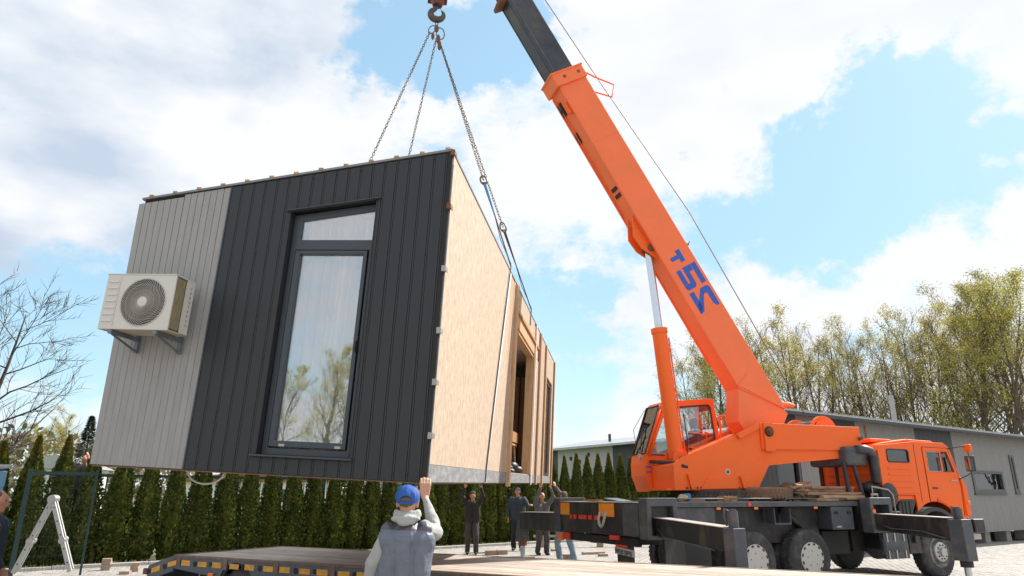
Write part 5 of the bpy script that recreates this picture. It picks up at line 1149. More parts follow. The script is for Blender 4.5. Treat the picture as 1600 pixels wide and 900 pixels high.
for k in range(5): b.ball((rr.uniform(.02, .13), rr.uniform(-.06, .06), rr.uniform(.05, .10)), (.055, .05, .05), 8)
o = b.build('rag', [M['ragtan'], M['rag']]); o.matrix_world = onT(-1.25, -.95, 1.51); tag(o, 'crumpled tan and blue rag lying on the deck under the crane cab', 'rag')

# ================================================================ LOW LOADER TRAILER
Ta = R(-29)
dT = Vector((math.cos(Ta), math.sin(Ta), 0)); nT = Vector((-dT.y, dT.x, 0))       # nT away from the camera
TWD = 2.25
org = Vector((-4.30, 13.66, 0))-nT*TWD                                             # near tail corner on the ground
trm = TR(org.x, org.y, 0, Ta)
tr = thing('low_loader', 'weathered grey blue low loader trailer with worn board deck and orange marker strips', 'trailer', trm)
DZ = .70
for k in range(9):                                                                 # deck boards along the trailer
    y0 = .06+k*(TWD-.12)/9
    b = MB(); b.box(.05, 13.5, y0+.004, y0+(TWD-.12)/9-.004, DZ-.045, DZ-.004+random.uniform(-.003, .003)); b.build('deck_board', M['deck'], tr, bev=.004)
MB().box(.0, 13.5, 0, .06, DZ-.03, DZ+.003).build('edge_rail', M['trailerrust'], tr, bev=.004)
MB().box(.0, 13.5, TWD-.06, TWD, DZ-.03, DZ+.003).build('edge_rail', M['trailerrust'], tr, bev=.004)
MB().box(-.02, .05, 0, TWD, DZ-.12, DZ+.004).build('tail_rail', M['trailerrust'], tr)
wx = 1.45
def halfcirc(cx, cz, r, n=14): return [(cx+r*math.cos(PI*k/n), cz+r*math.sin(PI*k/n)) for k in range(n+1)]
sidep = [(.0, DZ-.031), (13.5, DZ-.031), (13.5, .40), (2.6, .40)]+[(wx+.36*math.cos(PI*k/14), .34+.30*math.sin(PI*k/14)) for k in range(15)]+[(.95, .42), (.25, .48), (-.0, .50)]
MB().prism(sidep, 0.0, .05, 'y').build('side_beam', M['trailer'], tr, bev=.004)
MB().prism([(.0, DZ-.05), (13.5, DZ-.05), (13.5, .40), (.0, .40)], TWD-.05, TWD, 'y').build('side_beam', M['trailer'], tr)
b = MB()
for k in range(20): b.box(.3+k*.68, .36+k*.68, .06, TWD-.06, .45, DZ-.05)
b.build('cross_members', M['blackdark'], tr)
MB().box(2.8, 13.3, .6, .75, .30, .62).box(2.8, 13.3, TWD-.75, TWD-.6, .30, .62).build('main_beams', M['blackdark'], tr)
# sloping tail
b = MB(); b.hexa([(-.62, 0, .28), (0, 0, .46), (0, .06, .46), (-.62, .06, .28), (-.62, 0, .52), (0, 0, DZ-.002), (0, .06, DZ-.002), (-.62, .06, .52)]); b.build('tail_beam', M['trailer'], tr, bev=.004)
b = MB(); b.hexa([(-.62, TWD-.06, .28), (0, TWD-.06, .46), (0, TWD, .46), (-.62, TWD, .28), (-.62, TWD-.06, .52), (0, TWD-.06, DZ-.002), (0, TWD, DZ-.002), (-.62, TWD, .52)]); b.build('tail_beam', M['trailer'], tr)
for k in range(8):
    y0 = .07+k*(TWD-.14)/8
    b = MB(); b.hexa([(-.62, y0, .47), (-.01, y0, .645), (-.01, y0+.2, .645), (-.62, y0+.2, .47), (-.62, y0, .51), (-.01, y0, .685), (-.01, y0+.2, .685), (-.62, y0+.2, .51)]); b.build('tail_board', M['deck'], tr)
b = MB(); b.hexa([(-.66, 0.02, .10), (-.55, 0.02, .10), (-.55, TWD-.02, .10), (-.66, TWD-.02, .10), (-.66, 0.02, .50), (-.60, 0.02, .50), (-.60, TWD-.02, .50), (-.66, TWD-.02, .50)]); b.build('tail_plate', M['trailer'], tr)
MB().box(-.72, -.62, -.02, .03, .38, .47).build('tail_bracket', M['rust'], tr)
# lashing slots and orange strips on the near side
x = .10; k = 0
def on_tail(x0, x1, z0, z1, y0, y1, name, m):
    sl = .285; b = MB(); f = lambda x, z: z+min(0, x)*sl
    b.hexa([(x0, y0, f(x0, z0)), (x1, y0, f(x1, z0)), (x1, y1, f(x1, z0)), (x0, y1, f(x0, z0)), (x0, y0, f(x0, z1)), (x1, y0, f(x1, z1)), (x1, y1, f(x1, z1)), (x0, y1, f(x0, z1))]); return b.build(name, m, tr)
x = -.60
while x < 11.5:
    if k % 2 == 0:
        on_tail(x, x+.05, DZ-.135, DZ-.075, -.006, .001, 'lashing_slot', M['blackdark'])
        on_tail(x+.07, x+.27, DZ-.15, DZ-.072, -.004, .001, 'marker_strip', M['yellow'])
    else:
        b = MB(); zc = DZ-.115+min(0, x)*.285; b.tube((x+.03, -.006, zc), (x+.03, .001, zc), .042, n=14); b.build('lashing_hole', M['blackdark'], tr)
        on_tail(x+.10, x+.30, DZ-.15, DZ-.078, -.004, .001, 'marker_strip', M['yellow'])
    if k % 3 == 1:
        on_tail(x+.32, x+.40, DZ-.17, DZ+.0, -.008, .001, 'stake_pocket', M['trailerrust'])
    x += .36; k += 1
MB().box(.86, .98, -.03, 0, .425, .475).build('side_lamp', M['lamp'], tr, bev=.008)
MB().tube((.50, .12, .0+.12), (.50, .12, .46), .014, n=8).build('prop_stand', M['alu'], tr)
def small_wheel(x, y):
    b = MB(); b.lathe([(.15, 0), (.19, .0), (.27, .015), (.285, .05), (.285, .19), (.27, .22), (.15, .22)], (x, y, .29), 'y', 28); w = b.build('wheel', M['rubber'], tr)
    MB().lathe([(.155, .01), (.14, .03), (.08, .05), (0, .05)], (x, y, .29), 'y', 20).build('rim', M['rimmetal'], w)
for xx in (wx, 2.15, 2.85, 3.55):
    for yy in (.06, TWD-.28): small_wheel(xx, yy)
b = MB(); b.path([(wx+.32*math.cos(PI*k/14), .03, .34+.28*math.sin(PI*k/14)) for k in range(15)], .022, 6); b.build('wheel_arch', M['rubber'], tr)

# ================================================================ THUJA HEDGE
def thuja_mesh(seed, Hh=3.0, rad=.345, n=5200, yel=False):
    rng = random.Random(seed); b = MB(); b2 = MB()
    ph = [rng.uniform(0, 6.28) for _ in range(6)]
    def prof(t, a):
        base = (.72+.28*min(1, t/.16))*(1-t**2.2)**.97 if t < 1 else 0
        return rad*base*(1+.13*math.sin(3*a+ph[0]+4*t)+.10*math.sin(5*a+ph[1]-9*t)+.07*math.sin(17*t+ph[2]))
    for i in range(n):
        t = rng.random()**.9; a = rng.uniform(0, 2*PI); r = prof(t, a)*(rng.uniform(.5, 1)**.45)*1.0
        z = .02+t*(Hh-.02)
        c = Vector((r*math.cos(a), r*math.sin(a), z)); od = Vector((math.cos(a), math.sin(a), rng.uniform(.5, 2.2))).normalized()
        tw = Vector((rng.uniform(-1, 1), rng.uniform(-1, 1), rng.uniform(-.5, .5))); sd_ = od.cross(tw).normalized()
        L_ = rng.uniform(.05, .11)*(1.15-.5*t); w_ = L_*rng.uniform(.28, .5)
        mbb = b2 if (t > .86 and rng.random() < .8) or (rng.random() < .04) else b
        p = [c-sd_*w_*.4, c+od*L_*.6-sd_*w_, c+od*L_, c+od*L_*.55+sd_*w_]
        mbb.face([mbb.pt(q) for q in p])
    for k in range(5):                                     # leading shoots
        a = rng.uniform(0, 6.28); c = Vector((.02*math.cos(a), .02*math.sin(a), Hh-.12)); e = c+Vector((.04*math.cos(a), .04*math.sin(a), rng.uniform(.10, .26)))
        for j in range(8):
            q = c+(e-c)*(j/8); s_ = Vector((rng.uniform(-1, 1), rng.uniform(-1, 1), .6))*.03
            b2.face([b2.pt(q), b2.pt(q+s_+Vector((0, 0, .02))), b2.pt(q+Vector((0, 0, .05)))])
    # inner dense mass of foliage so that the crown is opaque
    m = 14
    core = MB(); rings = []
    for j in range(13):
        t = .02+.93*j/12; rings.append([core.pt((prof(t, 2*PI*k/m)*.62*math.cos(2*PI*k/m), prof(t, 2*PI*k/m)*.62*math.sin(2*PI*k/m), .02+t*(Hh-.02))) for k in range(m)])
    for j in range(12):
        for k in range(m): core.face([rings[j][k], rings[j][(k+1) % m], rings[j+1][(k+1) % m], rings[j+1][k]], True)
    off = len(b.v); b.v += b2.v; b.f += [tuple(i+off for i in f) for f in b2.f]; b.sm += b2.sm; b.mi += [1]*len(b2.f)
    off = len(b.v); b.v += core.v; b.f += [tuple(i+off for i in f) for f in core.f]; b.sm += core.sm; b.mi += [0]*len(core.f)
    return b.mesh('thuja_crown', [M['thuja'], M['thujayel']])
TH = [thuja_mesh(s, 3.0, .345) for s in range(6)]
tkm = MB().tube((0, 0, -.05), (0, 0, 1.2), .05, .03, 8).mesh('thuja_trunk', M['thujawood'])
s = -1.42; i = 0
marks = {}
seen = ['first conifer from the left end of the hedge, beside the fence post', 'conifer behind the left leg of the stepladder', 'tall conifer standing directly behind the top of the stepladder', 'conifer just below the hand holding the left corner of the house']
ords = ['first', 'second', 'third', 'fourth', 'fifth', 'sixth', 'seventh', 'eighth', 'ninth', 'tenth', 'eleventh', 'twelfth', 'thirteenth', 'fourteenth', 'fifteenth', 'sixteenth', 'seventeenth', 'eighteenth', 'nineteenth', 'twentieth']
rng = random.Random(21)
hts = [2.7, 2.7, 2.6, 2.62, 2.92, 2.72, 2.9, 3.0]
while s < Lk-.2:
    px_ = HA+hd*s+hn*(.62+rng.uniform(-.05, .05))
    hh = (rng.uniform(2.75, 3.05) if i >= len(hts) else hts[i])*(1+.10*max(0, (s-12)/14)); q = hh/3.0
    scr = 800+px_.x/px_.y*1122
    t = thing('thuja', '', 'conifer', Matrix.Translation((px_.x, px_.y, 0)) @ Matrix.Rotation(rng.uniform(0, 6.28), 4, 'Z') @ Matrix.Diagonal((rng.uniform(.84, 1.08), rng.uniform(.88, 1.08), q, 1)), 'columnar conifers of the hedge')
    for nm_, me in (('crown', TH[i % 6]), ('trunk', tkm)):
        o = bpy.data.objects.new(nm_, me); C.objects.link(o); o.parent = t
    marks[i] = (t, scr); s += rng.uniform(.60, .68)*(1 if s < 6 else .97); i += 1
def ordn(k): return ords[k] if k < 20 else ('twenty-'+ords[k-20] if k < 29 else 'thirty-'+ords[k-30] if k > 29 and k < 39 else ('thirtieth' if k == 29 else 'fortieth'))
L1 = [v for v in marks.values() if v[1] < 862]; L2 = [v for v in marks.values() if 862 <= v[1] < 1010]; L3 = [v for v in marks.values() if v[1] >= 1010]
for k, (t, sx_) in enumerate(L1):
    where = 'left of the ladder' if sx_ < 25 else 'behind the stepladder' if sx_ < 112 else 'under the grey cladding of the house' if sx_ < 290 else 'under the charcoal cladding of the house' if sx_ < 600 else 'behind the man in the blue cap' if sx_ < 690 else 'under the board side of the house'
    t['label'] = 'dark green conifer %s, %s from the left' % (where, ordn(k))
for k, (t, sx_) in enumerate(L2): t['label'] = 'pointed green conifer before the pale building, %s right of the house end' % ordn(k)
for k, (t, sx_) in enumerate(L3): t['label'] = 'green hedge conifer behind the crane chassis, %s right of the crane cab' % ordn(k)

# ================================================================ FENCE, CABINET, LADDERS
FA = Vector((-11.0, 14.6, 0)); FD = Vector((.86, .50, 0)).normalized()
fm = TR(-10.15, 14.9, 0, R(33))
f = thing('mesh_fence', 'dark green wire mesh fence panel with square posts in front of the hedge', 'fence', fm)
for x, w_ in ((0, .045), (1.22, .022)): MB().box(x-w_, x+w_, -w_, w_, 0, 2.13).build('post', M['green_metal'], f, bev=.005)
MB().box(.045, 1.195, -.03, .03, 2.03, 2.10).build('top_rail', M['green_metal'], f)
b = MB()
for k in range(10): z = .2+k*.195; b.tube((.04, 0, z), (1.20, 0, z), .004, n=4)
for k in range(18): x = .1+k*.062; b.tube((x, 0, .1), (x, 0, 2.03), .0022, n=3)
b.build('mesh_wires', M['green_metal'], f, kind='stuff')
fm2 = TR(-11.4, 19.4, .0, math.atan2(hd.y, hd.x))
f = thing('rail_fence', 'dark metal fence standing behind the conifer hedge', 'fence', fm2)
for k in range(10): MB().box(k*2.2-.04, k*2.2+.04, -.04, .04, 0, 2.3).build('post', M['green_metal'], f)
for k in range(9): MB().box(k*2.2+.04, k*2.2+2.16, -.02, .02, 2.10, 2.18).build('top_rail', M['green_metal'], f)
for k in range(9):
    b = MB()
    for j in range(12): b.box(k*2.2+.1+j*.175, k*2.2+.12+j*.175, -.008, .008, .1, 2.1)
    b.build('pickets', M['green_metal'], f, kind='stuff')
# cabinet at the left edge
t = thing('metal_cabinet', 'dark blue metal cabinet with sloping lid at the left edge behind the fence post', 'cabinet', TR(-10.82, 14.3, 0, R(12)))
MB().box(-.6, .42, -.3, .3, .05, 2.1).build('cabinet_body', M['bluebox'], t, bev=.02)
b = MB(); b.hexa([(-.65, -.35, 2.10), (.47, -.35, 2.10), (.47, .35, 2.16), (-.65, .35, 2.16), (-.65, -.35, 2.17), (.47, -.35, 2.17), (.47, .35, 2.23), (-.65, .35, 2.23)]); b.build('lid', M['greysteel'], t, bev=.01)
MB().box(-.1, -.09, -.312, -.3, .2, 2.0).build('door_gap', M['blackdark'], t)
# folding ladder, standing as a narrow A
def atg(px, py, z=0): r = ray(px, py); k = (z-CAM_H)/r.z; return Vector((r.x*k, r.y*k, z))
Lf, Rf = atg(22, 897), atg(110, 893); Yl = 13.4
def aty(px, py, Y): r = ray(px, py); k = Y/r.y; return Vector((r.x*k, Y, r.z*k+CAM_H))
lt = thing('stepladder', 'silver articulated folding ladder standing open like a letter A', 'ladder', Matrix.Identity(4))
top = aty(82, 780, 13.6); lft = aty(20, 896, 13.5); rgt = aty(109, 893, 13.5)
LD = Vector((-.45, .88, 0)).normalized()*.40
for dy in (0, 1):
    for foot_, nm_ in ((lft, 'rail'), (rgt, 'rail')):
        A = top+LD*dy; B = foot_+LD*dy; d_ = (B-A).normalized(); s_ = d_.cross(Vector((0, 1, 0))).normalized()*.042
        b = MB(); y_ = Vector((0, .014, 0)); b.hexa([A-s_-y_, A+s_-y_, A+s_+y_, A-s_+y_, B-s_-y_, B+s_-y_, B+s_+y_, B-s_+y_]); rl = b.build(nm_, M['alu'], lt, bev=.004)
        b = MB()
        for k in range(5): c = A+(B-A)*(.12+.19*k); b.tube(c-Vector((0, .018, 0)), c-Vector((0, .010, 0)), .014, n=8)
        b.build('rung_ends', M['poly'], rl, kind='stuff')
        m_ = A+(B-A)*.58; MB().tube(m_-Vector((0, .03, 0)), m_+Vector((0, .03, 0)), .062, n=18).build('hinge', M['alu'], rl)
    MB().tube(top+LD*dy-Vector((0, .035, 0)), top+LD*dy+Vector((0, .035, 0)), .08, n=20).build('top_hinge', M['alu'], lt)
for foot_ in (lft, rgt):
    for k in range(5): c = top+(foot_-top)*(.12+.19*k); MB().tube(c, c+LD, .014, n=8).build('rung', M['alu'], lt)
# aluminium ladder lying on its edge by the kerb
lm = TR(.9, 23.9, 0, R(2))
t = thing('ladder', 'light aluminium ladder lying on its side along the kerb behind the crane', 'ladder', lm)
MB().box(-.2, 4.2, -.02, .02, .30, .37).build('rail', M['alu'], t); MB().box(-.2, 4.2, -.02, .02, .72, .79).build('rail', M['alu'], t)
for k in range(14): MB().tube((k*.3+.03, 0, .37), (k*.3-.03, 0, .72), .016, n=6).build('rung', M['alu'], t)
for x in (.1, 2.0, 3.9): MB().box(x-.1, x+.1, -.09, .09, 0, .30).build('support_block', M['brick'], t)

# loose pavers stacked on the yard
pv = MB().box(-.10, .10, -.10, .10, 0, .06).mesh('paver_block', M['brick'])
stacks = [(165, 891, 4, .9, 'tall stack of paving blocks nearest the stepladder'), (211, 893, 3, .8, 'low stack of paving blocks by the tail of the trailer'), (196, 897, 1, 1, 'single paving block in front of the low stack'), (772, 867, 2, 1.4, 'paving blocks on the ground between the two left workers'), (826, 878, 2, 1.2, 'paving blocks beside the far outrigger foot'), (868, 861, 1, 1.2, 'small block behind the man in jeans'), (886, 878, 3, .9, 'upright block between the feet of the man in jeans'), (924, 866, 1, 1.7, 'wider pair of blocks alone on the sunny paving'), (942, 869, 1, 1.2, 'thin block lying just right of the wider pair')]
for px, py, n, w_, lb in stacks:
    p = atg(px, py); t = thing('paver_stack', lb, 'paving blocks', TR(p.x, p.y, 0.002, R(20)))
    for k in range(n):
        o = bpy.data.objects.new('paver_block', pv); C.objects.link(o); o.parent = t; o.location = (random.uniform(-.01, .01), 0, k*.062); o.rotation_euler = (0, 0, random.uniform(-.2, .2)); o.scale = (w_, .9, 1)
        if w_ > 1.3:
            o2 = copyob(o, t, (.24, .02, k*.062)); o.location.x = -.1

# ================================================================ BUILDINGS
ba = Vector((7.0, 18.85, 0)); bd = Vector((.824, .566, 0)).normalized()
bmx = TR(ba.x, ba.y, 0, math.atan2(bd.y, bd.x))
bl = thing('grey_building', 'long low grey timber-clad building with metal roof behind the driver cab', 'building', bmx)
BL_, BZ0, BZ1, BD = 24.0, .38, 3.80, 5.5
def sec(x0, x1, m, nm_, pitch=.145, holes=()):
    o = MB().prism([(x0, BZ0), (x1, BZ0), (x1, BZ1), (x0, BZ1)], .03, .2, 'y', holes).build('wall', M[m], bl)
    x = x0
    while x < x1-.02:
        xe = min(x+pitch, x1)
        zs = [(BZ0, BZ1)]
        for h in holes:
            hx0, hx1, hz0, hz1 = h[0][0], h[1][0], h[0][1], h[2][1]
            if x+.003 < hx1 and xe-.003 > hx0: zs = [(BZ0, hz0), (hz1, BZ1)]
        for z0, z1 in zs:
            MB().box(x+.004, xe-.004, 0, .03, z0, z1).build('cladding_board', M[m], bl)
        x = xe
def rect(x0, x1, z0, z1): return [(x0, z0), (x1, z0), (x1, z1), (x0, z1)]
def bcoord(px, py):
    r = ray(px, py); n_ = Vector((-bd.y, bd.x, 0)); k = (ba-Vector((0, 0, CAM_H))).dot(n_)/r.dot(n_); P = r*k+Vector((0, 0, CAM_H)); return (P-ba).dot(bd), P.z
x_ds0, x_ds1 = bcoord(1434, 710)[0], bcoord(1500, 760)[0]
w1a, w1b = bcoord(1519, 738), bcoord(1569, 767); w2a, w2b = bcoord(1577, 714), bcoord(1591, 766)
W1 = rect(w1a[0], w1b[0], w1b[1], w1a[1]); W2 = rect(w2a[0], w2b[0], w2b[1], w2a[1])
gl0, gl1 = bcoord(1217, 745)[0], bcoord(1252, 745)[0]; cor0 = bcoord(1339, 690)[0]; cor1 = bcoord(1354, 690)[0]
BX0 = bcoord(1184, 740)[0]
sec(BX0, gl0-.05, 'bdark', 'a', .2); sec(gl0-.05, gl1+.05, 'bdark', 'b', .4, [rect(gl0, gl1, .55, 2.75)])
sec(gl1+.05, bcoord(1284, 740)[0], 'bgrey', 'c', .09); sec(bcoord(1284, 740)[0], cor0, 'bdark', 'd', .2)
sec(cor0, cor1, 'bgrey', 'e', .09); sec(cor1, x_ds0, 'bgrey', 'f', .10)
sec(x_ds0, x_ds1, 'bdark', 'g', .30); sec(x_ds1, BL_, 'bgrey', 'h', .12, [W1, W2])
MB().box(cor1-.04, cor1+.04, -.02, .0, BZ0, BZ1-.1).build('downpipe', M['brown'], bl)
MB().box(gl0, gl1, .09, .11, .55, 2.75).build('glass_door', M['bglass'], bl); MB().box(gl0, gl1, .21, .24, .55, 2.75).build('dark_door_backing', M['darkint'], bl)  # dark sheet added behind the door glass, leaving only reflections
MB().box(gl0-.03, gl0+.05, .01, .12, .5, 2.8).box(gl1-.05, gl1+.03, .01, .12, .5, 2.8).build('door_frame', M['frame'], bl)
for W_ in (W1, W2):
    (x0, z0), (x1, z1) = W_[0], W_[2]
    wf = MB().prism(rect(x0-.10, x1+.10, z0-.10, z1+.06), -.03, .06, 'y', [rect(x0+.04, x1-.04, z0+.05, z1-.03)]).build('window', M['frame'], bl)
    MB().box(x0+.03, x1-.03, .07, .085, z0+.04, z1-.02).build('pane', M['bglass'], wf); MB().box(x0, x1, .19, .22, z0, z1).build('dark_pane_backing', M['darkint'], wf)  # dark sheet added behind each pane so it only mirrors
    MB().box(x0-.15, x1+.15, -.06, .0, z0-.14, z0-.10).build('sill', M['frame'], wf)
SK = 8.3*(BD/5.5)
def skw(x0, x1, y0, y1, z0, z1a, z1b): return MB().hexa([(x0+SK*y0/BD, y0, z0), (x1+SK*y0/BD, y0, z0), (x1+SK*y1/BD, y1, z0), (x0+SK*y1/BD, y1, z0), (x0+SK*y0/BD, y0, z1a), (x1+SK*y0/BD, y0, z1a), (x1+SK*y1/BD, y1, z1b), (x0+SK*y1/BD, y1, z1b)])
skw(BX0, BX0+.15, .2, BD, BZ0, BZ1, BZ1+.7).build('end_wall', M['bgrey'], bl)
MB().box(BL_-.15, BL_, .2, BD, BZ0, BZ1).build('end_wall', M['bgrey'], bl)
MB().box(BX0+SK, BL_, BD-.15, BD, BZ0, BZ1+.7).build('rear_wall', M['bgrey'], bl)
MB().hexa([(BX0+.5, .25, BZ0-.02), (BL_-.1, .25, BZ0-.02), (BL_-.1, BD-.2, BZ0-.02), (BX0+SK, BD-.2, BZ0-.02), (BX0+.5, .25, BZ0+.1), (BL_-.1, .25, BZ0+.1), (BL_-.1, BD-.2, BZ0+.1), (BX0+SK, BD-.2, BZ0+.1)]).build('floor', M['darkint'], bl)
MB().box(BX0+.6+SK/2, BL_-.2, 2.5, 2.6, BZ0, 3.6).build('inner_wall', M['darkint'], bl)
b = MB(); b.hexa([(BX0-.1, -.35, BZ1-.02), (BL_+.3, -.35, BZ1-.02), (BL_+.3, BD+.2, BZ1+.75), (BX0-.1+SK, BD+.2, BZ1+.75), (BX0-.1, -.35, BZ1+.07), (BL_+.3, -.35, BZ1+.07), (BL_+.3, BD+.2, BZ1+.85), (BX0-.1+SK, BD+.2, BZ1+.85)]); b.build('roof', M['broof'], bl)
sl = .78/(BD+.55)
for k in range(49):
    x = BX0+k*.5
    yb = max(.3, min(BD+.2, (x-BX0)/SK*BD)); zb = BZ1+.07+.78*(yb+.36)/(BD+.56)
    b = MB(); b.hexa([(x, -.36, BZ1+.07), (x+.03, -.36, BZ1+.07), (x+.03, yb, zb), (x, yb, zb), (x, -.36, BZ1+.105), (x+.03, -.36, BZ1+.105), (x+.03, yb, zb+.035), (x, yb, zb+.035)]); b.build('roof_seam', M['broof'], bl)
MB().box(BX0-.1, BL_+.3, -.43, -.35, BZ1-.08, BZ1+.03).build('gutter', M['bdark'], bl, bev=.01)
for k in range(14):
    x = .2+k*1.75; MB().box(x-.2, x+.2, .25, .65, 0, BZ0).build('foundation_block', M['concrete'], bl)
MB().box(bcoord(1490, 660)[0]-.07, bcoord(1490, 660)[0]+.07, 2.0, 2.14, BZ1+.2, 5.35).build('vent_pipe', M['alu'], bl)
# building behind the hedge
b2m = TR(2.2, 43.2, 0, R(-56))
b2 = thing('pale_building', 'pale grey building with charcoal wall bands and low metal roof behind the hedge conifers', 'building', b2m)
bx = [(0, 1.0, 'bdark'), (1.0, 5.9, 'blight'), (5.9, 8.2, 'bdark'), (8.2, 12, 'blight')]
for x0, x1, m in bx:
    x = x0
    while x < x1-.01:
        xe = min(x+.32, x1); MB().box(x+.004, xe-.004, 0, .06, 0, 4.25).build('wall_board', M[m], b2); x = xe
MB().box(0, 12, .06, 6, 0, 4.24).build('wall', M['bdark'], b2)
b = MB(); b.hexa([(-.6, -.5, 4.2), (12.4, -.5, 4.2), (12.4, 3.2, 4.85), (-.6, 3.2, 4.85), (-.6, -.5, 4.32), (12.4, -.5, 4.32), (12.4, 3.2, 4.97), (-.6, 3.2, 4.97)]); b.hexa([(-.6, 3.2, 4.85), (12.4, 3.2, 4.85), (12.4, 6.8, 4.2), (-.6, 6.8, 4.2), (-.6, 3.2, 4.97), (12.4, 3.2, 4.97), (12.4, 6.8, 4.32), (-.6, 6.8, 4.32)]); b.build('roof', M['broof'], b2)
for x, z in ((2.2, 3.6), (3.0, 3.4), (3.8, 3.75), (4.2, 2.3), (5.1, 2.6), (5.2, 1.5), (5.4, 3.0)):
    MB().box(x, x+.16, -.05, 0, z, z+.2).build('wall_vent', M['blackdark'], b2)
MB().tube((4.6, 1.0, 4.4), (4.6, 1.0, 5.0), .08, n=8).build('roof_vent', M['bdark'], b2)
# small white house left behind the hedge, further sheds
def shed(x, y, rz, w, d, h, mw, mr, nm_, lb, ridge=.6, winx=None):
    t = thing(nm_, lb, 'building', TR(x, y, 0, rz))
    MB().box(0, w, 0, d, 0, h).build('wall', M[mw], t)
    b = MB(); b.prism([(-.3, h), (w+.3, h), (w/2, h+ridge)], -.3, d+.3, 'y'); b.build('roof', M[mr], t)
    for k in (winx or []): MB().box(k, k+.9, -.04, 0, h*.45, h*.8).build('window', M['bglass'], t)
    return t
shed(-27.6, 40, R(8), 3.2, 3, 3.1, 'white', 'broof', 'garden_shed', 'small white shed with pale pointed roof above the fence at far left', .8, [1.6])
shed(-25, 52, R(5), 12, 6, 2.6, 'white', 'brown', 'house', 'low white house glimpsed between the conifers under the grey cladding', .9, [2, 5, 8])
shed(-10, 55, R(-4), 9, 6, 2.5, 'teal', 'broof', 'shed', 'teal shed glimpsed between conifers under the charcoal cladding', .7, [2, 6])

# ================================================================ TREES
def grow_tree(seed, Hh, spread=.38, rise=.75, trunkr=.16, levels=(10, 7, 6, 3), trunkfrac=.25, lean=(0, 0), leaf=0, leafsize=.10, wig=.16, minr=.004):
    rng = random.Random(seed); wd = MB(); tips = []
    def seg(p, d, L, r0, r1, n, sides, w):
        pts = [p.copy()]; q = p.copy(); dd = d.copy()
        for k in range(n):
            dd = (dd+Vector((rng.gauss(0, w), rng.gauss(0, w), rng.gauss(0, w)*.6+.05))).normalized(); q = q+dd*L/n; pts.append(q.copy())
        rr = [r0+(r1-r0)*k/n for k in range(n+1)]
        wd.path(pts, r0, sides, rr=rr); return pts, rr, dd
    def branch(p, d, L, r, lv):
        if lv >= len(levels): return
        sides = (6, 5, 4, 3)[min(lv, 3)]; n = (5, 4, 3, 2)[min(lv, 3)]
        pts, rr, dd = seg(p, d, L, r, r*.3, n, sides, wig)
        if lv == len(levels)-1: tips.extend(pts[1:]); return
        m = levels[lv+1]
        for k in range(m):
            t = .18+.82*(k+rng.random())/m; i = min(int(t*n), n-1); f_ = t*n-i; q = pts[i].lerp(pts[i+1], f_)
            di = (pts[i+1]-pts[i]).normalized(); a = rng.uniform(0, 6.28); u = di.orthogonal().normalized(); w = di.cross(u)
            an = rng.uniform(.35, .85); nd_ = (di*math.cos(an)+(u*math.cos(a)+w*math.sin(a))*math.sin(an)+Vector((0, 0, .22*rise))).normalized()
            branch(q, nd_, L*rng.uniform(.38, .62)*(1.15-.45*t), max(minr, (rr[i]*(1-f_)+rr[i+1]*f_)*.55), lv+1)
    base = Vector((0, 0, -.1)); td = Vector((lean[0], lean[1], 1)).normalized()
    pts, rr, dd = seg(base, td, Hh*.93, trunkr, trunkr*.12, 9, 8, .035)
    for k in range(levels[0]):
        t = trunkfrac+(1-trunkfrac)*(k+rng.random()*.7)/levels[0]; i = min(int(t*9), 8); f_ = t*9-i; q = pts[i].lerp(pts[i+1], f_)
        a = k*2.4+rng.uniform(-.5, .5); nd_ = Vector((math.cos(a), math.sin(a), rise*rng.uniform(.7, 1.5))).normalized()
        branch(q, nd_, Hh*spread*(1.2-.75*t)*rng.uniform(.8, 1.15), (rr[i]*(1-f_)+rr[i+1]*f_)*.5, 1)
    lf = MB(); tips = [t_ for t_ in tips if noise.noise(t_*.55+Vector((seed, 0, 0))) > -.06] or tips
    for k in range(leaf):
        c = rng.choice(tips)+Vector((rng.gauss(0, .22), rng.gauss(0, .22), rng.gauss(0, .18))); s_ = leafsize*rng.uniform(.5, 1.2)
        u = Vector((rng.gauss(0, 1), rng.gauss(0, 1), rng.gauss(0, 1))).normalized(); w = u.orthogonal().normalized()
        lf.face([lf.pt(c-u*s_*.5), lf.pt(c+w*s_*.35), lf.pt(c+u*s_*.5), lf.pt(c-w*s_*.35)])
    return wd, lf
def fastmesh(mb, name, m):
    me = bpy.data.meshes.new(name); me.from_pydata([tuple(p) for p in mb.v], [], mb.f); me.materials.append(m); me.polygons.foreach_set('use_smooth', mb.sm); me.update(); return me
variants = []
for sd_, lf_, mt_, hh_, sp in ((1, 5200, 'springleaf', 16, .30), (2, 1100, 'springleaf', 16, .26), (3, 4600, 'springgreen', 15, .34), (4, 3600, 'springleaf', 16.5, .28), (5, 200, 'springleaf', 15, .30)):
    wd, lf = grow_tree(sd_*11, hh_, sp, 1.25, .17, (15, 9, 7, 4), .22, leaf=lf_, leafsize=.135, minr=.011)
    variants.append((fastmesh(wd, 'tree_wood', M['bark']), fastmesh(lf, 'tree_leaves', M[mt_]), ['yellow-budded', 'nearly bare', 'fresh green', 'thinly leafed', 'bare dark'][sd_-1]))
def plant_tree(x, y, v, sc_, lb, rz, nm_='tree', grp=None, sx=1.0):
    t = thing(nm_, lb, 'tree', Matrix.Translation((x, y, 0)) @ Matrix.Rotation(rz, 4, 'Z') @ Matrix.Diagonal((sc_*sx, sc_*sx, sc_, 1)), grp)
    for n_, me in (('trunk', v[0]), ('crown', v[1])):
        o = bpy.data.objects.new(n_, me); C.objects.link(o); o.parent = t
rng = random.Random(77)
k = 0
wood = []
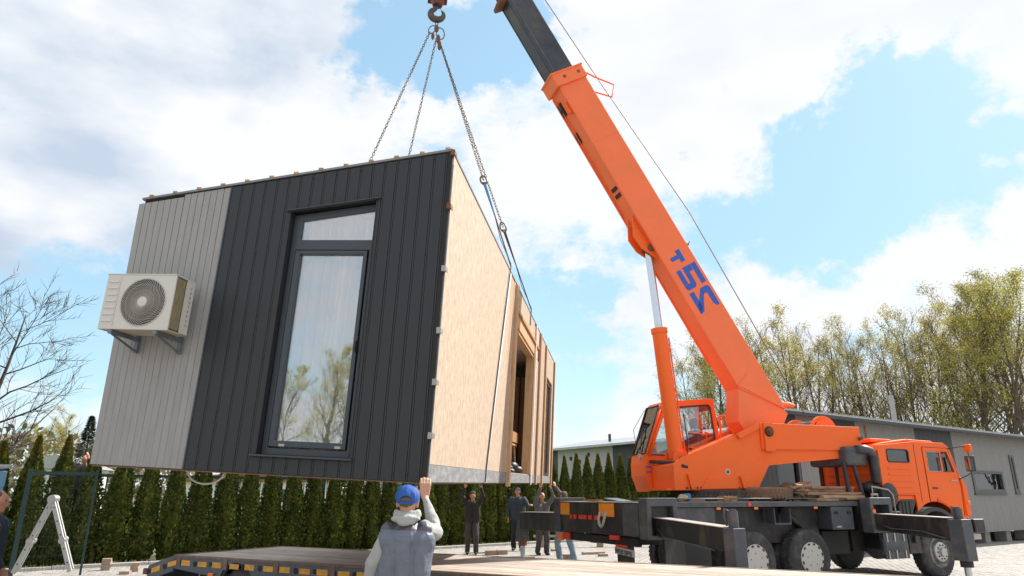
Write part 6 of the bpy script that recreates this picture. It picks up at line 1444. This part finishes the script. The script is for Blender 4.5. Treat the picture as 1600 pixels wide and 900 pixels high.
for i in range(42):
    u = i/41; px = 1085+(1640-1085)*u+rng.uniform(-6, 6); row = i % 3
    Yb = 62-17*u+row*4.5
    top_py = 520-38*min(1, u*3.2)-8*math.sin(u*9)-(0 if u < .62 else (u-.62)/.38*75)+rng.uniform(-6, 14)
    r = ray(px, top_py); Ht = 1.6+r.z/r.y*Yb
    rb = ray(px, 700); X = rb.x/rb.y*Yb
    v = rng.choice([0, 1, 3, 4, 1, 4, 3]) if u < .66 else rng.choice([0, 2, 3, 0, 2, 1])
    if u < .12: v = rng.choice([0, 3, 2])
    wood.append((px, X, Yb, v, Ht/[16, 16, 15, 16.5, 15][v]*.92))
wood.sort(key=lambda w: w[0])
for i, (px, X, Yb, v, q) in enumerate(wood):
    plant_tree(X, Yb, variants[v], q, '%s tall tree behind the grey building, %s from the left' % (variants[v][2], (ords[i] if i < 20 else ('twentieth' if i == 19 else (('twenty-' if i < 29 else 'thirty-' if i < 39 else 'forty-')+ords[i % 10] if (i % 10) != 9 else ['', '', 'thirtieth', 'fortieth'][i//10])))), rng.uniform(0, 6.28), grp='trees of the wood behind the grey building', sx=1.0)
# undergrowth and far wood behind
b = MB(); rr = random.Random(4)
for i in range(9000):
    u = rr.random(); x = 13+u*46; y = 66-u*20+rr.uniform(0, 9); z = abs(rr.gauss(0, 2.6))
    s_ = rr.uniform(.1, .3); c = Vector((x, y, z)); q = Vector((rr.gauss(0, 1), rr.gauss(0, 1), rr.gauss(0, 1))).normalized(); w = q.orthogonal().normalized()
    b.face([b.pt(c-q*s_), b.pt(c+w*s_*.5), b.pt(c+q*s_), b.pt(c-w*s_*.5)])
o = bpy.data.objects.new('undergrowth', fastmesh(b, 'undergrowth', M['springleaf'])); C.objects.link(o); o['kind'] = 'stuff'; tag(o, 'low yellow-green scrub filling the foot of the wood', 'undergrowth')
b = MB(); rr = random.Random(14)
for i in range(15000):
    x = rr.uniform(-75, 14); y = 66+rr.uniform(0, 10); z = rr.uniform(0, 1)*(3.0+1.0*math.sin(x*.21)+.8*math.sin(x*.77)+(4.0 if x < -34 else 0))
    s_ = rr.uniform(.2, .5); c = Vector((x, y, z)); q = Vector((rr.gauss(0, 1), rr.gauss(0, 1), rr.gauss(0, 1))).normalized(); w = q.orthogonal().normalized()
    b.face([b.pt(c-q*s_), b.pt(c+w*s_*.5), b.pt(c+q*s_), b.pt(c-w*s_*.5)])
o = bpy.data.objects.new('far_scrub', fastmesh(b, 'far_scrub', leaf_mat('winter_scrub', [(.12, .095, .08), (.20, .165, .13), (.24, .23, .12)], trans=.1, scale=.2))); C.objects.link(o); o['kind'] = 'stuff'; tag(o, 'brownish scrub and tree line far beyond the hedge', 'scrub')
# trees left of the house
wd, lf = grow_tree(303, 8.6, .46, .6, .15, (20, 12, 8, 6), .14, lean=(0, 0), leaf=0, wig=.22, minr=.009)
t = thing('bare_tree', 'bare leafless tree with twisting branches at the left edge, orange lichen on its bark', 'tree', Matrix.Translation((-15.0, 19.0, .2)) @ Matrix.Rotation(.8, 4, 'Z') @ Matrix.Scale(.84, 4))
o = bpy.data.objects.new('branches', fastmesh(wd, 'branches', M['barkred'])); C.objects.link(o); o.parent = t
for x, y, v, q, lb in ((-26.5, 42, 0, .40, 'hazy yellow-green tree low behind the fence at far left'), (-29.5, 44, 2, .38, 'green bushy tree behind the bare tree at far left'), (-24.2, 47, 4, .40, 'thin brown tree beside the dark spruce'), (-33, 40, 0, .42, 'yellowish tree at the left frame edge'), (-31.2, 48, 2, .46, 'dense yellow-green tree behind the first conifers at far left'), (-28, 50, 2, .50, 'dense spring tree behind the white shed roof'), (-36, 47, 4, .5, 'brown leafless tree behind the cabinet at far left'), (-24.8, 55, 0, .45, 'pale yellow tree behind the spruce'), (-20, 52, 1, .30, 'low brown tree beyond the hedge under the house'), (-12, 60, 3, .30, 'pale thin tree beyond the hedge in the middle')):
    plant_tree(x, y, variants[v], q, lb, rng.uniform(0, 6))
for i, (x, y, v, q) in enumerate(((36, 27, 2, .5), (39, 29, 2, .6), (42, 32, 0, .65), (40, 35, 2, .6), (46, 30, 2, .7), (37, 32, 2, .5), (44, 36, 2, .7), (48, 34, 0, .7))):
    plant_tree(x, y, variants[v], q, 'leafy tree mirrored in the windows of the grey building, %s of its row' % ords[i], rng.uniform(0, 6), grp='trees mirrored in the building windows')
# spruce
b = MB(); rr = random.Random(2)
for i in range(5000):
    t_ = rr.random()**.7; z = .6+t_*5.4; r_m = (1-t_)*1.7*(1+.18*math.sin(z*9)); a = rr.uniform(0, 6.28); r_ = r_m*rr.uniform(.3, 1); c = Vector((r_*math.cos(a), r_*math.sin(a), z-r_*.25))
    d = Vector((math.cos(a), math.sin(a), -.2)); s_ = rr.uniform(.1, .22); w = Vector((-math.sin(a), math.cos(a), rr.uniform(-.5, .5)))*s_*.3
    b.face([b.pt(c-w), b.pt(c+d*s_), b.pt(c+w)])
t = thing('spruce', 'dark grey-green spruce standing behind the hedge left of the house corner', 'tree', Matrix.Translation((-24.0, 39.5, 0)))
o = bpy.data.objects.new('crown', fastmesh(b, 'spruce_crown', M['spruce'])); C.objects.link(o); o.parent = t
MB().tube((0, 0, 0), (0, 0, 5.2), .14, .03, 8).build('trunk', M['bark'], t)
# trees behind the camera: what the window panes mirror
for i, (x, y, v, q) in enumerate(((-22, -30, 2, .74), (-25.5, -33, 0, .66), (-18, -31, 2, .62), (-14, -34, 2, .55), (-29, -32, 2, .62), (-24, -38, 2, .82), (-33, -34, 0, .6), (-20, -34, 2, .7), (-27, -29, 2, .55), (-16, -29, 0, .55), (-22, -42, 2, .8), (-30, -40, 2, .8))):
    plant_tree(x, y, variants[v], q, 'leafy tree mirrored in the tall window pane, %s of its row' % ords[i], rng.uniform(0, 6), grp='trees mirrored in the window')
# grass tufts along the bed and beyond the hedge
b = MB(); rr = random.Random(8)
for i in range(2600):
    s_ = rr.uniform(0, Lk); n_ = rr.uniform(.07, .4); p = HA+hd*s_+hn*n_; h = rr.uniform(.04, .14); a = rr.uniform(0, 6.28)
    u = Vector((math.cos(a), math.sin(a), 0))*.012
    b.face([b.pt(p-u+Vector((0, 0, .02))), b.pt(p+u+Vector((0, 0, .02))), b.pt(p+Vector((rr.gauss(0, .03), rr.gauss(0, .03), h)))])
o = bpy.data.objects.new('grass_tufts', fastmesh(b, 'grass_tufts', M['springgreen'])); C.objects.link(o); o['kind'] = 'stuff'; tag(o, 'short grass tufts along the kerb at the foot of the hedge', 'grass')

# ================================================================ PEOPLE
def remesh(mb, voxel, smooth=2, amp=0, freq=8, seed=0, name='m'):
    me = bpy.data.meshes.new(name); me.from_pydata([tuple(p) for p in mb.v], [], mb.f)
    bm = bmesh.new(); bm.from_mesh(me); bmesh.ops.remove_doubles(bm, verts=bm.verts, dist=1e-5); bmesh.ops.recalc_face_normals(bm, faces=bm.faces); bm.to_mesh(me); bm.free()
    o = bpy.data.objects.new(name, me); C.objects.link(o)
    m = o.modifiers.new('r', 'REMESH'); m.mode = 'VOXEL'; m.voxel_size = voxel; m.use_smooth_shade = True
    if smooth: s_ = o.modifiers.new('s', 'SMOOTH'); s_.iterations = smooth; s_.factor = .6
    dg = bpy.context.evaluated_depsgraph_get(); me2 = bpy.data.meshes.new_from_object(o.evaluated_get(dg)); bpy.data.objects.remove(o)
    if amp:
        nv = len(me2.vertices); co = np.empty(nv*3); me2.vertices.foreach_get('co', co); co = co.reshape(-1, 3)
        no = np.array([v.normal[:] for v in me2.vertices])
        d = np.array([noise.fractal(Vector((c[0]*freq, c[1]*freq, c[2]*freq*.45+seed)), 1, 2, 3) for c in co])
        co = co+no*(d*amp)[:, None]; me2.vertices.foreach_set('co', co.reshape(-1)); me2.update()
    me2.polygons.foreach_set('use_smooth', [True]*len(me2.polygons))
    return me2
def cap(mb, p0, p1, r0, r1=None, n=12):
    r1 = r0 if r1 is None else r1
    mb.tube(p0, p1, r0, r1, n); mb.ball(p0, r0, n); mb.ball(p1, r1, n)
def place(me, name, m, parent, label=None):
    me.materials.clear(); me.materials.append(M[m]); o = bpy.data.objects.new(name, me); C.objects.link(o); o.parent = parent
    if label: o['label'] = label
    return o
V3 = Vector
def hand(mb, wrist, d, palm_n, side, curl=.3, L=.175, thin=1.0):
    """palm, four unequal fingers and a thumb; d points along the hand, palm_n out of the palm, side towards the thumb"""
    d = d.normalized(); palm_n = (palm_n-d*palm_n.dot(d)).normalized(); side = d.cross(palm_n)*(1 if side > 0 else -1)
    pl = L*.50; q_ = L/.175
    for k in (-1, -.33, .33, 1): cap(mb, wrist+side*k*.016*q_, wrist+d*pl+side*k*.029*q_, .0155, .0125*q_, 8)
    for k, (fl, so) in enumerate(((.38, 1), (.44, .36), (.41, -.33), (.32, -1))):
        b0 = wrist+d*pl+side*so*.030*q_; a = 0; q = b0
        for j in range(3):
            a += curl*(1, 1.25, .9)[j]; dd = (d*math.cos(a)+palm_n*math.sin(a)); l_ = L*fl*(.45, .32, .23)[j]*1.15; e = q+dd*l_
            cap(mb, q, e, (.0098-.0008*j)*q_, (.009-.0008*j)*q_, 8); q = e
    t0 = wrist+d*pl*.28+side*.026; t1 = t0+(d*.55+side*.8+palm_n*.25).normalized()*L*.24; t2 = t1+(d*.9+side*.15+palm_n*.4*(1+curl)).normalized()*L*.19
    cap(mb, t0, t1, .014, .0115, 8); cap(mb, t1, t2, .0112, .0092, 8)
def headparts(mb, c, f, up=Vector((0, 0, 1)), s=1.0):
    """c: centre of the skull, f: facing direction"""
    f = f.normalized(); r = f.cross(up).normalized()
    mb.ball(c+up*.02*s, (.078*s, .078*s, .10*s), 14); mb.ball(c+f*.018*s+up*.01*s, (.076*s, .082*s, .09*s), 14); mb.ball(c-f*.025*s+up*.025*s, (.078*s, .078*s, .085*s), 14)
    cap(mb, c+f*.035*s-up*.045*s, c+f*.05*s-up*.085*s, .052*s, .033*s)                 # jaw
    cap(mb, c+f*.085*s+up*.005*s, c+f*.102*s-up*.028*s, .011*s, .015*s, 8)             # nose
    for sg in (-1, 1):
        e = c+r*sg*.080*s-up*.012*s-f*.005*s; cap(mb, e+up*.022*s-f*.008*s, e-up*.022*s, .015*s, .010*s, 8)   # ear
        mb.ball(c+r*sg*.03*s+f*.078*s+up*.028*s, (.018*s, .018*s, .009*s), 8)          # brow
    mb.ball(c+f*.084*s-up*.052*s, (.020*s, .020*s, .008*s), 8)                         # lips
def face_marks(parent, c, f, s=1.0, up=Vector((0, 0, 1))):
    f = f.normalized(); r = f.cross(up).normalized(); b = MB()
    for sg in (-1, 1): b.ball(c+r*sg*.031*s+f*.083*s+up*.012*s, .0095*s, 8)
    b.build('eyes', M['poly'], parent); b = MB(); b.ball(c+f*.093*s-up*.053*s, (.018*s, .018*s, .004*s), 8); b.build('mouth', M['redbrown'], parent)
def worker(label, loc, face_rz, J, top, trousers, hat=None, skin='skinr', hat_m='capdark', vox=.011, seed=1, gl=None, hatkind='beanie', headdir=None, bulk=1.0):
    """J: joint positions in the person's own frame, facing +Y, feet at z=0"""
    t = thing('person', label, 'person', TR(loc[0], loc[1], loc[2] if len(loc) > 2 else 0, face_rz))
    B = MB(); g = J
    hd_ = headdir or Vector((0, 1, 0))
    headparts(B, g['head'], hd_); cap(B, g['neck'], g['head']-V3((0, 0, .05)), .055, .05)
    k_ = bulk
    for sg, S_ in ((-1, 'l'), (1, 'r')):
        cap(B, g['pelvis']+V3((sg*.08, 0, 0)), g['sh'+S_]+V3((-sg*.08, 0, -.07)), .078, .068)
        cap(B, g['sh'+S_], g['el'+S_], .038, .036); cap(B, g['el'+S_], g['wr'+S_], .034, .026)
        cap(B, g['hip'+S_], g['kn'+S_], .078, .055); cap(B, g['kn'+S_], g['an'+S_], .052, .038); cap(B, g['an'+S_]+V3((0, -.02, -.04)), g['an'+S_]+V3((0, .13, -.055)), .035, .03)
        hand(B, g['wr'+S_], g.get('hd'+S_, (g['wr'+S_]-g['el'+S_])), g.get('pn'+S_, V3((-sg, .3, 0))), g.get('ts'+S_, sg), g.get('curl', .35))
    cap(B, g['neck']-V3((0, 0, .08)), g['neck'], .055, .052); B.ball((g['pelvis']+g['neck'])/2, (.11, .07, .22), 12)
    body = place(remesh(B, vox, 2), 'body', skin, t); face_marks(body, g['head'], hd_)
    # jacket
    Jk = MB(); ch = g['neck']*.75+g['pelvis']*.25
    for sg, S_ in ((-1, 'l'), (1, 'r')):
        cap(Jk, g['pelvis']+V3((sg*.085, 0, -.04)), ch+V3((sg*.10, 0, 0)), .128*k_, .13*k_); cap(Jk, ch+V3((sg*.08, 0, 0)), g['sh'+S_], .115*k_, .084)
        cap(Jk, g['sh'+S_], g['el'+S_], .078*k_, .066); cap(Jk, g['el'+S_], g['wr'+S_]-(g['wr'+S_]-g['el'+S_]).normalized()*.03, .054, .042)
    cap(Jk, g['neck']-V3((0, 0, .07)), g['neck']+V3((0, -.01, .005)), .085, .066)
    place(remesh(Jk, vox, 2, .018, 9, seed), 'jacket', top, t)
    Tr = MB()
    for sg, S_ in ((-1, 'l'), (1, 'r')):
        cap(Tr, g['hip'+S_]+V3((0, 0, .06)), g['kn'+S_], .112, .088); cap(Tr, g['kn'+S_], g['an'+S_]+V3((0, 0, .0)), .086, .076)
    cap(Tr, g['hipl']+V3((0, 0, .06)), g['hipr']+V3((0, 0, .06)), .105)
    place(remesh(Tr, vox, 2, .016, 8, seed+5), 'trousers', trousers, t)
    for S_ in 'lr':
        Bt = MB(); a = g['an'+S_]; cap(Bt, a+V3((0, 0, -.0)), a+V3((0, -.01, -.045)), .052, .05); cap(Bt, a+V3((0, -.03, -.055)), a+V3((0, .14, -.06)), .046, .040)
        place(remesh(Bt, .009, 1), 'boot', 'boot', t)
    Hh = MB(); up = V3((0, 0, 1))
    if hatkind == 'beanie':
        Hh.ball(g['head']+up*.055-hd_*.012, (.094, .094, .075), 14); cap(Hh, g['head']+up*.045-hd_*.01, g['head']+up*.06-hd_*.01, .090)
        place(remesh(Hh, .009, 1), 'hat', hat_m, t)
    elif hatkind == 'hair':
        Hh.ball(g['head']+up*.05-hd_*.02, (.088, .088, .072), 14); Hh.ball(g['head']+up*.0-hd_*.04, (.08, .075, .08), 12)
        place(remesh(Hh, .009, 1, .006, 40), 'hair', 'hair', t)
    elif hatkind == 'cap':
        Hh.ball(g['head']+up*.05-hd_*.008, (.094, .094, .078), 14); cap(Hh, g['head']+up*.045+hd_*.08, g['head']+up*.035+hd_*.14, .03, .02)
        place(remesh(Hh, .009, 1), 'hat', hat_m, t)
    return t
def joints(h=1.75, armsup=None, stance=.11, lean=0, step=.08):
    s = h/1.75; g = dict(pelvis=V3((0, 0, .95)), neck=V3((0, lean, 1.47)), head=V3((0, lean+.03, 1.625)), shl=V3((-.19, lean, 1.40)), shr=V3((.19, lean, 1.40)),
             hipl=V3((-.09, 0, .90)), hipr=V3((.09, 0, .90)), knl=V3((-stance, .04+step, .49)), knr=V3((stance, .05, .49)), anl=V3((-stance-.01, step*.6, .10)), anr=V3((stance+.02, -step*.4, .10)),
             ell=V3((-.27, -.03+lean, 1.13)), elr=V3((.27, -.03+lean, 1.13)), wrl=V3((-.27, .10+lean, .90)), wrr=V3((.27, .10+lean, .90)))
    for k in list(g): g[k] = g[k]*s
    return g
# worker 1: both arms raised, hands under the far end of the house, facing the camera
g = joints(1.72); g.update(shl=V3((-.20, .02, 1.42)), shr=V3((.20, .02, 1.42)), ell=V3((-.30, .16, 1.60)), elr=V3((.31, .16, 1.60)), wrl=V3((-.24, .24, 1.84)), wrr=V3((.22, .26, 1.84)), hdl=V3((0, .2, 1)), hdr=V3((0, .2, 1)), pnl=V3((0, 1, 0)), pnr=V3((0, 1, 0)))
worker('worker in black jacket and grey trousers facing us with both arms raised to the house', (-1.15, 20.9), PI+.05, g, 'jblack', 'tgrey', hat_m='olive', hatkind='beanie', seed=2)
# worker 2: dark navy jacket, standing, arm out with gloves
g = joints(1.86); g.update(ell=V3((-.36, .08, 1.28)), wrl=V3((-.46, .26, 1.33)), hdl=V3((-.5, .8, .2)), pnl=V3((0, .2, -1)), elr=V3((.30, -.03, 1.20)), wrr=V3((.28, .08, .95)))
worker('worker in dark navy jacket and cap standing behind the far outrigger leg', (.18, 22.3), PI-.25, g, 'jnavy', 'tblack', hatkind='cap', seed=3, bulk=1.15)
# worker 3: grey sweater, arm raised
g = joints(1.70); g.update(elr=V3((.24, .20, 1.55)), wrr=V3((.16, .30, 1.82)), hdr=V3((0, .1, 1)), pnr=V3((0, 1, 0)), ell=V3((-.28, .22, 1.56)), wrl=V3((-.14, .34, 1.82)), hdl=V3((0, .1, 1)), pnl=V3((0, 1, 0)))
worker('worker in grey sweater and work trousers reaching up to the far corner of the house', (.86, 20.75), PI+.35, g, 'jgrey', 'tgrey', hatkind='hair', seed=4)
# worker 4: jeans, purple-grey sweater, hair, leaning with arm raised
g = joints(1.72, step=.14); g.update(elr=V3((.16, .28, 1.58)), wrr=V3((.06, .50, 1.84)), hdr=V3((0, .4, 1)), pnr=V3((0, 1, 0)), ell=V3((-.30, -.02, 1.15)), wrl=V3((-.28, .10, .90)), anr=V3((.16, -.16, .10)), knr=V3((.14, -.02, .50)))
worker('worker in light blue jeans and grey purple sweater half hidden by the rear outrigger beam', (1.34, 18.35), R(30), g, 'jpurple', 'jeans', hatkind='hair', seed=6)
# man at the left edge
g = joints(1.66)
p = Vector((-5.46, 7.55, 0))
worker('grey-haired man in dark jacket standing at the very left edge, seen in profile', (p.x, p.y, -.0), R(-75), g, 'jnavy', 'tblack', hatkind='hair', seed=7, bulk=1.1)
# person behind the hedge steadying the left corner
g = joints(1.72); g.update(ell=V3((-.30, .22, 1.42)), wrl=V3((-.32, .36, 1.62)), hdl=V3((-.2, .5, .9)), pnl=V3((1, .2, 0)))
worker('worker in dark olive clothes behind the hedge at the left house corner, hand raised', (-11.02, 18.2, .90), PI-.1, g, 'olive', 'tblack', hatkind='hair', seed=8)

# ---- the man in the blue cap (back view, close)
def P(px, py, Y): return aty(px, py, Y)
cm_ = thing('person', 'man in blue cap and slate vest seen from behind, hand on the house corner', 'person', TR(-.87, 5.95, 0, 0))
ci = cm_.matrix_world.inverted()
def Q(px, py, Y): return ci @ aty(px, py, Y)
head = Q(637, 785, 5.92); neck = Q(636, 811, 5.90); shl = Q(606, 828, 5.90); shr = Q(668, 824, 5.93)
ell = Q(583, 880, 5.88); wrl = Q(572, 935, 6.02); elr = Q(681, 832, 6.12); elr.z += 0; wrr = Q(664, 777, 6.36)
pel = Q(628, 945, 5.93); fd = V3((.05, 1, .12)).normalized()
B = MB(); headparts(B, head, fd, s=1.04); cap(B, neck-V3((0, 0, .02)), head-V3((0, .02, .05)), .062, .058)
for sg, s0, e0, w0 in ((-1, shl, ell, wrl), (1, shr, elr, wrr)):
    cap(B, pel+V3((sg*.06, 0, 0)), s0+V3((-sg*.09, 0, -.07)), .075, .065); cap(B, s0, e0, .036, .034); cap(B, e0, w0, .034, .029)
    hp = V3((pel.x+sg*.09, pel.y, .90)); kn = hp+V3((sg*.03, .03, -.42)); an = kn+V3((sg*.01, -.03, -.40)); cap(B, hp, kn, .085, .058); cap(B, kn, an, .055, .04); cap(B, an+V3((0, -.02, -.04)), an+V3((0, .14, -.05)), .036, .03)
    cap(B, pel+V3((sg*.07, 0, 0)), hp, .10)
cap(B, neck-V3((0, 0, .10)), neck, .08, .06)
hand(B, wrl, V3((.05, .3, -1)), V3((1, .1, 0)), 1, .4, .18)
# raised hand: back of the hand to us, fingers bent over the corner
hand(B, wrr, V3((-.02, .14, 1)), V3((-.10, 1, -.1)), 1, .50, .23)
place(remesh(B, .0058, 3, 0), 'body', 'skin', cm_)
# hoodie sleeves and hood
Sl = MB()
for s0, e0, w0, sg in ((shl, ell, wrl, -1), (shr, elr, wrr, 1)):
    cap(Sl, s0+V3((-sg*.02, 0, -.02)), e0, .074, .064); cap(Sl, e0, w0-(w0-e0).normalized()*.035, .062, .040)
    cap(Sl, w0-(w0-e0).normalized()*.075, w0-(w0-e0).normalized()*.03, .043, .037)
cap(Sl, pel+V3((-.05, .03, .05)), neck-V3((.06, -.03, .12)), .075, .07); cap(Sl, pel+V3((.05, .03, .05)), neck-V3((-.06, -.03, .12)), .075, .07)
place(remesh(Sl, .0065, 2, .016, 7, 3), 'hoodie', 'hoodie', cm_)
Hd = MB()
n = 18
for k in range(n+1):
    a = R(-35+250*k/n); c0_ = neck+V3((.088*math.cos(a), .070*-math.sin(a)+.005, .038+.016*abs(math.cos(a))))
    if k: cap(Hd, pc, c0_, .022, .022, 10); cap(Hd, pc-V3((0, 0, .022)), c0_-V3((0, 0, .022)), .028, .028, 10)
    pc = c0_
Hd.ball(neck+V3((0, -.085, .004)), (.122, .045, .034), 16); Hd.ball(neck+V3((.012, -.105, -.020)), (.080, .032, .028), 14); Hd.ball(neck+V3((.0, -.03, .0)), (.12, .08, .035), 12)
place(remesh(Hd, .0055, 10, .008, 10, 9), 'hood', 'hoodie', cm_)
# vest: lower slate body and dark shoulder yoke
def vestmesh(zlo, zhi, grow, name, m, seed, amp=.022):
    Vs = MB(); ys = pel.y
    for sg in (-1, 1):
        cap(Vs, V3((pel.x+sg*.095, pel.y, .86)), neck-V3((-sg*.115, 0, .17)), .118+grow, .113+grow, 16); cap(Vs, neck-V3((-sg*.10, 0, .14)), neck-V3((-sg*.145, 0, .085)), .095+grow, .066+grow, 14)
    cap(Vs, neck-V3((0, 0, .16)), neck-V3((0, 0, .06)), .12+grow, .09+grow, 16)
    cap(Vs, V3((pel.x, pel.y-.012, .86)), neck-V3((0, .012, .14)), .118+grow, .128+grow, 16)
    me = remesh(Vs, .0065, 8, amp, 8, seed)
    bm = bmesh.new(); bm.from_mesh(me)
    bmesh.ops.bisect_plane(bm, geom=bm.verts[:]+bm.edges[:]+bm.faces[:], plane_co=(0, 0, zlo), plane_no=(.03, .0, 1), clear_inner=True)
    bmesh.ops.bisect_plane(bm, geom=bm.verts[:]+bm.edges[:]+bm.faces[:], plane_co=(0, 0, zhi), plane_no=(.03, .0, 1), clear_outer=True)
    bm.to_mesh(me); bm.free(); me.polygons.foreach_set('use_smooth', [True]*len(me.polygons)); return place(me, name, m, cm_)
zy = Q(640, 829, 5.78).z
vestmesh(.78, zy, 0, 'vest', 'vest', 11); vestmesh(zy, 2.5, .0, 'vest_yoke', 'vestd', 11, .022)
b = MB(); pts = []
for k in range(21):
    a = R(180+180*k/20); pts.append((neck.x+.222*math.cos(a), neck.y+.120*math.sin(a), zy))
# cap
Cp = MB(); up = (V3((0, 0, 1))-fd*.12).normalized(); cc = head+up*.042-fd*.008
Cp.ball(cc, (.101, .107, .098), 24); cap(Cp, cc+V3((0, 0, .0)), cc-up*.012, .100, .100, 22)
me = remesh(Cp, .005, 2, .005, 18, 4); bm = bmesh.new(); bm.from_mesh(me)
bmesh.ops.bisect_plane(bm, geom=bm.verts[:]+bm.edges[:]+bm.faces[:], plane_co=cc-up*.040, plane_no=up, clear_inner=True)
# opening at the back
dl = [v for v in bm.verts if ((v.co.x-cc.x)/.043)**2+((v.co.z-(cc.z-.022))/.030)**2 < 1 and v.co.y < cc.y-.04 and v.co.z > cc.z-.030]
bmesh.ops.delete(bm, geom=dl, context='VERTS'); bm.to_mesh(me); bm.free(); me.polygons.foreach_set('use_smooth', [True]*len(me.polygons))
cpo = place(me, 'cap', 'capblue', cm_)
MB().ball(cc+up*.098, (.012, .012, .006), 10).build('cap_button', M['capblue'], cpo)
b = MB()
for k in range(6):
    a = 2*PI*k/6+.52; b.path([cc+V3((.1015*math.cos(t_)*math.cos(a), .1075*math.cos(t_)*math.sin(a), .1*math.sin(t_))) for t_ in [R(-15+15*j) for j in range(8)]], .0018, 4)
b.build('cap_seams', M['capblue'], cpo)
b = MB(); n = 14; rows = []
for k in range(n+1):
    a = R(55+70*k/n); rows.append((b.pt(cc+V3((.098*math.cos(a)*1.0, .100*math.sin(a), -.03))), b.pt(cc+V3((.10*math.cos(a)*1.3, .10*math.sin(a)+.075*math.sin(PI*k/n), -.045)))))
for k in range(n): b.face([rows[k][0], rows[k+1][0], rows[k+1][1], rows[k][1]], True)
b.build('cap_peak', M['capblue'], cpo)
# strap across the opening and cropped hair below the cap
b = MB(); b.path([cc+V3((.050*math.sin(R(-90+180*k/10)), -.1035+.016*abs(math.sin(R(-90+180*k/10))), -.046)) for k in range(11)], .007, 6); b.build('cap_strap', M['capblue'], cpo)
Hr = MB(); Hr.ball(head-fd*.036+V3((0, 0, .022)), (.076, .078, .070), 18); place(remesh(Hr, .006, 1, .003, 60, 2), 'hair', 'hair', cm_)
Tr = MB()
for sg in (-1, 1):
    hp = V3((pel.x+sg*.09, pel.y, .92)); kn = hp+V3((sg*.03, .03, -.43)); an = kn+V3((sg*.01, -.03, -.40)); cap(Tr, hp, kn, .105, .08); cap(Tr, kn, an, .078, .066)
place(remesh(Tr, .010, 2, .014, 8, 1), 'trousers', 'tgrey', cm_)
for sg in (-1, 1):
    a = V3((pel.x+sg*.13, pel.y, .09)); Bt = MB(); cap(Bt, a, a-V3((0, 0, .04)), .055, .05); cap(Bt, a+V3((0, -.03, -.05)), a+V3((0, .15, -.052)), .045, .04); place(remesh(Bt, .009, 1), 'boot', 'boot', cm_)
